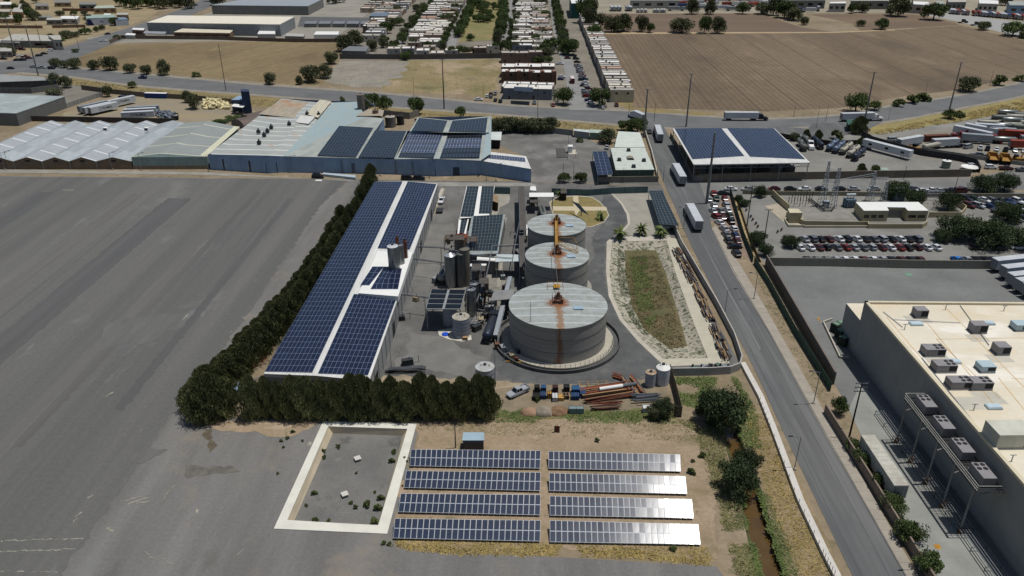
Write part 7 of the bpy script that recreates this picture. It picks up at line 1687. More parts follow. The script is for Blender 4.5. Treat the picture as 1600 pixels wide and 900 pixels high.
tree(839, 627, 1.0, 1.5, 'small green shrub on the dark crate', 'bush', 'shrub', None, False, 'shrub')
for i, (x, y, r, h, rgb) in enumerate(((828, 645, 2.0, 1.1, (166, 134, 108)), (850, 645, 2.3, 1.4, (150, 140, 124)), (872, 644, 2.2, 1.2, (140, 110, 84)))):
 m_ = MB(); pr = [(r * math.cos(a), h * math.sin(a) ** 1.3 if math.sin(a) > 0 else 0) for a in [k * math.pi / 16 for k in range(9)]]; m_.lathe(pr, 20)
 for j, v in enumerate(m_.v):
  q = mnoise.noise(Vector((v[0] * .9 + i * 9, v[1] * .9, 1))) * .3; m_.v[j] = (v[0] * (1 + q * .4), v[1] * (.7 + q * .4), max(0, v[2] * (1 + q)))
 tag(m_.build('sand_pile', mat('sand_pile_%s' % 'abc'[i], rgb, var=.15, scale=.8, fine=.15), None, P(x, y)), ('pinkish', 'grey-tan', 'brown')[i] + ' pile of sand at the weedy edge of the scrapyard', 'sand pile')
frame_px = frame_tower
t = thing('rebar_frame', 'open rusty frame rack lying beside the yard curve', 'frame', P(930, 606)); m_ = MB()
for k in range(4): m_.tube((-3 + k * 2, -1.5, .1), (-3.6 + k * 2, 1.2, .9), .09, n=5)
m_.tube((-3.5, 1.2, .9), (3, 1.4, .9), .06, n=4); m_.tube((-3, -1.5, .1), (3.4, -1.3, .1), .06, n=4); m_.build('frame', TAN, t)
fence_px('mesh_fence', 'rusted mesh fence slanting beside the broad white tank', [(1046, 585), (1054, 612), (1064, 652), (1052, 650)], 2.6, mat('rusted_mesh', (112, 102, 88), var=.3, scale=2), DSTEEL, 3)
wall_px('scrap_wall', 'grey wall segment behind the machines at the road bend', 'wall', [(1049, 584), (1112, 583)], 1.4, .3, mat('segment_grey', (120, 116, 108)))
for i, (x, y) in enumerate(((1085, 579), (1097, 578), (1110, 577), (1122, 576), (1133, 578))):
 t = thing('old_machine', '%s old machine in the line behind the segment wall' % nth(i), 'machine', P(x, y), i * .7, 'old machines'); m_ = MB(); m_.box(-.8, -.5, .3, .8, .5, 1.1); m_.build('housing', [mat('m_green', (84, 104, 96)), mat('m_grey', (130, 140, 146)), mat('m_dark', (58, 58, 60))][i % 3], t); m_ = MB(); m_.tube((-.5, 0, 1.1), (-.5, 0, 1.7), .2, n=8); m_.tube((.2, -.6, .7), (.2, .6, .7), .35, n=10); m_.build('motor', DSTEEL, t); m_ = MB(); m_.box(-.9, -.6, 0, .9, .6, .3); m_.build('skid_frame', DSTEEL, t)
t = thing('red_scaffold', 'heap of red scaffold frames between the conifers and the solar hall', 'scaffold', P(419, 562)); m_ = MB(); r = random.Random(8)
for k in range(26):
 x, y = r.uniform(-2.6, 1.0), r.uniform(-4, 5); m_.tube((x, y, r.uniform(0, 1)), (x + r.uniform(-1.6, 1.6), y + r.uniform(-2, 2), r.uniform(.4, 2.4)), .07, n=5)
m_.build('frame', mat('scaffold_red', (128, 48, 44), var=.2), t)
t = thing('boom_crane', 'small blue and white machine with a long lattice boom in the conifer gap', 'crane', P(369, 612), -.5); m_ = MB(); m_.box(-1.4, -1, .5, 1.4, 1, 1.6); m_.build('body', mat('machine_blue', (130, 156, 176)), t)
m_ = MB(); m_.box(-1.3, -.8, 1.6, -.2, .8, 2.6); m_.build('cab', mat('machine_cream', (216, 206, 176)), t); m_ = MB()
for s in (-.3, .3): m_.tube((.5, s, 1.8), (6.4, s + 4.5, 3.4), .06, n=4); m_.tube((.5, s, 2.4), (6.4, s + 4.5, 3.8), .06, n=4)
for k in range(12): u = k / 11; m_.tube((.5 + 5.9 * u, -.3 + 4.5 * u, 1.8 + 1.6 * u), (.5 + 5.9 * u, .3 + 4.5 * u, 2.4 + 1.4 * u), .04, n=4)
m_.build('boom', STEEL, t)
for sx in (-.9, .9):
 for sy in (-1, 1): lorry_wheel(t, (sx, sy, .45), .45, .3)
m_ = MB(); m_.tube((0, -1.3, .5), (0, -1.3, .9), .3, n=8); m_.build('counterweight', DSTEEL, t)
t = thing('yellow_pump', 'small yellow pump frame at the foot of the largest tank', 'pump', P(807, 566)); m_ = MB(); m_.tube((-2.4, 0, .3), (2.2, -.6, .3), .12, n=6); m_.tube((-1, -.8, .3), (0, .9, .3), .12, n=6); m_.build('pipe', YELL, t); m_ = MB(); m_.cbox(0, 0, .8, .8, .8, 1.0); m_.build('housing', RUST, t)
crate('brown wooden crate under the foot of the conveyor', 777, 545, 1.0, 1.0, 1.5, BRICK, group=None); crate('tan crate beside the pale blue-grey tank', 727, 531, 1.1, .8, .8, TAN, group=None); crate('grey electrical cabinet behind the pale blue-grey tank', 740, 512, 1.6, 1.2, 1.4, STEEL, group=None)
m_ = MB(); m_.lathe([(.9, 0), (.9, .25), (.4, .4), (.01, .42)], 12); tag(m_.build('tarpaulin', mat('tarp_blue', (30, 80, 200)), None, P(696, 523)), 'crumpled bright blue tarpaulin on the tank pad', 'tarpaulin')
ground('tank_pad', [(684, 516), (707, 513), (736, 524), (737, 531), (722, 534), (700, 530), (686, 524)], .06, mat('pad_white', (206, 202, 186)))
for x, yb, yt, lab in ((828, 561, 471, 'tall thin pole standing in front of the largest tank'), (773.5, 592, 553, 'short thin pole behind the conifers near the round white tank'), (612, 580, 545, 'thin dark pole at the gable of the solar hall'), (887, 250, 205, 'double-headed mast in the north yard')):
 pole((x, yb), yt, lab, .09, STEEL, 0, 'mast_pole')
lamp((1132, 492), 453, 'street lamp on the street edge beside the white wall', 1); lamp((1241, 734), 684, 'street lamp standing on the whitewashed parapet'); lamp((1271, 631), 582, 'street lamp on the verge above the corner planter'); lamp((1178, 467), 428, 'street lamp on the pavement near the storm ditch'); lamp((1068, 357), 325, 'street lamp beside the long carport')
lamp((1438, 890), 852, 'lamp over the drive beside the round bushes'); lamp((1522, 640), 604, 'lamp') if 0 else None
# substation
ground('substation_slab', [(1207, 306), (1470, 308), (1500, 326), (1495, 342), (1250, 343), (1232, 328)], .06, mat('substation_gravel', (140, 138, 130), var=.15, scale=.3, fine=.15))
ground('ramp_paving', [(1195, 322), (1215, 318), (1255, 340), (1252, 352), (1228, 350), (1205, 330)], .065, mat('ramp_paving', (176, 166, 146)))
CRB2 = mat('cream_wall_paint', (188, 176, 142), var=.08, scale=.4, fine=.06)
wall_px('substation_wall', 'cream wall along the front of the substation', 'wall', [(1228, 338), (1256, 352), (1330, 353), (1355, 353), (1356, 357), (1440, 357), (1448, 352)], 1.6, .25, CRB2)
wall_px('substation_wall', 'low cream terrace edge below the substation front wall', 'wall', [(1226, 345), (1232, 355), (1256, 355), (1257, 356), (1360, 356)], .8, .25, CREAM)
wall_px('substation_wall', 'cream wall down the ditch flank of the substation', 'wall', [(1206, 306), (1218, 318), (1232, 330)], 2.4, .25, CRB2)
wall_px('substation_wall', 'long grey-cream wall between the substation and parked street cars', 'wall', [(1160, 303), (1206, 305), (1330, 306), (1470, 309), (1600, 309), (1700, 309)], 1.6, .25, mat('far_cream', (150, 144, 124), var=.1))
wall_px('substation_wall', 'cream wall behind the control building towards the big trees', 'wall', [(1450, 340), (1500, 340), (1508, 330), (1480, 313)], 2.0, .25, CRB2)
t = thing('control_building', 'cream L-shaped control building with white roof in the substation', 'building')
z = 3.8; W4 = WHITE
q = [P(*p, z) for p in ((1337, 315.5), (1435, 315.5), (1451, 329), (1419, 329), (1414, 324), (1386, 323.5), (1389, 329), (1350, 329))]
m_ = MB(); m_.prism([(p.x, p.y) for p in q], 0, z - .2, top=False); m_.build('wall', CRB2, t)
vs, es_, fs, *_ = delaunay_2d_cdt([Vector((p.x, p.y)) for p in q], [], [list(range(len(q)))], 1, 1e-4)
m_ = MB(); m_.prism([(p.x, p.y) for p in q], z - .2, z, top=False); m_._add([(v.x, v.y, z) for v in vs], [tuple(f) for f in fs]); m_.build('roof', W4, t)
fl, fr = q[7], q[6]; f2, f3 = q[3], q[2]
def win_on(a, b, u0, u1, z0, z1, n=1, par=None, m=GLASS, name='window'):
 d = (b - a); nn = Vector((d.y, -d.x, 0)).normalized() * .04
 if nn.y > 0: nn = -nn
 p, r = a + d * u0 + nn, a + d * u1 + nn
 m_ = MB(); m_.quad((p.x, p.y, z0), (r.x, r.y, z0), (r.x, r.y, z1), (p.x, p.y, z1)); return m_.build(name, m, par)
for k in range(3): win_on(fl, fr, .05 + k * .29, .26 + k * .29, 1.2, 2.3, par=t)
for k in range(2): win_on(f2, f3, .08 + k * .45, .45 + k * .45, 1.2, 2.2, par=t)
win_on(q[5], q[4], .1, .9, 0, 2.8, par=t, m=mat('entrance_grey', (130, 130, 124)), name='door')
t, q = shed('substation_kiosk', 'cream kiosk with pale flat roof at the substation corner', 'kiosk', [(1231, 326), (1247, 326), (1254, 332.5), (1234, 332.5)], 3.6, CRB2, CREAM, over=.05)
def lattice(t, x, y, w0, w1, h, m, base=(0, 0)):
 m_ = MB(); n = max(4, int(h / 1.6))
 def c(k, i, j): f = k / n; w_ = w0 * (1 - f) + w1 * f; return (x + (i - .5) * w_, y + (j - .5) * w_, h * f)
 for k in range(n):
  for (i, j), (i2, j2) in (((0, 0), (1, 0)), ((1, 0), (1, 1)), ((1, 1), (0, 1)), ((0, 1), (0, 0))):
   m_.tube(c(k, i, j), c(k + 1, i, j), .09, n=4, caps=False); m_.tube(c(k, i, j), c(k + 1, i2, j2), .055, n=3, caps=False); m_.tube(c(k + 1, i, j), c(k + 1, i2, j2), .055, n=3, caps=False)
 m_.build('lattice_frame', m, t)
GAL = mat('lattice_steel', (170, 176, 182), rough=.5, metal=.2)
for i, (xb, yb, yt, w0, w1, lab) in enumerate(((1283, 322, 252, 2.2, .4, 'tallest lattice tower of the substation'), (1300, 325, 262, 2.0, .6, 'lattice tower beside the tallest one'), (1358, 314, 268, 2.2, .5, 'lattice tower behind the control building'), (1380, 314, 284, 1.6, .5, 'short lattice tower between the two transformers'))):
 p = P(xb, yb); t = thing('lattice_tower', lab, 'pylon', p); lattice(t, 0, 0, w0, w1, hgt(yb, yt), GAL)
t = thing('busbar_gantry', 'lattice gantry beams joining the substation towers', 'gantry', (0, 0, 0)); m_ = MB()
for (a, b, z) in (((1283, 322), (1300, 325), 9), ((1283, 322), (1300, 325), 13), ((1358, 314), (1380, 314), 8), ((1300, 325), (1358, 314), 9.5)):
 p, r = P(*a), P(*b); p.z = r.z = z
 for dz in (0, .7): m_.tube(p + Vector((0, 0, dz)), r + Vector((0, 0, dz)), .07, n=4)
 n = int((r - p).length / .9)
 for k in range(n): m_.tube(p + (r - p) * k / n, p + (r - p) * (k + 1) / n + Vector((0, 0, .7)), .035, n=3)
m_.build('beam_frame', GAL, t)
INS = mat('insulator_brown', (70, 66, 66), rough=.3)
for i in range(4):
 for j in range(3):
  px, py = 1231 + i * 9 + j * 5, 323 - j * 4.5; p = P(px, py)
  t = thing('insulator_post', '%s insulator post of the %s line in the switchyard' % (nth(i), nth(j)), 'insulator', p, 0, 'insulator posts in the switchyard'); m_ = MB(); m_.tube((0, 0, 0), (0, 0, 1.8), .09, n=5); m_.build('stand', DSTEEL, t); m_ = MB(); m_.lathe([(.16 if k % 2 else .1, 1.8 + k * .16) for k in range(12)], 8); m_.build('insulator_rib', INS, t)
t = thing('busbar', 'thick black cable duct crossing the switchyard floor', 'cable duct', (0, 0, 0)); m_ = MB()
for a, b in (((1262, 313), (1285, 331)), ((1266, 313), (1289, 331)), ((1285, 331), (1299, 331)), ((1299, 331), (1304, 324))): m_.tube(P(*a) + Vector((0, 0, .6)), P(*b) + Vector((0, 0, .6)), .22, n=6)
m_.build('pipe', DSTEEL, t)
def transformer(px, py, label):
 t = thing('transformer', label, 'transformer', P(px, py), .1, 'transformers'); m_ = MB(); m_.box(-1.8, -1.2, .3, 1.8, 1.2, 3.0); m_.build('tank', mat('transformer_blue', (104, 122, 134), var=.1), t)
 for s in (-1, 1):
  m_ = MB()
  for k in range(6): m_.box(-1.5 + k * .55, s * 1.5 - .25, .5, -1.35 + k * .55, s * 1.5 + .25, 2.7)
  m_.build('radiator', mat('radiator_blue', (140, 158, 168)), t)
 m_ = MB(); m_.tube((-1.6, 0, 4.4), (1.6, 0, 4.4), .45, n=12); m_.build('conservator', mat('conservator_pale', (190, 202, 208)), t)
 for k in range(3): m_ = MB(); m_.tube((-1 + k, 0, 3), (-1.2 + k * 1.2, -.4, 4.6), .12, .06, n=6); m_.build('bushing', INS, t)
transformer(1326, 323, 'blue-grey transformer beside the control building'); transformer(1402, 313, 'blue-grey transformer behind the control building'); 
for x, y, lab in ((1427, 312, 'small pale switch box behind the control building'), (1290, 322, 'small pale switch box between the lattice towers')):
 t = thing('switch_box', lab, 'switch box', P(x, y)); m_ = MB(); m_.box(-1.1, -.7, .8, 1.1, .7, 1.9); m_.build('housing', mat('switch_pale', (160, 172, 178)), t); m_ = MB(); m_.box(-.9, -.5, 0, -.7, .5, .8); m_.box(.7, -.5, 0, .9, .5, .8); m_.build('stand_frame', STEEL, t)
t = thing('disconnector', 'bluish disconnector switch frame near the car park trees', 'switchgear', P(1450, 316)); r = random.Random(4); m_ = MB()
for k in range(14): x, y = r.uniform(-3, 3), r.uniform(-2, 2); m_.tube((x, y, 2.6), (x + r.uniform(-.8, .8), y + r.uniform(-.5, .5), 4.4), .1, n=5)
m_.box(-3.2, -2, 2.4, 3.2, -1.8, 2.6); m_.box(-3.2, 1.8, 2.4, 3.2, 2, 2.6)
for x in (-3, 3):
 for y in (-1.9, 1.9): m_.tube((x, y, 0), (x, y, 2.6), .08, n=4)
m_.build('frame', GAL, t)
t = thing('disconnector', 'insulator cluster above the control building roof', 'switchgear', P(1366, 314)); m_ = MB()
for k in range(10): x = -3 + k * .65; m_.tube((x, 0, 2.2), (x + (.5 if k % 2 else -.3), .3, 4.0), .1, n=5)
m_.box(-3.4, -.1, 2.0, 3.4, .1, 2.2); m_.tube((-3, 0, 0), (-3, 0, 2), .08, n=4); m_.tube((3, 0, 0), (3, 0, 2), .08, n=4); m_.build('frame', GAL, t)
for i, (x, y) in enumerate(((1166, 330), (1173, 340), (1176, 345), (1181, 351), (1184, 356), (1215, 364), (1221, 361))):
 t = thing('motorbike', '%s motorbike of the line beside the ditch poles' % nth(i), 'motorbike', P(x, y), .9, 'motorbikes'); m_ = MB(); m_.tube((-.6, 0, .32), (-.6, .12, .32), .32, n=12); m_.build('wheel', BLACK, t); m_ = MB(); m_.tube((.65, 0, .32), (.65, .12, .32), .32, n=12); m_.build('wheel', BLACK, t)
 m_ = MB(); m_.box(-.5, -.12, .5, .3, .2, .9); m_.tube((.3, .05, .8), (.65, .05, .32), .05, n=5); m_.tube((.4, -.3, 1.05), (.4, .4, 1.05), .03, n=4); m_.build('body', mat(('bike_red', 'bike_blue')[i % 2], ((120, 40, 40), (50, 60, 110))[i % 2]), t); m_ = MB(); m_.box(-.6, -.1, .88, .05, .18, .98); m_.build('seat', BLACK, t)
# poles
for (b, tp, lab, r, m, arms) in (((1104, 318), 207, 'thickest concrete pole at the street corner beside the solar canopy hall', .55, None, 0), ((1350, 193), 112, 'tall concrete pole beside the truck on the highway bend', .45, None, 1), ((1483, 173), 97, 'tall concrete pole on the highway shoulder near the tanker yard', .4, None, 1),
 ((1072, 198), 115, 'tall concrete pole behind the solar canopy hall', .4, None, 1), ((1006, 215), 139, 'tall concrete pole at the street mouth beside the annex', .5, None, 1), ((694, 170), 92, 'tall dark pole across the highway from the module roofs', .35, DSTEEL, 1), ((353, 141), 68, 'tall thin pole on the stubble field side of the highway', .22, DSTEEL, 0),
 ((60, 118), 42, 'tall thick pole at the avenue junction', .45, None, 1), ((24, 84), 27, 'tall thick pole west of the avenue junction', .45, None, 1), ((66, 76), 37, 'dark wooden pole beside the village wall', .25, WOODP, 0), ((124, 55), 10, 'dark wooden pole across the avenue from the stubble field', .22, WOODP, 0), ((124, 78), 60, 'short pole at the avenue kerb', .15, WOODP, 0),
 ((1167, 353), 290, 'black wooden pole with crossarms beside the motorbikes', .2, mat('creosote', (46, 40, 36)), 3), ((1191, 394), 327, 'black wooden pole near the storm ditch trees', .2, mat('creosote', (46, 40, 36)), 1), ((1327, 682), 598, 'black wooden pole with crossarms on the drive by the pillar wall', .2, mat('creosote', (46, 40, 36)), 3),
 ((1485, 322), 274, 'leaning grey pole beside the car park trees', .16, None, 0), ((1290, 190), 164, 'thin pole on the highway bend', .12, None, 0), ((1275, 200), 165, 'thin lamp mast at the slip road', .1, STEEL, 0), ((1388, 187), 160, 'thin pole on the outer edge of the bend', .1, STEEL, 0), ((1412, 280), 259, 'short black pole on the side street', .12, DSTEEL, 0),
 ((1022, 190), 161, 'thin pole at the edge of the ploughed field', .12, WOODP, 0), ((982, 185), 161, 'thin pole by the last terrace house', .12, WOODP, 0), ((937, 171), 136, 'thin pole beside the township street trees', .14, CONC2, 0), ((840, 183), 132, 'dark mast in front of the blue-grey house', .14, DSTEEL, 0), ((755, 152), 130, 'thin pole in the vacant lot', .1, WOODP, 0), ((647, 150), 121, 'thin pole in the dry vacant lot', .1, WOODP, 0),
 ((1444, 154), 128, 'thin pole beyond the highway bend', .1, WOODP, 0), ((1240, 183), 165, 'short dark pole by the ploughed field', .12, WOODP, 0), ((1328, 182), 150, 'pole at the field edge behind the bend', .1, WOODP, 0), ((1546, 135), 109, 'pole by the field near the olive tree', .12, WOODP, 0), ((880, 268), 255, 'short post by the north yard trees', .1, DSTEEL, 0), ((896, 281), 256, 'thin post beside the two rounded trees', .1, DSTEEL, 0), ((973, 286), 262, 'thin post at the office wall', .08, DSTEEL, 0), ((1036, 284), 259, 'thin post on the street before the crossing', .08, DSTEEL, 0)):
 pole(b, tp, lab, r, m, arms, 'utility_pole', 'utility poles')
for x, yb in ((8, 265), (14, 263), (176, 265), (221, 266), (326, 268), (456, 270), (594, 275), (671, 278), (669, 262), (775, 283), (760, 282)):
 lamp((x, yb), yb - 26, '%s mast lamp along the factory front road' % nth([8, 14, 176, 221, 326, 456, 594, 671, 669, 775, 760].index(x)), 1, 'mast lamps along the factory front')
# vehicles
def hd(a, b):
 d = P(*b) - P(*a); return math.degrees(math.atan2(d.x, d.y))
semi(1091, 364, hd((1100, 364), (1076, 322)) if 0 else hd((1110, 362), (1086, 318)), 'box lorry on the street beside the long solar carport', TR_W, 'white')
semi(1066, 292, hd((1068, 291), (1050, 258)), 'box lorry on the street beside the green office', TR_W, 'white')
semi(1031, 224, hd((1031, 224), (1024, 202)), 'grey box lorry at the street mouth', TR_W, 'dark')
s_ = semi(1131, 188, 91, 'semi truck with dark cab on the highway behind the solar canopy hall', TR_W, 'dark')
semi(1313, 190, 84, 'semi truck with white cab on the highway bend', TR_W, 'white')
semi(1006, 192, -22, 'box lorry turning at the street mouth behind the dark tree', TR_W, 'white', 9)
tanker(760, 539, hd((762, 540), (784, 482)) + 0, 'dark blue-grey tanker truck beside the conveyor', 'dark', 'dark', 9.5)
o = tanker(690, 447, 3, 'bright steel tanker parked beside the tall silos', 'grey', None, 7.5)
tanker(846, 334, 176, 'dark tanker truck under the white canopy roof', 'dull', 'dark', 8)
car('pickup', 'white', 690, 316, 185, 'white flatbed pickup beside the solar hall kerb'); 
t = thing('flat_trailer', 'small flat trailer behind the white pickup', 'trailer', P(687, 331)); m_ = MB(); m_.box(-1.1, -2, .6, 1.1, 2, .75); m_.box(-1.1, -2, .75, -1.04, 2, 1.1); m_.box(1.04, -2, .75, 1.1, 2, 1.1); m_.build('deck', DSTEEL, t); [lorry_wheel(t, (s * 1.0, -.5, .35), .35, .25) for s in (-1, 1)]
car('suv', 'black', 655, 281, 92, 'black pickup parked behind the solar hall'); car('van', 'black', 636, 281, 92, 'dark van parked behind the solar hall', sc=.9)
t = thing('dark_mixer_truck', 'blue and black truck parked behind the solar hall roof', 'truck', P(653, 281), -1.5); bpy.data.objects.remove(t)
car('pickup', 'silver', 809, 616, 232, 'silver service pickup parked at the scrapyard end of the curve', sc=1.0)
car('suv', 'black', 497, 278, 95, 'black car beside the white ramp on the gravel field')
t = thing('ramp_slab', 'white slab beside the black car on the gravel field', 'slab', P(498, 283)); m_ = MB(); m_.box(-1.2, -.7, .05, 1.2, .7, .35); m_.build('slab', WHITE, t); m_ = MB(); m_.box(-1.3, -.8, 0, 1.3, .8, .06); m_.build('base', CONC2, t)
t = thing('loading_ramp', 'long low pale ramp in front of the blue factory', 'ramp', (0, 0, 0)); m_ = MB(); q = [P(505, 273), P(556, 277), P(556, 281), P(505, 275.5)]; m_.prism([(p.x, p.y) for p in q], .05, .9); m_.build('deck', mat('ramp_pale', (176, 190, 198)), t)
car('sedan', 'silver', 948, 232, 10, 'silver car beside the white roofed annex'); car('sedan', 'grey', 800, 205, 90, 'grey car behind the blue factory end'); car('suv', 'black', 1014, 208, 0, 'black car following the box lorry at the street mouth')
car('pickup', 'white', 1045, 357, 60, 'white car nose just showing below the long carport')
CP = [('suv', 'red', 1114.5, 305, 3), ('sedan', 'black', 1130, 304.5, 92), ('sedan', 'red', 1132, 312.5, 3), ('suv', 'green', 1119, 312.5, 8), ('sedan', 'silver', 1108, 314, 8), ('sedan', 'silver', 1115.5, 323, 2), ('suv', 'silver', 1134, 323, -4), ('sedan', 'silver', 1114, 332, -6), ('sedan', 'grey', 1125.5, 332, -6), ('sedan', 'white', 1136.5, 331, -8), ('suv', 'red', 1118.6, 341, -14), ('sedan', 'maroon', 1129.5, 342, 4), ('sedan', 'green', 1139.6, 339, -8), ('suv', 'black', 1141.5, 348, -2), ('sedan', 'white', 1124, 350, -16), ('hatchback', 'white', 1146, 360, -6), ('sedan', 'silver', 1131.5, 360, -12), ('sedan', 'blue', 1148.5, 370, -6), ('sedan', 'grey', 1134, 369, -10), ('sedan', 'maroon', 1151, 379, -6), ('hatchback', 'black', 1137, 379, -6), ('sedan', 'black', 1148, 388, 84), ('suv', 'black', 1150, 399, -6)]
for i, (k, c, x, y, a) in enumerate(CP):
 car(k, c, x, y, a, '%s %s of the double column beside the street, counted from the crossing' % (nth(i), {'sedan': c + ' sedan', 'suv': c + ' SUV', 'hatchback': c + ' hatchback'}[k]), 'cars parked beside the street')
ROWB = [(k, x, y) for k, (x, y) in enumerate([])]
seqA = 'silver grey black maroon white black white black grey silver black white black grey'.split()
for i, x in enumerate((1256, 1268.5, 1280.5, 1294, 1310, 1321.5, 1337.5, 1351, 1364, 1376.5, 1391.5, 1405.5, 1417.5, 1431)):
 car('suv' if i % 4 == 1 else 'sedan', seqA[i], x, 376, -12, '%s car, %s, in the far row of the upper car park' % (nth(i), seqA[i]), 'far row of the upper car park')
seqB = 'white white maroon black grey red silver grey silver maroon white red black maroon white white'.split()
for i, x in enumerate((1248.5, 1264.5, 1278.5, 1290.5, 1306.5, 1320.5, 1333, 1347, 1361, 1376, 1389.5, 1404, 1417, 1432.5, 1446, 1461)):
 car('hatchback' if i % 5 == 3 else 'sedan', seqB[i], x, 389, -12, '%s car, %s, in the near row of the upper car park' % (nth(i), seqB[i]), 'near row of the upper car park')
seqC = 'black grey grey silver white white maroon white silver black maroon black maroon azure silver black black grey black black white'.split()
for i, x in enumerate((1261, 1276, 1291, 1306, 1320, 1335, 1349, 1364, 1379, 1393, 1408, 1423, 1437, 1494, 1510, 1525, 1538, 1553, 1568, 1583, 1597)):
 car('sedan', seqC[i], x, 408.5, -2, '%s car, %s, nosed up to the precast wall' % (nth(i), seqC[i]), 'cars along the precast wall')
for i, (x, c) in enumerate(((1168, 'silver'), (1142, 'white'), (1209, 'maroon'), (1235, 'black'), (1257, 'white'), (1283, 'black'), (1311, 'black'), (1334, 'silver'), (1365, 'silver'), (1401, 'black'), (1426, 'grey'), (1504, 'grey'))):
 car('suv' if i in (9,) else 'sedan', c, x, 297.5, 90 if i % 2 else 270, '%s car, %s, parked along the side street' % (nth(i), c), 'cars parked along the side street')
for i, (x, y, c, a) in enumerate(((1508, 313, 'black', 150), (1521, 313, 'green', 150), (1537, 315, 'white', 150), (1551, 317, 'grey', 160), (1563, 317, 'black', 165), (1575, 317, 'blue', 165), (1589, 317, 'white', 160), (1600, 317, 'blue', 160), (1586, 345, 'silver', 150), (1600, 346, 'blue', 150), (1580, 336, 'black', 150), (1596, 336, 'black', 150), (1527, 390, 'black', 90), (1562, 390.5, 'black', 90), (1590, 389, 'white', 270))):
 car('sedan' if i % 3 else 'suv', c, x, y, a, '%s car, %s, among those parked beyond the big car park trees' % (nth(i), c), 'cars beyond the car park trees')
for i, (k, c, x, y, a) in enumerate((('pickup', 'blue', 223, 123, -80), ('suv', 'maroon', 346 + 0, 147 + 10, 90), ('sedan', 'black', 27, 95, 70), ('suv', 'black', 36, 95, 75), ('sedan', 'maroon', 45, 92, 70), ('sedan', 'black', 61, 88, 60), ('sedan', 'black', 69, 85, 60), ('suv', 'white', 78, 80, -120), ('sedan', 'black', 168, 54, -130), ('sedan', 'black', 17, 108, 90), ('pickup', 'silver', 54, 106, 90), ('pickup', 'silver', 66, 107, 90), ('suv', 'black', 81, 108, 90), ('sedan', 'black', 6, 93, 90), ('pickup', 'white', 162, 65, 60), ('sedan', 'white', 298, 13, 40), ('suv', 'blue', 306, 9, 40), ('sedan', 'maroon', 78, 75, 90), ('sedan', 'silver', 4, 84, 90))):
 if i == 1: continue
 car(k, c, x, y, a, '%s vehicle, %s, around the avenue junction and highway' % (nth(i), c), 'traffic on the highway and avenue', lite=True)
cc = ['white', 'silver', 'black', 'blue', 'maroon', 'grey', 'red', 'white', 'black', 'silver']
k = 0
for i, (x, y, a) in enumerate(((748, 157, 90), (761, 152, 5), (767, 149, 5), (774, 148, 5), (774, 158, 5), (767, 153, 5), (782, 160, 5), (835, 162, 0), (864, 166, 0), (876, 125, 90), (878, 122, 90), (875, 101, 90), (887, 92, 90), (908, 120, 90), (909, 126, 90), (907, 114, 90), (912, 135, 90), (913, 143, 90), (916, 152, 90), (921, 158, 80), (923, 162, 80), (942, 170, 0), (963, 166, 0), (905, 106, 90), (902, 98, 90), (914, 147, 90), (896, 88, 90), (782, 57, 0), (797, 40, 0), (720, 52, 0), (600, 65, 0), (583, 88, 0), (862, 48, 0), (905, 110, 90), (900, 93, 90)) + tuple((903 + k * 2.3, 104 + k * 5.2, 90) for k in range(11)) + tuple((786 + k * .8, 66 - k * 7, 0) for k in range(7)) + tuple((872 - k * 1.4, 60 - k * 7, 0) for k in range(6))):
 car(['sedan', 'hatchback', 'suv', 'pickup'][i % 4], cc[(i * 7) % 10], x, y, a, '%s car, %s, parked on the township street edge' % (nth(i), cc[(i * 7) % 10]), 'cars in the township', lite=True)
t = thing('bus', 'red minibus on the township street', 'bus', P(894, 129)); m_ = MB(); m_.box(-1.15, -4, .5, 1.15, 4, 3.0); m_.build('body', mat('bus_red', (116, 40, 42)), t); m_ = MB(); m_.box(-1.1, -3.9, 3.0, 1.1, 3.9, 3.1); m_.build('roof', mat('bus_roof', (214, 200, 200)), t); m_ = MB(); m_.box(-1.17, -3.6, 1.7, 1.17, 3.6, 2.5); m_.box(-1.0, -4.02, 1.7, 1.0, 4.02, 2.5); m_.build('window', GLASS, t)
[lorry_wheel(t, (sx * 1.0, sy, .45), .45, .25) for sx in (-1, 1) for sy in (-2.4, 2.4)]
# tanker yard
for i, (a, b, m, cab) in enumerate((((1256, 238), (1243, 219), 'dull', None), ((1273, 241), (1256, 221), 'dull', 'w'), ((1283, 235), (1264, 217), 'dark', None))):
 if cab:
  o = tanker(*b, hd(b, a), 'tanker truck with white cab between the two pup trailers', 'dull', 'white', 9, twin=True)
 else: tanker(*a, hd(a, b), '%s twin tank trailer of the trio beside the solar canopy hall' % nth(i), m, None, 12, 'twin tank trailers', twin=True)
for i, (a, b, m) in enumerate((((1293, 238), (1311, 223), 'blue'), ((1303, 241), (1320, 227), 'blue'), ((1314, 243), (1334, 227), 'cream'), ((1325, 248), (1345, 232), 'cream'), ((1333, 253), (1356, 236), 'dark'))):
 tanker(*a, hd(a, b), '%s slanted tank trailer in the row of five' % nth(i), m, None, 13, 'slanted tank trailers', twin=True)
o = trailer(1348, 231, hd((1352, 232), (1424, 251)), 'long white office trailer with small windows beside the tank trailers', TR_W, 21.5)
for y in (3, 10.5, 17.5): m_ = MB(); m_.box(1.285, y, 2.2, 1.3, y + 1.6, 3.1); m_.build('window', GLASS, o)
t, X, Y, R, h = silo(1472, 1485, 253, 264, 'small round glass kiosk with a white top', mat('kiosk_glass', (120, 132, 116), rough=.3), name='kiosk', roofm=WHITE, cone=.1)
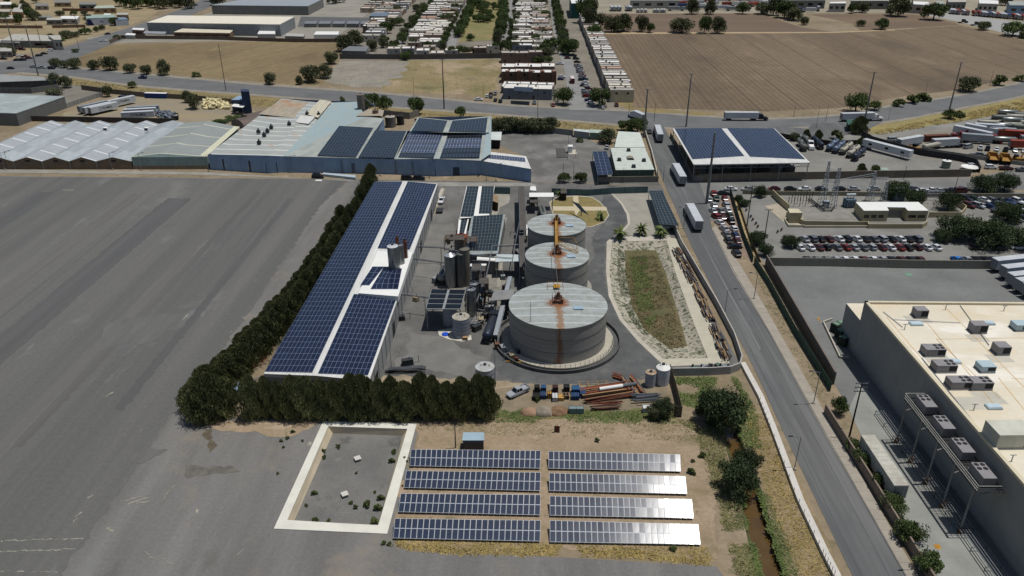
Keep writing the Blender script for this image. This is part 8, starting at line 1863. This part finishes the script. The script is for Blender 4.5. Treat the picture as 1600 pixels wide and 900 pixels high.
t = thing('satellite_dish', 'white shallow dish lying beside the round kiosk', 'dish', P(1514, 266)); m_ = MB(); m_.lathe([(.01, .5), (2.2, .9), (3.2, 1.4), (3.15, 1.5), (2.1, 1.05), (.01, .7)], 24); m_.build('bowl', WHITE, t); m_ = MB(); m_.tube((0, 0, 0), (0, 0, .6), .4, n=8); m_.build('base', STEEL, t)
shed('tiny_canopy', 'tiny pale green canopy beside the perimeter wall trees', 'canopy', [(1375, 262), (1386, 262), (1390, 266), (1378, 266)], 2.4, None, mat('tiny_green', (150, 170, 160)), leg=.08)
semi(1489, 209, hd((1489, 209), (1545, 221)), 'semi truck with long white trailer and red cab in the truck yard', TR_W, 'red')
trailer(1506, 206, hd((1506, 206), (1556, 215)), 'long white trailer behind the red-cabbed semi truck', TR_W, 16)
trailer(1402, 232, hd((1402, 232), (1446, 224)), 'white-sided dump trailer at the truck yard entrance', TR_W, 14)
t = container('rust-brown open trailer body behind the cream tank', (1444, 221), 82, 11, RUST, RUST, 'trailer_body')
tanker(1441, 237, hd((1441, 237), (1478, 229)), 'large cream tank on a yellow trailer', 'cream', None, 11)
tk_i = 0
for (x, y, L_) in ((1558, 226, 9), (1534, 199, 9), (1556, 191, 9), (1566, 183, 9), (1578, 190, 9), (1590, 187, 9), (1572, 195, 9), (1573, 203, 8), (1588, 206, 9), (1560, 204, 8), (1600, 200, 9), (1585, 214, 8), (1603, 193, 9)):
 tanker(x - 8, y - 2, 100, '%s tank trailer of the crowded far corner of the truck yard' % nth(tk_i), ['grey', 'cream', 'dull'][tk_i % 3], None, L_, 'tank trailers in the truck yard'); tk_i += 1
def cabonly(px, py, ang, label, m='red'):
 t = thing('road_tractor', label, 'tractor unit', P(px, py), math.radians(-ang), 'tractor units in the truck yards'); tractor(t, 0, CAB[m]); return t
for i, (x, y, m) in enumerate(((1490, 216, 'red'), (1500, 213, 'red'), (1478, 219, 'red'), (1524, 221, 'white'))): cabonly(x, y, 110, '%s %s tractor unit in the truck yard' % (nth(i), m), m)
cabonly(1585, 221, 100, 'red tractor unit with flat bed at the truck yard front', 'red')
car('pickup', 'silver', 1517, 221, 112, 'silver pickup beside the white tractor unit'); car('sedan', 'black', 1519, 246, 100, 'black car beside the yellow dump trucks'); car('sedan', 'grey', 1531, 244, 110, 'dark grey car behind the black one by the dump trucks'); car('sedan', 'grey', 1496, 248, 100, 'dusty grey car by the mesh masts')
YD = mat('machine_yellow', (176, 136, 66), rgb2=(140, 100, 52), scale=1)
for i, (x, y) in enumerate(((1549, 252), (1568, 254))):
 t = thing('dump_truck', ('yellow dump truck nearer the parked cars', 'yellow dump truck beside the excavator')[i], 'dump truck', P(x, y), -.35); m_ = MB()
 m_.box(-1.7, -4, 1.6, 1.7, 1.5, 1.8); m_.box(-1.8, -4, 1.8, -1.6, 1.5, 3.0); m_.box(1.6, -4, 1.8, 1.8, 1.5, 3.0); m_.box(-1.8, 1.4, 1.8, 1.8, 1.6, 3.4); m_.build('bed', YD, t)
 m_ = MB(); m_.box(-1.2, 1.8, 1.0, 1.2, 3.4, 3.2); m_.box(-1.3, 3.4, 1, 1.3, 5.0, 2.0); m_.build('cab', YD, t); m_ = MB(); m_.box(-1.0, 3.35, 2.2, 1.0, 3.45, 3.0); m_.build('windscreen', GLASS, t)
 for sx in (-1.5, 1.5):
  for sy in (-3, -1.2, 3.8): lorry_wheel(t, (sx, sy, .8), .8, .5)
t = thing('excavator', 'yellow excavator at the truck yard wall', 'excavator', P(1590, 255)); m_ = MB(); m_.box(-1.6, -1.4, 1.0, 1.6, 1.8, 2.4); m_.build('body', YD, t); m_ = MB(); m_.box(-1.5, 0, 2.4, -.3, 1.5, 3.4); m_.build('cab', GLASS, t); m_ = MB(); m_.tube((.5, 0, 2), (2.4, .6, 6), .3, n=6); m_.tube((2.4, .6, 6), (4.6, 1, 3), .24, n=6); m_.build('arm', YD, t)
for s in (-1.2, 1.2): m_ = MB(); m_.box(s - .35, -2, 0, s + .35, 2, .95); m_.build('track', BLACK, t)
t = thing('wheel_loader', 'yellow loader in front of the white dump trailer', 'loader', P(1428, 236), .6); m_ = MB(); m_.box(-1.2, -2, .8, 1.2, 1.6, 2.0); m_.build('body', YD, t); m_ = MB(); m_.box(-.8, -.8, 2, .8, .8, 3.2); m_.build('cab', GLASS, t); m_ = MB(); m_.box(-1.4, 3, .2, 1.4, 4, 1.4); m_.tube((-.8, 1.2, 1.2), (-.8, 3.2, .8), .15, n=5); m_.tube((.8, 1.2, 1.2), (.8, 3.2, .8), .15, n=5); m_.build('bucket', YD, t)
[lorry_wheel(t, (sx * 1.2, sy, .7), .7, .45) for sx in (-1, 1) for sy in (-1.3, 1.1)]
t, q = shed('green_kiosk', 'small dark green kiosk roof at the highway junction', 'kiosk', [(1323, 187), (1340, 187), (1342, 194), (1325, 195)], 3.4, mat('kiosk_green', (50, 84, 72)), mat('kiosk_green_top', (56, 96, 84)))
i = 0
for (x, y, a, m) in [(957, 18, 0, TR_W), (963, 18, 0, TR_W), (969, 18, 0, TR_W), (981, 18, 0, TR_G), (986, 18, 0, TR_W), (1003, 10, 70, TR_R), (1016, 13, 70, TR_W), (1030, 13, 60, TR_W), (1043, 17, 90, TR_G), (1062, 17, 90, TR_G), (1072, 11, 70, TR_W), (1060, 9, 70, TR_R), (1047, 7, 80, TR_W), (1080, 7, 80, TR_W), (1092, 13, 90, TR_W), (1104, 9, 70, TR_W), (1116, 15, 90, TR_W), (1128, 10, 80, TR_R), (1134, 17, 90, TR_G), (1142, 10, 75, TR_W), (1150, 17, 90, TR_W), (1098, 3, 90, TR_R), (1118, 3, 90, TR_W), (1136, 2, 90, TR_R), (1066, 3, 90, TR_W), (1030, 4, 90, TR_W), (1168, 11, 40, TR_R), (1174, 11, 40, TR_R), (1185, 8, 90, TR_W), (1200, 6, 90, TR_W), (1190, 16, 90, TR_W), (1218, 19, 90, TR_W), (1236, 19, 90, TR_B), (1252, 19, 90, TR_W), (1226, 9, 60, TR_W), (1236, 9, 60, TR_W), (1253, 10, 60, TR_B), (1224, 4, 90, TR_W), (990, 4, 90, TR_G), (1006, 3, 90, TR_W), (1278, 18, 20, TR_G), (1154, 3, 90, TR_W), (1170, 4, 90, TR_W), (1085, 15, 90, TR_G), (1052, 13, 70, TR_B)]:
 trailer(x, y, a, '%s trailer, %s, in the lorry park beyond the ploughed field' % (nth(i), {TR_W: 'white', TR_G: 'grey', TR_R: 'red', TR_B: 'blue'}[m]), m, 13.5, 'trailers in the far lorry park'); i += 1
i = 0
seq = [TR_W, TR_W, TR_R, TR_W, TR_R, TR_R, TR_R, TR_W, TR_W, TR_B, TR_W, TR_R, TR_W, TR_W, TR_B, TR_R, TR_W, TR_R]
for k, x in enumerate((1487, 1492, 1498, 1507, 1512, 1524, 1532, 1536, 1541, 1547, 1554, 1560, 1566, 1571, 1577, 1586, 1592, 1600)):
 trailer(x, 22.5 + (x - 1487) * .085, 18, '%s trailer, %s, of the row along the far perimeter fence' % (nth(i), {TR_W: 'white', TR_R: 'red', TR_B: 'blue'}[seq[k]]), seq[k], 13.5, 'trailer row at the far fence'); i += 1
trailer(1570, 44, 92, 'pale trailer alone on the grey lorry park', TR_W, 16); 
for i, (x, y, a) in enumerate(((1500, 36, 90), (1520, 40, 90), (1535, 42, 90), (1470, 18, 0), (1476, 20, 0), (1420, 17, 180), (997, 20, 0), (1003, 20, 0), (1009, 20, 0), (1023, 20, 0), (1028, 20, 0), (1034, 20, 0), (1038, 20, 0))):
 t = thing('road_tractor', '%s tractor unit, %s, standing in the far lorry park' % (nth(i), 'dark' if i < 3 else 'white'), 'tractor unit', P(x, y), math.radians(-a), 'tractor units in the far lorry park'); tractor(t, 0, CAB['dark' if i < 3 else 'white'])
ground('grey_hardstanding', [(1425, 12), (1600, 36), (1800, 62), (1800, 90), (1602, 60), (1492, 33), (1425, 19)], .05, mat('hardstanding', (160, 160, 156), var=.06))
def fbox(name, label, cat, c, z, mw, mr, n=0, group=None, th=.4):
 t, q = shed(name, label, cat, c, z, mw, mr, group, over=.05, th=th)
 for k in range(n): win_on(q[3], q[2], (k + .25) / n, (k + .75) / n, z * .35, z * .65, par=t)
 return t
LG = mat('light_wall', (178, 176, 168), var=.06); GRW = mat('grey_wall', (132, 132, 128), var=.1); TEAL = rib_mat('teal_sheet', (34, 92, 92), pitch=2, rough=.6, metal=0); TANW = mat('tan_wall', (176, 150, 116), var=.1)
fbox('teal_warehouse', 'white-roofed teal warehouse at the end of the township', 'warehouse', [(890, -6), (925, -6), (930, 5), (893, 5)], 13, TEAL, WHITE)
fbox('lorry_shelter', 'open white-roofed shelter in the lorry park', 'shelter', [(1297, 3), (1321, 2.5), (1322, 5), (1296, 5)], 8, LG, WHITE, 3)
fbox('long_shed', 'long tan shed at the far fence beside the white trucks', 'shed', [(1440, 8), (1470, 11), (1476, 13.5), (1440, 11)], 6, TANW, LG)
for i, c in enumerate(([(1330, -3), (1400, -3), (1405, 1), (1330, 1)], [(1405, 1), (1450, 3), (1455, 8), (1405, 5)], [(1462, 2), (1475, 2), (1475, 6), (1462, 6)], [(1480, -3), (1508, -3), (1510, 3), (1482, 3)], [(1530, -1), (1560, 1), (1560, 6), (1530, 5)], [(1575, 2), (1640, 3), (1640, 9), (1578, 8)], [(1230, -4), (1290, -4), (1290, 0), (1230, 0)], [(985, -4), (1060, -4), (1060, 0), (985, 0)])):
 fbox('far_shed', '%s flat shed on the far skyline edge beyond the lorry parks' % nth(i), 'shed', c, 8, [GRW, LG, BLUEW][i % 3], [LG, WHITE, RF1][i % 3], 4, 'far sheds beyond the lorry parks')
# north-west: white factory and village
fbox('white_factory', 'large cream-roofed factory beyond the stubble field', 'factory', [(262, 24), (460, 26), (437, 38), (229, 35)], 9, rib_mat('factory_grey', (150, 154, 156), pitch=2, rough=.6, metal=0), mat('factory_roof', (226, 220, 204), var=.05))
fbox('factory_office', 'brown-walled office with flat cream roof in front of the white factory', 'building', [(285, 44.5), (364, 47), (359, 51.5), (271, 50)], 5, mat('office_brown', (130, 104, 82), var=.12), mat('office_roof', (214, 206, 184)), 6)
fbox('factory_annex', 'brown annex with white roof at the factory gate', 'annex', [(208, 43.5), (226, 44), (224, 47), (206, 46)], 4.5, mat('office_brown', (130, 104, 82)), WHITE, 1)
fbox('white_kiosk', 'low white canopy roof outside the factory annex', 'canopy', [(198, 51.5), (212, 52.5), (210, 55), (195, 54.5)], 3, LG, WHITE)
shed('dark_canopy', 'open canopy with pale roof bands beside the factory annex', 'canopy', [(226, 48.5), (260, 49.5), (258, 53), (224, 52)], 3.4, None, mat('canopy_band', (150, 152, 160)), leg=.15)
wall_px('yard_wall', 'long brown wall between the stubble field and the white factory', 'wall', [(172, 68), (190, 60.5), (330, 62), (460, 66), (526, 66)], 2.6, .3, mat('long_brown', (116, 102, 90), var=.1))
fbox('blue_grey_warehouse', 'pale blue-grey roofed warehouse at the top of the factory yard', 'warehouse', [(385, -2), (505, -2), (481, 9.5), (330, 8)], 8, GRW, mat('blue_grey_roof', (150, 158, 164), var=.06))
for i in range(5): fbox('container_block', '%s grey storage block in the fenced yard beside the white factory' % nth(i), 'storage block', [(478 + i * 22, 33), (496 + i * 22, 33), (494 + i * 22, 37), (475 + i * 22, 37)], 3, GRW, mat('block_top', (124, 128, 134), var=.1), 0, 'storage blocks')
ground('storage_yard', [(470, 26), (600, 28), (590, 44), (465, 42)], .04, mat('storage_ground', (96, 98, 100), var=.2))
fbox('white_stack', 'long white wrapped stack beside the storage yard', 'stack', [(494, 49), (530, 49), (528, 54), (490, 54)], 4, WHITE, WHITE); fbox('white_stack', 'short white wrapped stack at the factory corner', 'stack', [(405, 48), (430, 48), (430, 53), (402, 53)], 4, LG, WHITE); fbox('white_stack', 'low pile of wrapped goods between the two white stacks', 'stack', [(448, 52), (476, 53), (474, 57), (445, 56)], 2.4, GRW, LG)
fbox('blue_shed', 'blue-grey shed behind the township trees', 'shed', [(582, 19), (607, 19), (605, 25), (577, 25)], 6, GRW, mat('blue_shed_roof', (110, 124, 140)))
fbox('grey_flat_house', 'grey flat-roofed house at the head of the vacant lot', 'house', [(546, 72), (576, 73), (572, 80), (533, 79)], 5, GRW, mat('grey_flat_roof', (120, 124, 128)), 3)
wall_px('yard_wall', 'grey wall between the vacant lots and the township houses', 'wall', [(531, 92), (640, 93), (784, 91)], 3.4, .3, mat('lot_wall', (104, 100, 96), var=.12))
i = 0
for (c, z, mw, mr) in (([(22, 53), (92, 56), (84, 64), (0, 63)], 5, GRW, LG), ([(75, 55), (94, 55), (96, 62), (84, 62)], 7, LG, LG), ([(-10, 61.5), (42, 62), (30, 66), (-20, 65)], 4, GRW, WHITE), ([(74, 27.5), (96, 27.5), (97, 31), (72, 31)], 4, GRW, LG), ([(96, 25), (124, 25), (120, 29.5), (94, 29)], 4.5, LG, WHITE), ([(22, 12), (34, 12), (36, 19), (18, 18)], 5, mat('salmon', (206, 150, 120)), LG), ([(-10, 15), (16, 15), (15, 18), (-10, 18)], 4, TANW, LG), ([(30, 6), (45, 6), (45, 12), (28, 12)], 5, mat('ochre_house', (196, 150, 70)), LG),
  ([(125, 3), (150, 3), (150, 7), (123, 7)], 5, GRW, GRW), ([(60, 24), (80, 24), (80, 27), (60, 27)], 3, GRW, GRW), ([(0, 24), (30, 24), (30, 29), (0, 29)], 4, TANW, LG), ([(0, 3), (18, 3), (18, 7), (0, 7)], 4, GRW, WHITE), ([(55, 5), (75, 5), (75, 9), (55, 9)], 4, LG, GRW), ([(163, 21), (173, 21), (173, 24), (161, 24)], 5, LG, WHITE), ([(182, 20), (200, 20), (200, 23), (182, 23)], 5, TANW, LG), ([(236, -4), (270, -4), (268, 0), (236, 0)], 5, TANW, GRW), ([(85, 0), (110, 0), (110, 4), (85, 4)], 4, TANW, GRW), ([(0, 74), (18, 75), (18, 80), (0, 80)], 4, GRW, LG)):
 fbox('village_house', '%s flat-roofed house of the village west of the avenue' % nth(i), 'house', c, z, mw, mr, 2, 'village houses west of the avenue'); i += 1
t, q = shed('painted_shop', 'white and navy painted workshop with pale roof along the avenue', 'shop', [(133, 24), (178, 22.5), (181, 27), (135, 28.5)], 6, mat('shop_white', (206, 214, 226)), mat('shop_roof', (150, 172, 164)), over=.05)
m_ = MB(); a, b = q[3], q[2]; d = b - a; n_ = Vector((0, -.1, 0)); m_.quad((a + n_).to_tuple()[:2] + (0,), (a + d * .22 + n_).to_tuple()[:2] + (0,), (a + d * .12 + n_).to_tuple()[:2] + (5,), (a + n_).to_tuple()[:2] + (5,)); m_.build('painted_panel', mat('shop_navy', (40, 52, 100)), t)
lettering(t, 'VITO', 2.3, Matrix.Translation(a + d * .38 + Vector((0, -.15, 2.2))) @ Matrix.Rotation(math.pi / 2, 4, 'X') if 0 else Matrix.Translation((a + d * .45 + Vector((0, -.15, -3.2)))) @ Matrix.Rotation(math.pi / 2, 4, 'X'), mat('shop_letter', (70, 76, 110)))
shed('painted_shop', 'smaller navy-trimmed workshop beside the round tree', 'shop', [(178, 27), (196, 27), (200, 30), (180, 31)], 5, mat('shop_white', (206, 214, 226)), mat('shop_roof2', (120, 140, 160)), over=.05)
fbox('hip_house', 'pale pyramid-roofed house behind the painted workshop', 'house', [(150, 9), (176, 8), (181, 12), (146, 13)], 5, TANW, mat('hip_green', (176, 184, 170)), 3)
wall_px('village_wall', 'long tan wall on the open ground west of the avenue', 'wall', [(-20, 44), (67, 44.5)], 2.4, .3, mat('village_wall', (140, 118, 98))); wall_px('village_wall', 'tan wall in front of the painted workshop yard', 'wall', [(82, 44), (134, 43)], 2.4, .3, mat('village_wall', (140, 118, 98))); wall_px('village_wall', 'red-brown wall behind the hip-roofed house', 'wall', [(98, 17), (150, 18), (176, 19)], 2.4, .3, mat('village_wall_red', (134, 96, 76)))
i = 0
for (x, y, s, h) in sorted([(50, 31, 7, 12), (56, 32, 6, 9), (44, 22, 6, 11), (31, 38, 4, 11), (10, 34, 6, 8), (3, 32, 5, 8), (94, 24, 5, 5), (116, 24, 4, 5), (132, 24, 4, 5), (105, 60, 6, 7), (116, 58, 5, 5), (134, 54, 5, 6), (151, 50, 3, 5), (160, 47, 3, 5), (179, 40, 5, 8), (140, 36, 5, 8), (96, 64, 4, 3), (83, 71, 4, 6), (30, 73, 6, 6), (42, 72, 5, 6), (10, 82, 6, 6), (20, 84, 5, 5), (24, 16, 5, 7), (37, 10, 4, 7), (57, 5, 5, 12), (12, 5, 5, 8), (80, 60, 4, 4), (118, 82, 3, 3), (183, 62, 4, 4), (340, 8, 10, 14), (330, 2, 8, 10)] + [(190 + k * 13, 10 + (k % 3) * 2, 8, 14) for k in range(9)] + [(200 + k * 11, 3 + (k % 2) * 2, 8, 13) for k in range(9)]):
 tree(x, y, s * .95, h * .9, '%s tree of the village, counted from its west edge towards the avenue' % nth(i), ['olive', 'round'][i % 2], group='trees of the village'); i += 1
# township houses
HW = [mat('house_wall_%d' % k, c, var=.1, scale=.5) for k, c in enumerate([(206, 198, 184), (184, 178, 168), (190, 174, 150), (156, 128, 110), (158, 158, 160), (204, 196, 170), (128, 108, 96), (124, 130, 140)])]
HR = [mat('house_roof_%d' % k, c, var=.08, scale=.4, rgb2=tuple(int(v * .86) for v in c)) for k, c in enumerate([(238, 234, 226), (222, 216, 204), (244, 242, 238), (190, 184, 176), (196, 164, 146), (172, 170, 164)])]
HP = {}
def house_proto(w_, d_, h_, two=False):
 """unit house: parts wall, roof, windows, door, water tank"""
 mb = MB(); mb.box(-w_ / 2, -d_ / 2, 0, w_ / 2, d_ / 2, h_, bottom=False)
 r = MB(); r.box(-w_ / 2, -d_ / 2, h_, w_ / 2, d_ / 2, h_ + .08)
 p = .15
 for (x0, y0, x1, y1) in ((-w_ / 2, -d_ / 2, w_ / 2, -d_ / 2 + p), (-w_ / 2, d_ / 2 - p, w_ / 2, d_ / 2), (-w_ / 2, -d_ / 2 + p, -w_ / 2 + p, d_ / 2 - p), (w_ / 2 - p, -d_ / 2 + p, w_ / 2, d_ / 2 - p)): mb.box(x0, y0, h_ + .003, x1, y1, h_ + .45)
 return mb, r
def house(x, y, w_, d_, h_, rz, label, group, front=1, r=None, fixed=None):
 r = r or rnd
 key = (round(w_), round(d_), round(h_))
 if key not in HP:
  mb, rf = house_proto(*[float(v) for v in key]); a = mb.build('wall', HW[0]); b = rf.build('roof', HR[0])
  wn = MB(); wn.box(-.6, -.04, 0, .6, .04, 1.1); c = wn.build('window', GLASS); dn = MB(); dn.box(-.5, -.05, 0, .5, .05, 2.1); dd_ = dn.build('door', WOODP)
  tn = MB(); tn.lathe([(.55, 0), (.55, .9), (.3, 1.1), (.01, 1.15)], 10); e = tn.build('water_tank', mat('roof_tank', (70, 70, 72)))
  cl = MB(); cl.cbox(0, 0, .45, .9, .9, .8); g = cl.build('roof_cooler', mat('cooler_tan', (150, 146, 136)))
  HP[key] = [o.data for o in (a, b, c, dd_, e, g)]
  for o in (a, b, c, dd_, e, g): bpy.data.objects.remove(o)
 md = HP[key]; t = thing('house', label, 'house', (x, y, 0), rz, group, sc=(w_ / key[0], d_ / key[1], h_ / key[2]))
 def part(n, me, loc, rz_=0, m=None):
  o = bpy.data.objects.new(n, me); C.objects.link(o); o.parent = t; o.location = loc; o.rotation_euler = (0, 0, rz_)
  if m: o.material_slots[0].link = 'OBJECT'; o.material_slots[0].material = m
  return o
 W, D, Hh = key
 iw, ir = fixed or (r.choice([0, 0, 1, 1, 2, 3, 4, 5, 6, 7]), r.choice([0, 0, 1, 2, 2, 2, 3, 1, 4, 5]))
 part('wall', md[0], (0, 0, 0), 0, HW[iw]); part('roof', md[1], (0, 0, 0), 0, HR[ir])
 part('window', md[2], (-W * .24, -D / 2, Hh - 1.9)); part('window', md[2], (W * .24, -D / 2, Hh - 1.9)); part('window', md[2], (front * W / 2, D * .2, Hh - 1.9), math.pi / 2)
 part('door', md[3], (front * W / 2, -D * .25, 0), math.pi / 2)
 part(*(('water_tank', md[4]) if r.random() < .5 else ('roof_cooler', md[5])), (r.uniform(-W * .3, W * .3), r.uniform(-D * .3, D * .3), Hh + .08))
 return t
G = Vector((.03, 1, 0)).normalized()
def terrace(p0, p1, w_, d_, name, group, side=1, h=(3, 6.5), gap=0, seed=1, jit=.6, fixed=None, maxn=60):
 """houses side by side from foot pixel p0 to p1, each w_ along the row, d_ deep to the side"""
 a, b = P(*p0), P(*p1); d = (b - a); n = min(maxn, max(1, int(d.length / (w_ + gap)))); d.normalize(); s = Vector((d.y, -d.x, 0)) * side; r = random.Random(seed)
 rz = math.atan2(d.y, d.x) - math.pi / 2
 for k in range(n):
  dd = d_ * r.uniform(1 - .12 * jit, 1 + .05 * jit); c = a + d * ((w_ + gap) * (k + .5)) + s * (dd / 2 + r.uniform(0, jit))
  hh = r.choice([h[0], h[0] + .3, h[1], (h[0] + h[1]) / 2]) + r.uniform(-.2, .2)
  house(c.x, c.y, dd, w_ - .06, hh, rz, '%s house %s' % (nth(k), name), group, -side, r, fixed)
terrace((952, 160), (903, 31), 6.6, 13, 'of the long terrace beside the ploughed field, from the highway', 'long terrace beside the field', 1, (5.4, 5.9), 0, 3, .7)
terrace((786, 155), (870, 157), 13.0, 12, 'of the blue-grey fronted row facing the highway', 'row facing the highway', -1, (5.5, 5.7), 0, 4, .1, fixed=(7, 0))
terrace((783, 146), (866, 148), 9.5, 15, 'of the white-roofed row behind the blue-grey front', 'second brick row', -1, (3.2, 3.6), 0, 5, .2, fixed=(6, 2))
terrace((783, 130), (874, 131), 8.0, 9, 'of the tall brick row with stair towers', 'brick row with stair towers', -1, (6.0, 6.2), 0, 6, .1, fixed=(6, 2))
terrace((783, 121), (868, 122), 8.0, 12, 'of the pale-roofed row behind the stair tower row', 'pale row behind the brick row', -1, (6, 6.2), 0, 7, .1, fixed=(3, 2))
terrace((784, 99), (850, 98), 9.0, 9, 'of the farthest brick row by the township trees', 'farthest brick row', -1, (6, 6.4), 0, 8, .1, fixed=(6, 3))
for k in range(5):
 p = P(793 + k * 18, 131.5); t = thing('stair_tower', '%s brown stair tower on the brick row' % nth(k), 'stair tower', p, 0, 'stair towers'); m_ = MB(); m_.box(-1.2, -1.6, 0, 1.2, 1.6, 7.4); m_.build('wall', mat('tower_brown', (118, 90, 74), var=.15), t); m_ = MB(); m_.box(-1.25, -1.65, 7.4, 1.25, 1.65, 7.55); m_.build('roof', BRICK, t)
r_ = P(818, 142, 6.6)
o = thing('roof_solar_array', 'dark slanted solar modules on the blue-grey fronted row', 'solar array', (0, 0, 0)); pvq([P(803, 135.5, 7.2), P(833, 137, 7.2), P(832, 144, 6.8), P(803, 142, 6.8)], 8, 3, PVD, o); m_ = MB(); p = P(803, 139, 6.9); q = P(833, 140, 6.9); m_.tube(p - Vector((0, 0, .5)), q - Vector((0, 0, .5)), .1, n=5); m_.build('frame', STEEL, o)
def yr(y0, y1): return (y0, y1)
terrace((800, 88), (800 + 0, 88), 8, 8, '', '', 1) if 0 else None
blocks = [((798, 82), (806, 6), 9.5, 15, 'on the park street side of the middle block', 1, 11), ((868, 86), (852, 6), 9.5, 15, 'on the main street side of the middle block', -1, 12), ((835, 84), (829, 6), 9.5, 13, 'in the core of the middle block', 1, 13),
   ((636, 66), (680, 2), 9.5, 16, 'along the church street side of the west block', 1, 14), ((688, 74), (730, 2), 9.5, 16, 'along the park side of the west block', -1, 15), ((594, 66), (654, -2), 9.5, 14, 'on the far side of the westernmost street', -1, 16), ((596, 52), (625, 6), 9.5, 14, 'of the westernmost block behind the street houses', -1, 17)]
for a, b, w_, d_, nm, sd, seed in blocks: terrace(a, b, w_, d_, nm, 'houses ' + nm, sd, (3.6, 5.4), .3, seed, 1.6, maxn=27)
terrace((604, 91), (783, 90), 8.5, 10, 'backing onto the long lot wall', 'houses along the lot wall', -1, (3, 5.8), 1.2, 21, 1)
terrace((612, 82), (690, 81), 8.5, 9, 'of the second line behind the lot wall', 'second line behind the lot wall', -1, (3, 5.8), 2, 22, 2)
terrace((736, 84), (785, 83), 8.5, 9, 'of the short line below the park', 'short line below the park', -1, (3, 5.8), 2, 23, 2)
terrace((735, 0), (792, 0), 9, 12, 'at the top end of the park', 'houses above the park', -1, (4, 6), 0, 24, 1)
terrace((560, 20), (600, -3), 10, 14, 'at the township edge by the storage yard', 'houses at the township edge', 1, (4, 6), 1, 25, 2)
i = 0; r = random.Random(12)
TT = [(640, 90, 4, 7), (706, 88, 5, 8), (722, 87, 5.5, 8), (735, 87, 5, 7), (752, 86, 4, 7), (648, 78, 6, 9), (668, 76, 4, 6), (620, 86, 5, 8), (583, 80, 5, 9), (600, 75, 5, 8), (605, 52, 7, 11), (612, 44, 6, 10), (625, 40, 6, 8), (600, 68, 5, 7), (643, 36, 5, 7), (651, 18, 5, 8), (662, 15, 5, 8), (700, 36, 7, 9), (708, 26, 6, 8), (712, 18, 6, 9), (690, 35, 5, 7), (665, 38, 3, 5), (775, 82, 5, 8), (790, 82, 6, 10), (778, 70, 5, 12), (840, 84, 5, 6), (850, 86, 7, 9), (862, 84, 8, 13), (855, 90, 6, 8), (889, 86, 8, 13), (895, 80, 6, 10), (880, 60, 5, 9), (877, 44, 6, 10), (874, 30, 6, 10), (870, 20, 5, 9), (868, 10, 5, 8), (840, 98, 5, 5), (856, 98, 5, 5), (846, 97, 5, 5), (800, 50, 4, 7), (799, 40, 4, 7), (798, 60, 4, 8), (798, 72, 5, 8), (849, 60, 5, 8), (852, 30, 6, 9), (850, 10, 6, 9), (626, 8, 8, 10), (610, 4, 8, 10), (590, 8, 8, 10), (620, 20, 6, 8), (520, 6, 8, 9), (530, 4, 8, 9), (500, 8, 6, 6), (812, 30, 4, 6), (826, 52, 4, 6), (820, 70, 4, 6), (735, 64, 4, 6)]
for k in range(26):
 y = 84 - k * 3.2; TT += [(884 - (84 - y) * .22 + r.uniform(-2, 2), y, r.uniform(4, 5.6), r.uniform(6, 9))]
 if k % 2: TT += [(806 + r.uniform(-3, 2) + (84 - y) * .02, y, r.uniform(3.5, 5), r.uniform(6, 8)), (845 + r.uniform(-6, 4) - (84 - y) * .05, y, r.uniform(3.5, 5), r.uniform(5, 8)), (613 + (84 - y) * .78 + r.uniform(-4, 4), y, r.uniform(3.5, 5.5), r.uniform(6, 9)), (698 + (84 - y) * .4 - 9 + r.uniform(-3, 3), y, r.uniform(3.5, 5), r.uniform(6, 8))]
TT.sort()
for (x, y, s, h) in TT: tree(x, y, s * .88, h * .9, '%s township tree, counted from the storage yard side to the field' % nth(i), 'round' if i % 3 else 'olive', group='trees between the township houses'); i += 1
i = 0
for k in range(46):
 y = 58 - (k % 23) * 2.5; u = k // 23
 x0, x1 = 712 + (58 - y) * .44, 782 + (58 - y) * .14 
 x = (x0 + 4 if u == 0 else x1 - 1) + r.uniform(-3, 3)
 tree(x, y, r.uniform(3.8, 5.6), r.uniform(6, 9), '%s tree round the edge of the park' % nth(i), 'round', group='park trees'); i += 1
for k in range(22):
 y = r.uniform(2, 36); x = r.uniform(728 + (36 - y) * .3, 778); tree(x, y, r.uniform(3.4, 5.2), r.uniform(5, 7.5), '%s tree in the middle of the park' % nth(i), 'round', group='park trees'); i += 1
r = random.Random(77); i = 0
ks = ['white', 'silver', 'black', 'grey', 'blue', 'maroon', 'white', 'silver']
for (x0, y0, x1, y1, n, a) in ((1512, 324, 1600, 327, 6, 150), (1562, 334, 1600, 336, 4, 150), (1440, 300, 1500, 301, 5, 90), (1555, 205, 1600, 209, 4, 100), (1470, 226, 1512, 232, 5, 60), (1395, 221, 1430, 224, 4, 80), (1530, 233, 1600, 238, 6, 30), (0, 86, 40, 90, 5, 70), (8, 76, 34, 78, 4, 90), (395, 18, 470, 20, 8, 0), (340, 14, 400, 16, 6, 0), (1520, 262, 1600, 268, 4, 90)):
 for k in range(n):
  u = (k + r.uniform(-.12, .12)) / max(1, n - 1); c = ks[r.randrange(8)]
  car(r.choice(['sedan', 'suv', 'pickup', 'van']), c, x0 + (x1 - x0) * u, y0 + (y1 - y0) * u + r.uniform(-.5, .5), a + r.uniform(-6, 6), '%s vehicle, %s, of the loosely parked ones in the outer yards' % (nth(i), c), 'loosely parked vehicles in the outer yards', lite=True); i += 1
for k, (x, y, a) in enumerate(((1538, 212, 105), (1556, 216, 105), (1520, 206, 105), (1500, 222, 108), (1575, 233, 100), (1455, 232, 80), (1592, 226, 100))):
 trailer(x, y, a, '%s weathered flat-sided trailer in the crowded truck yard' % nth(k), [TR_G, TR_R, TR_W][k % 3], 12, 'weathered trailers in the truck yard')
sub_purge()
for o in list(bpy.data.objects):
 if o.parent is None and o.type == 'EMPTY' and not o.children and 'label' not in o.keys(): bpy.data.objects.remove(o)
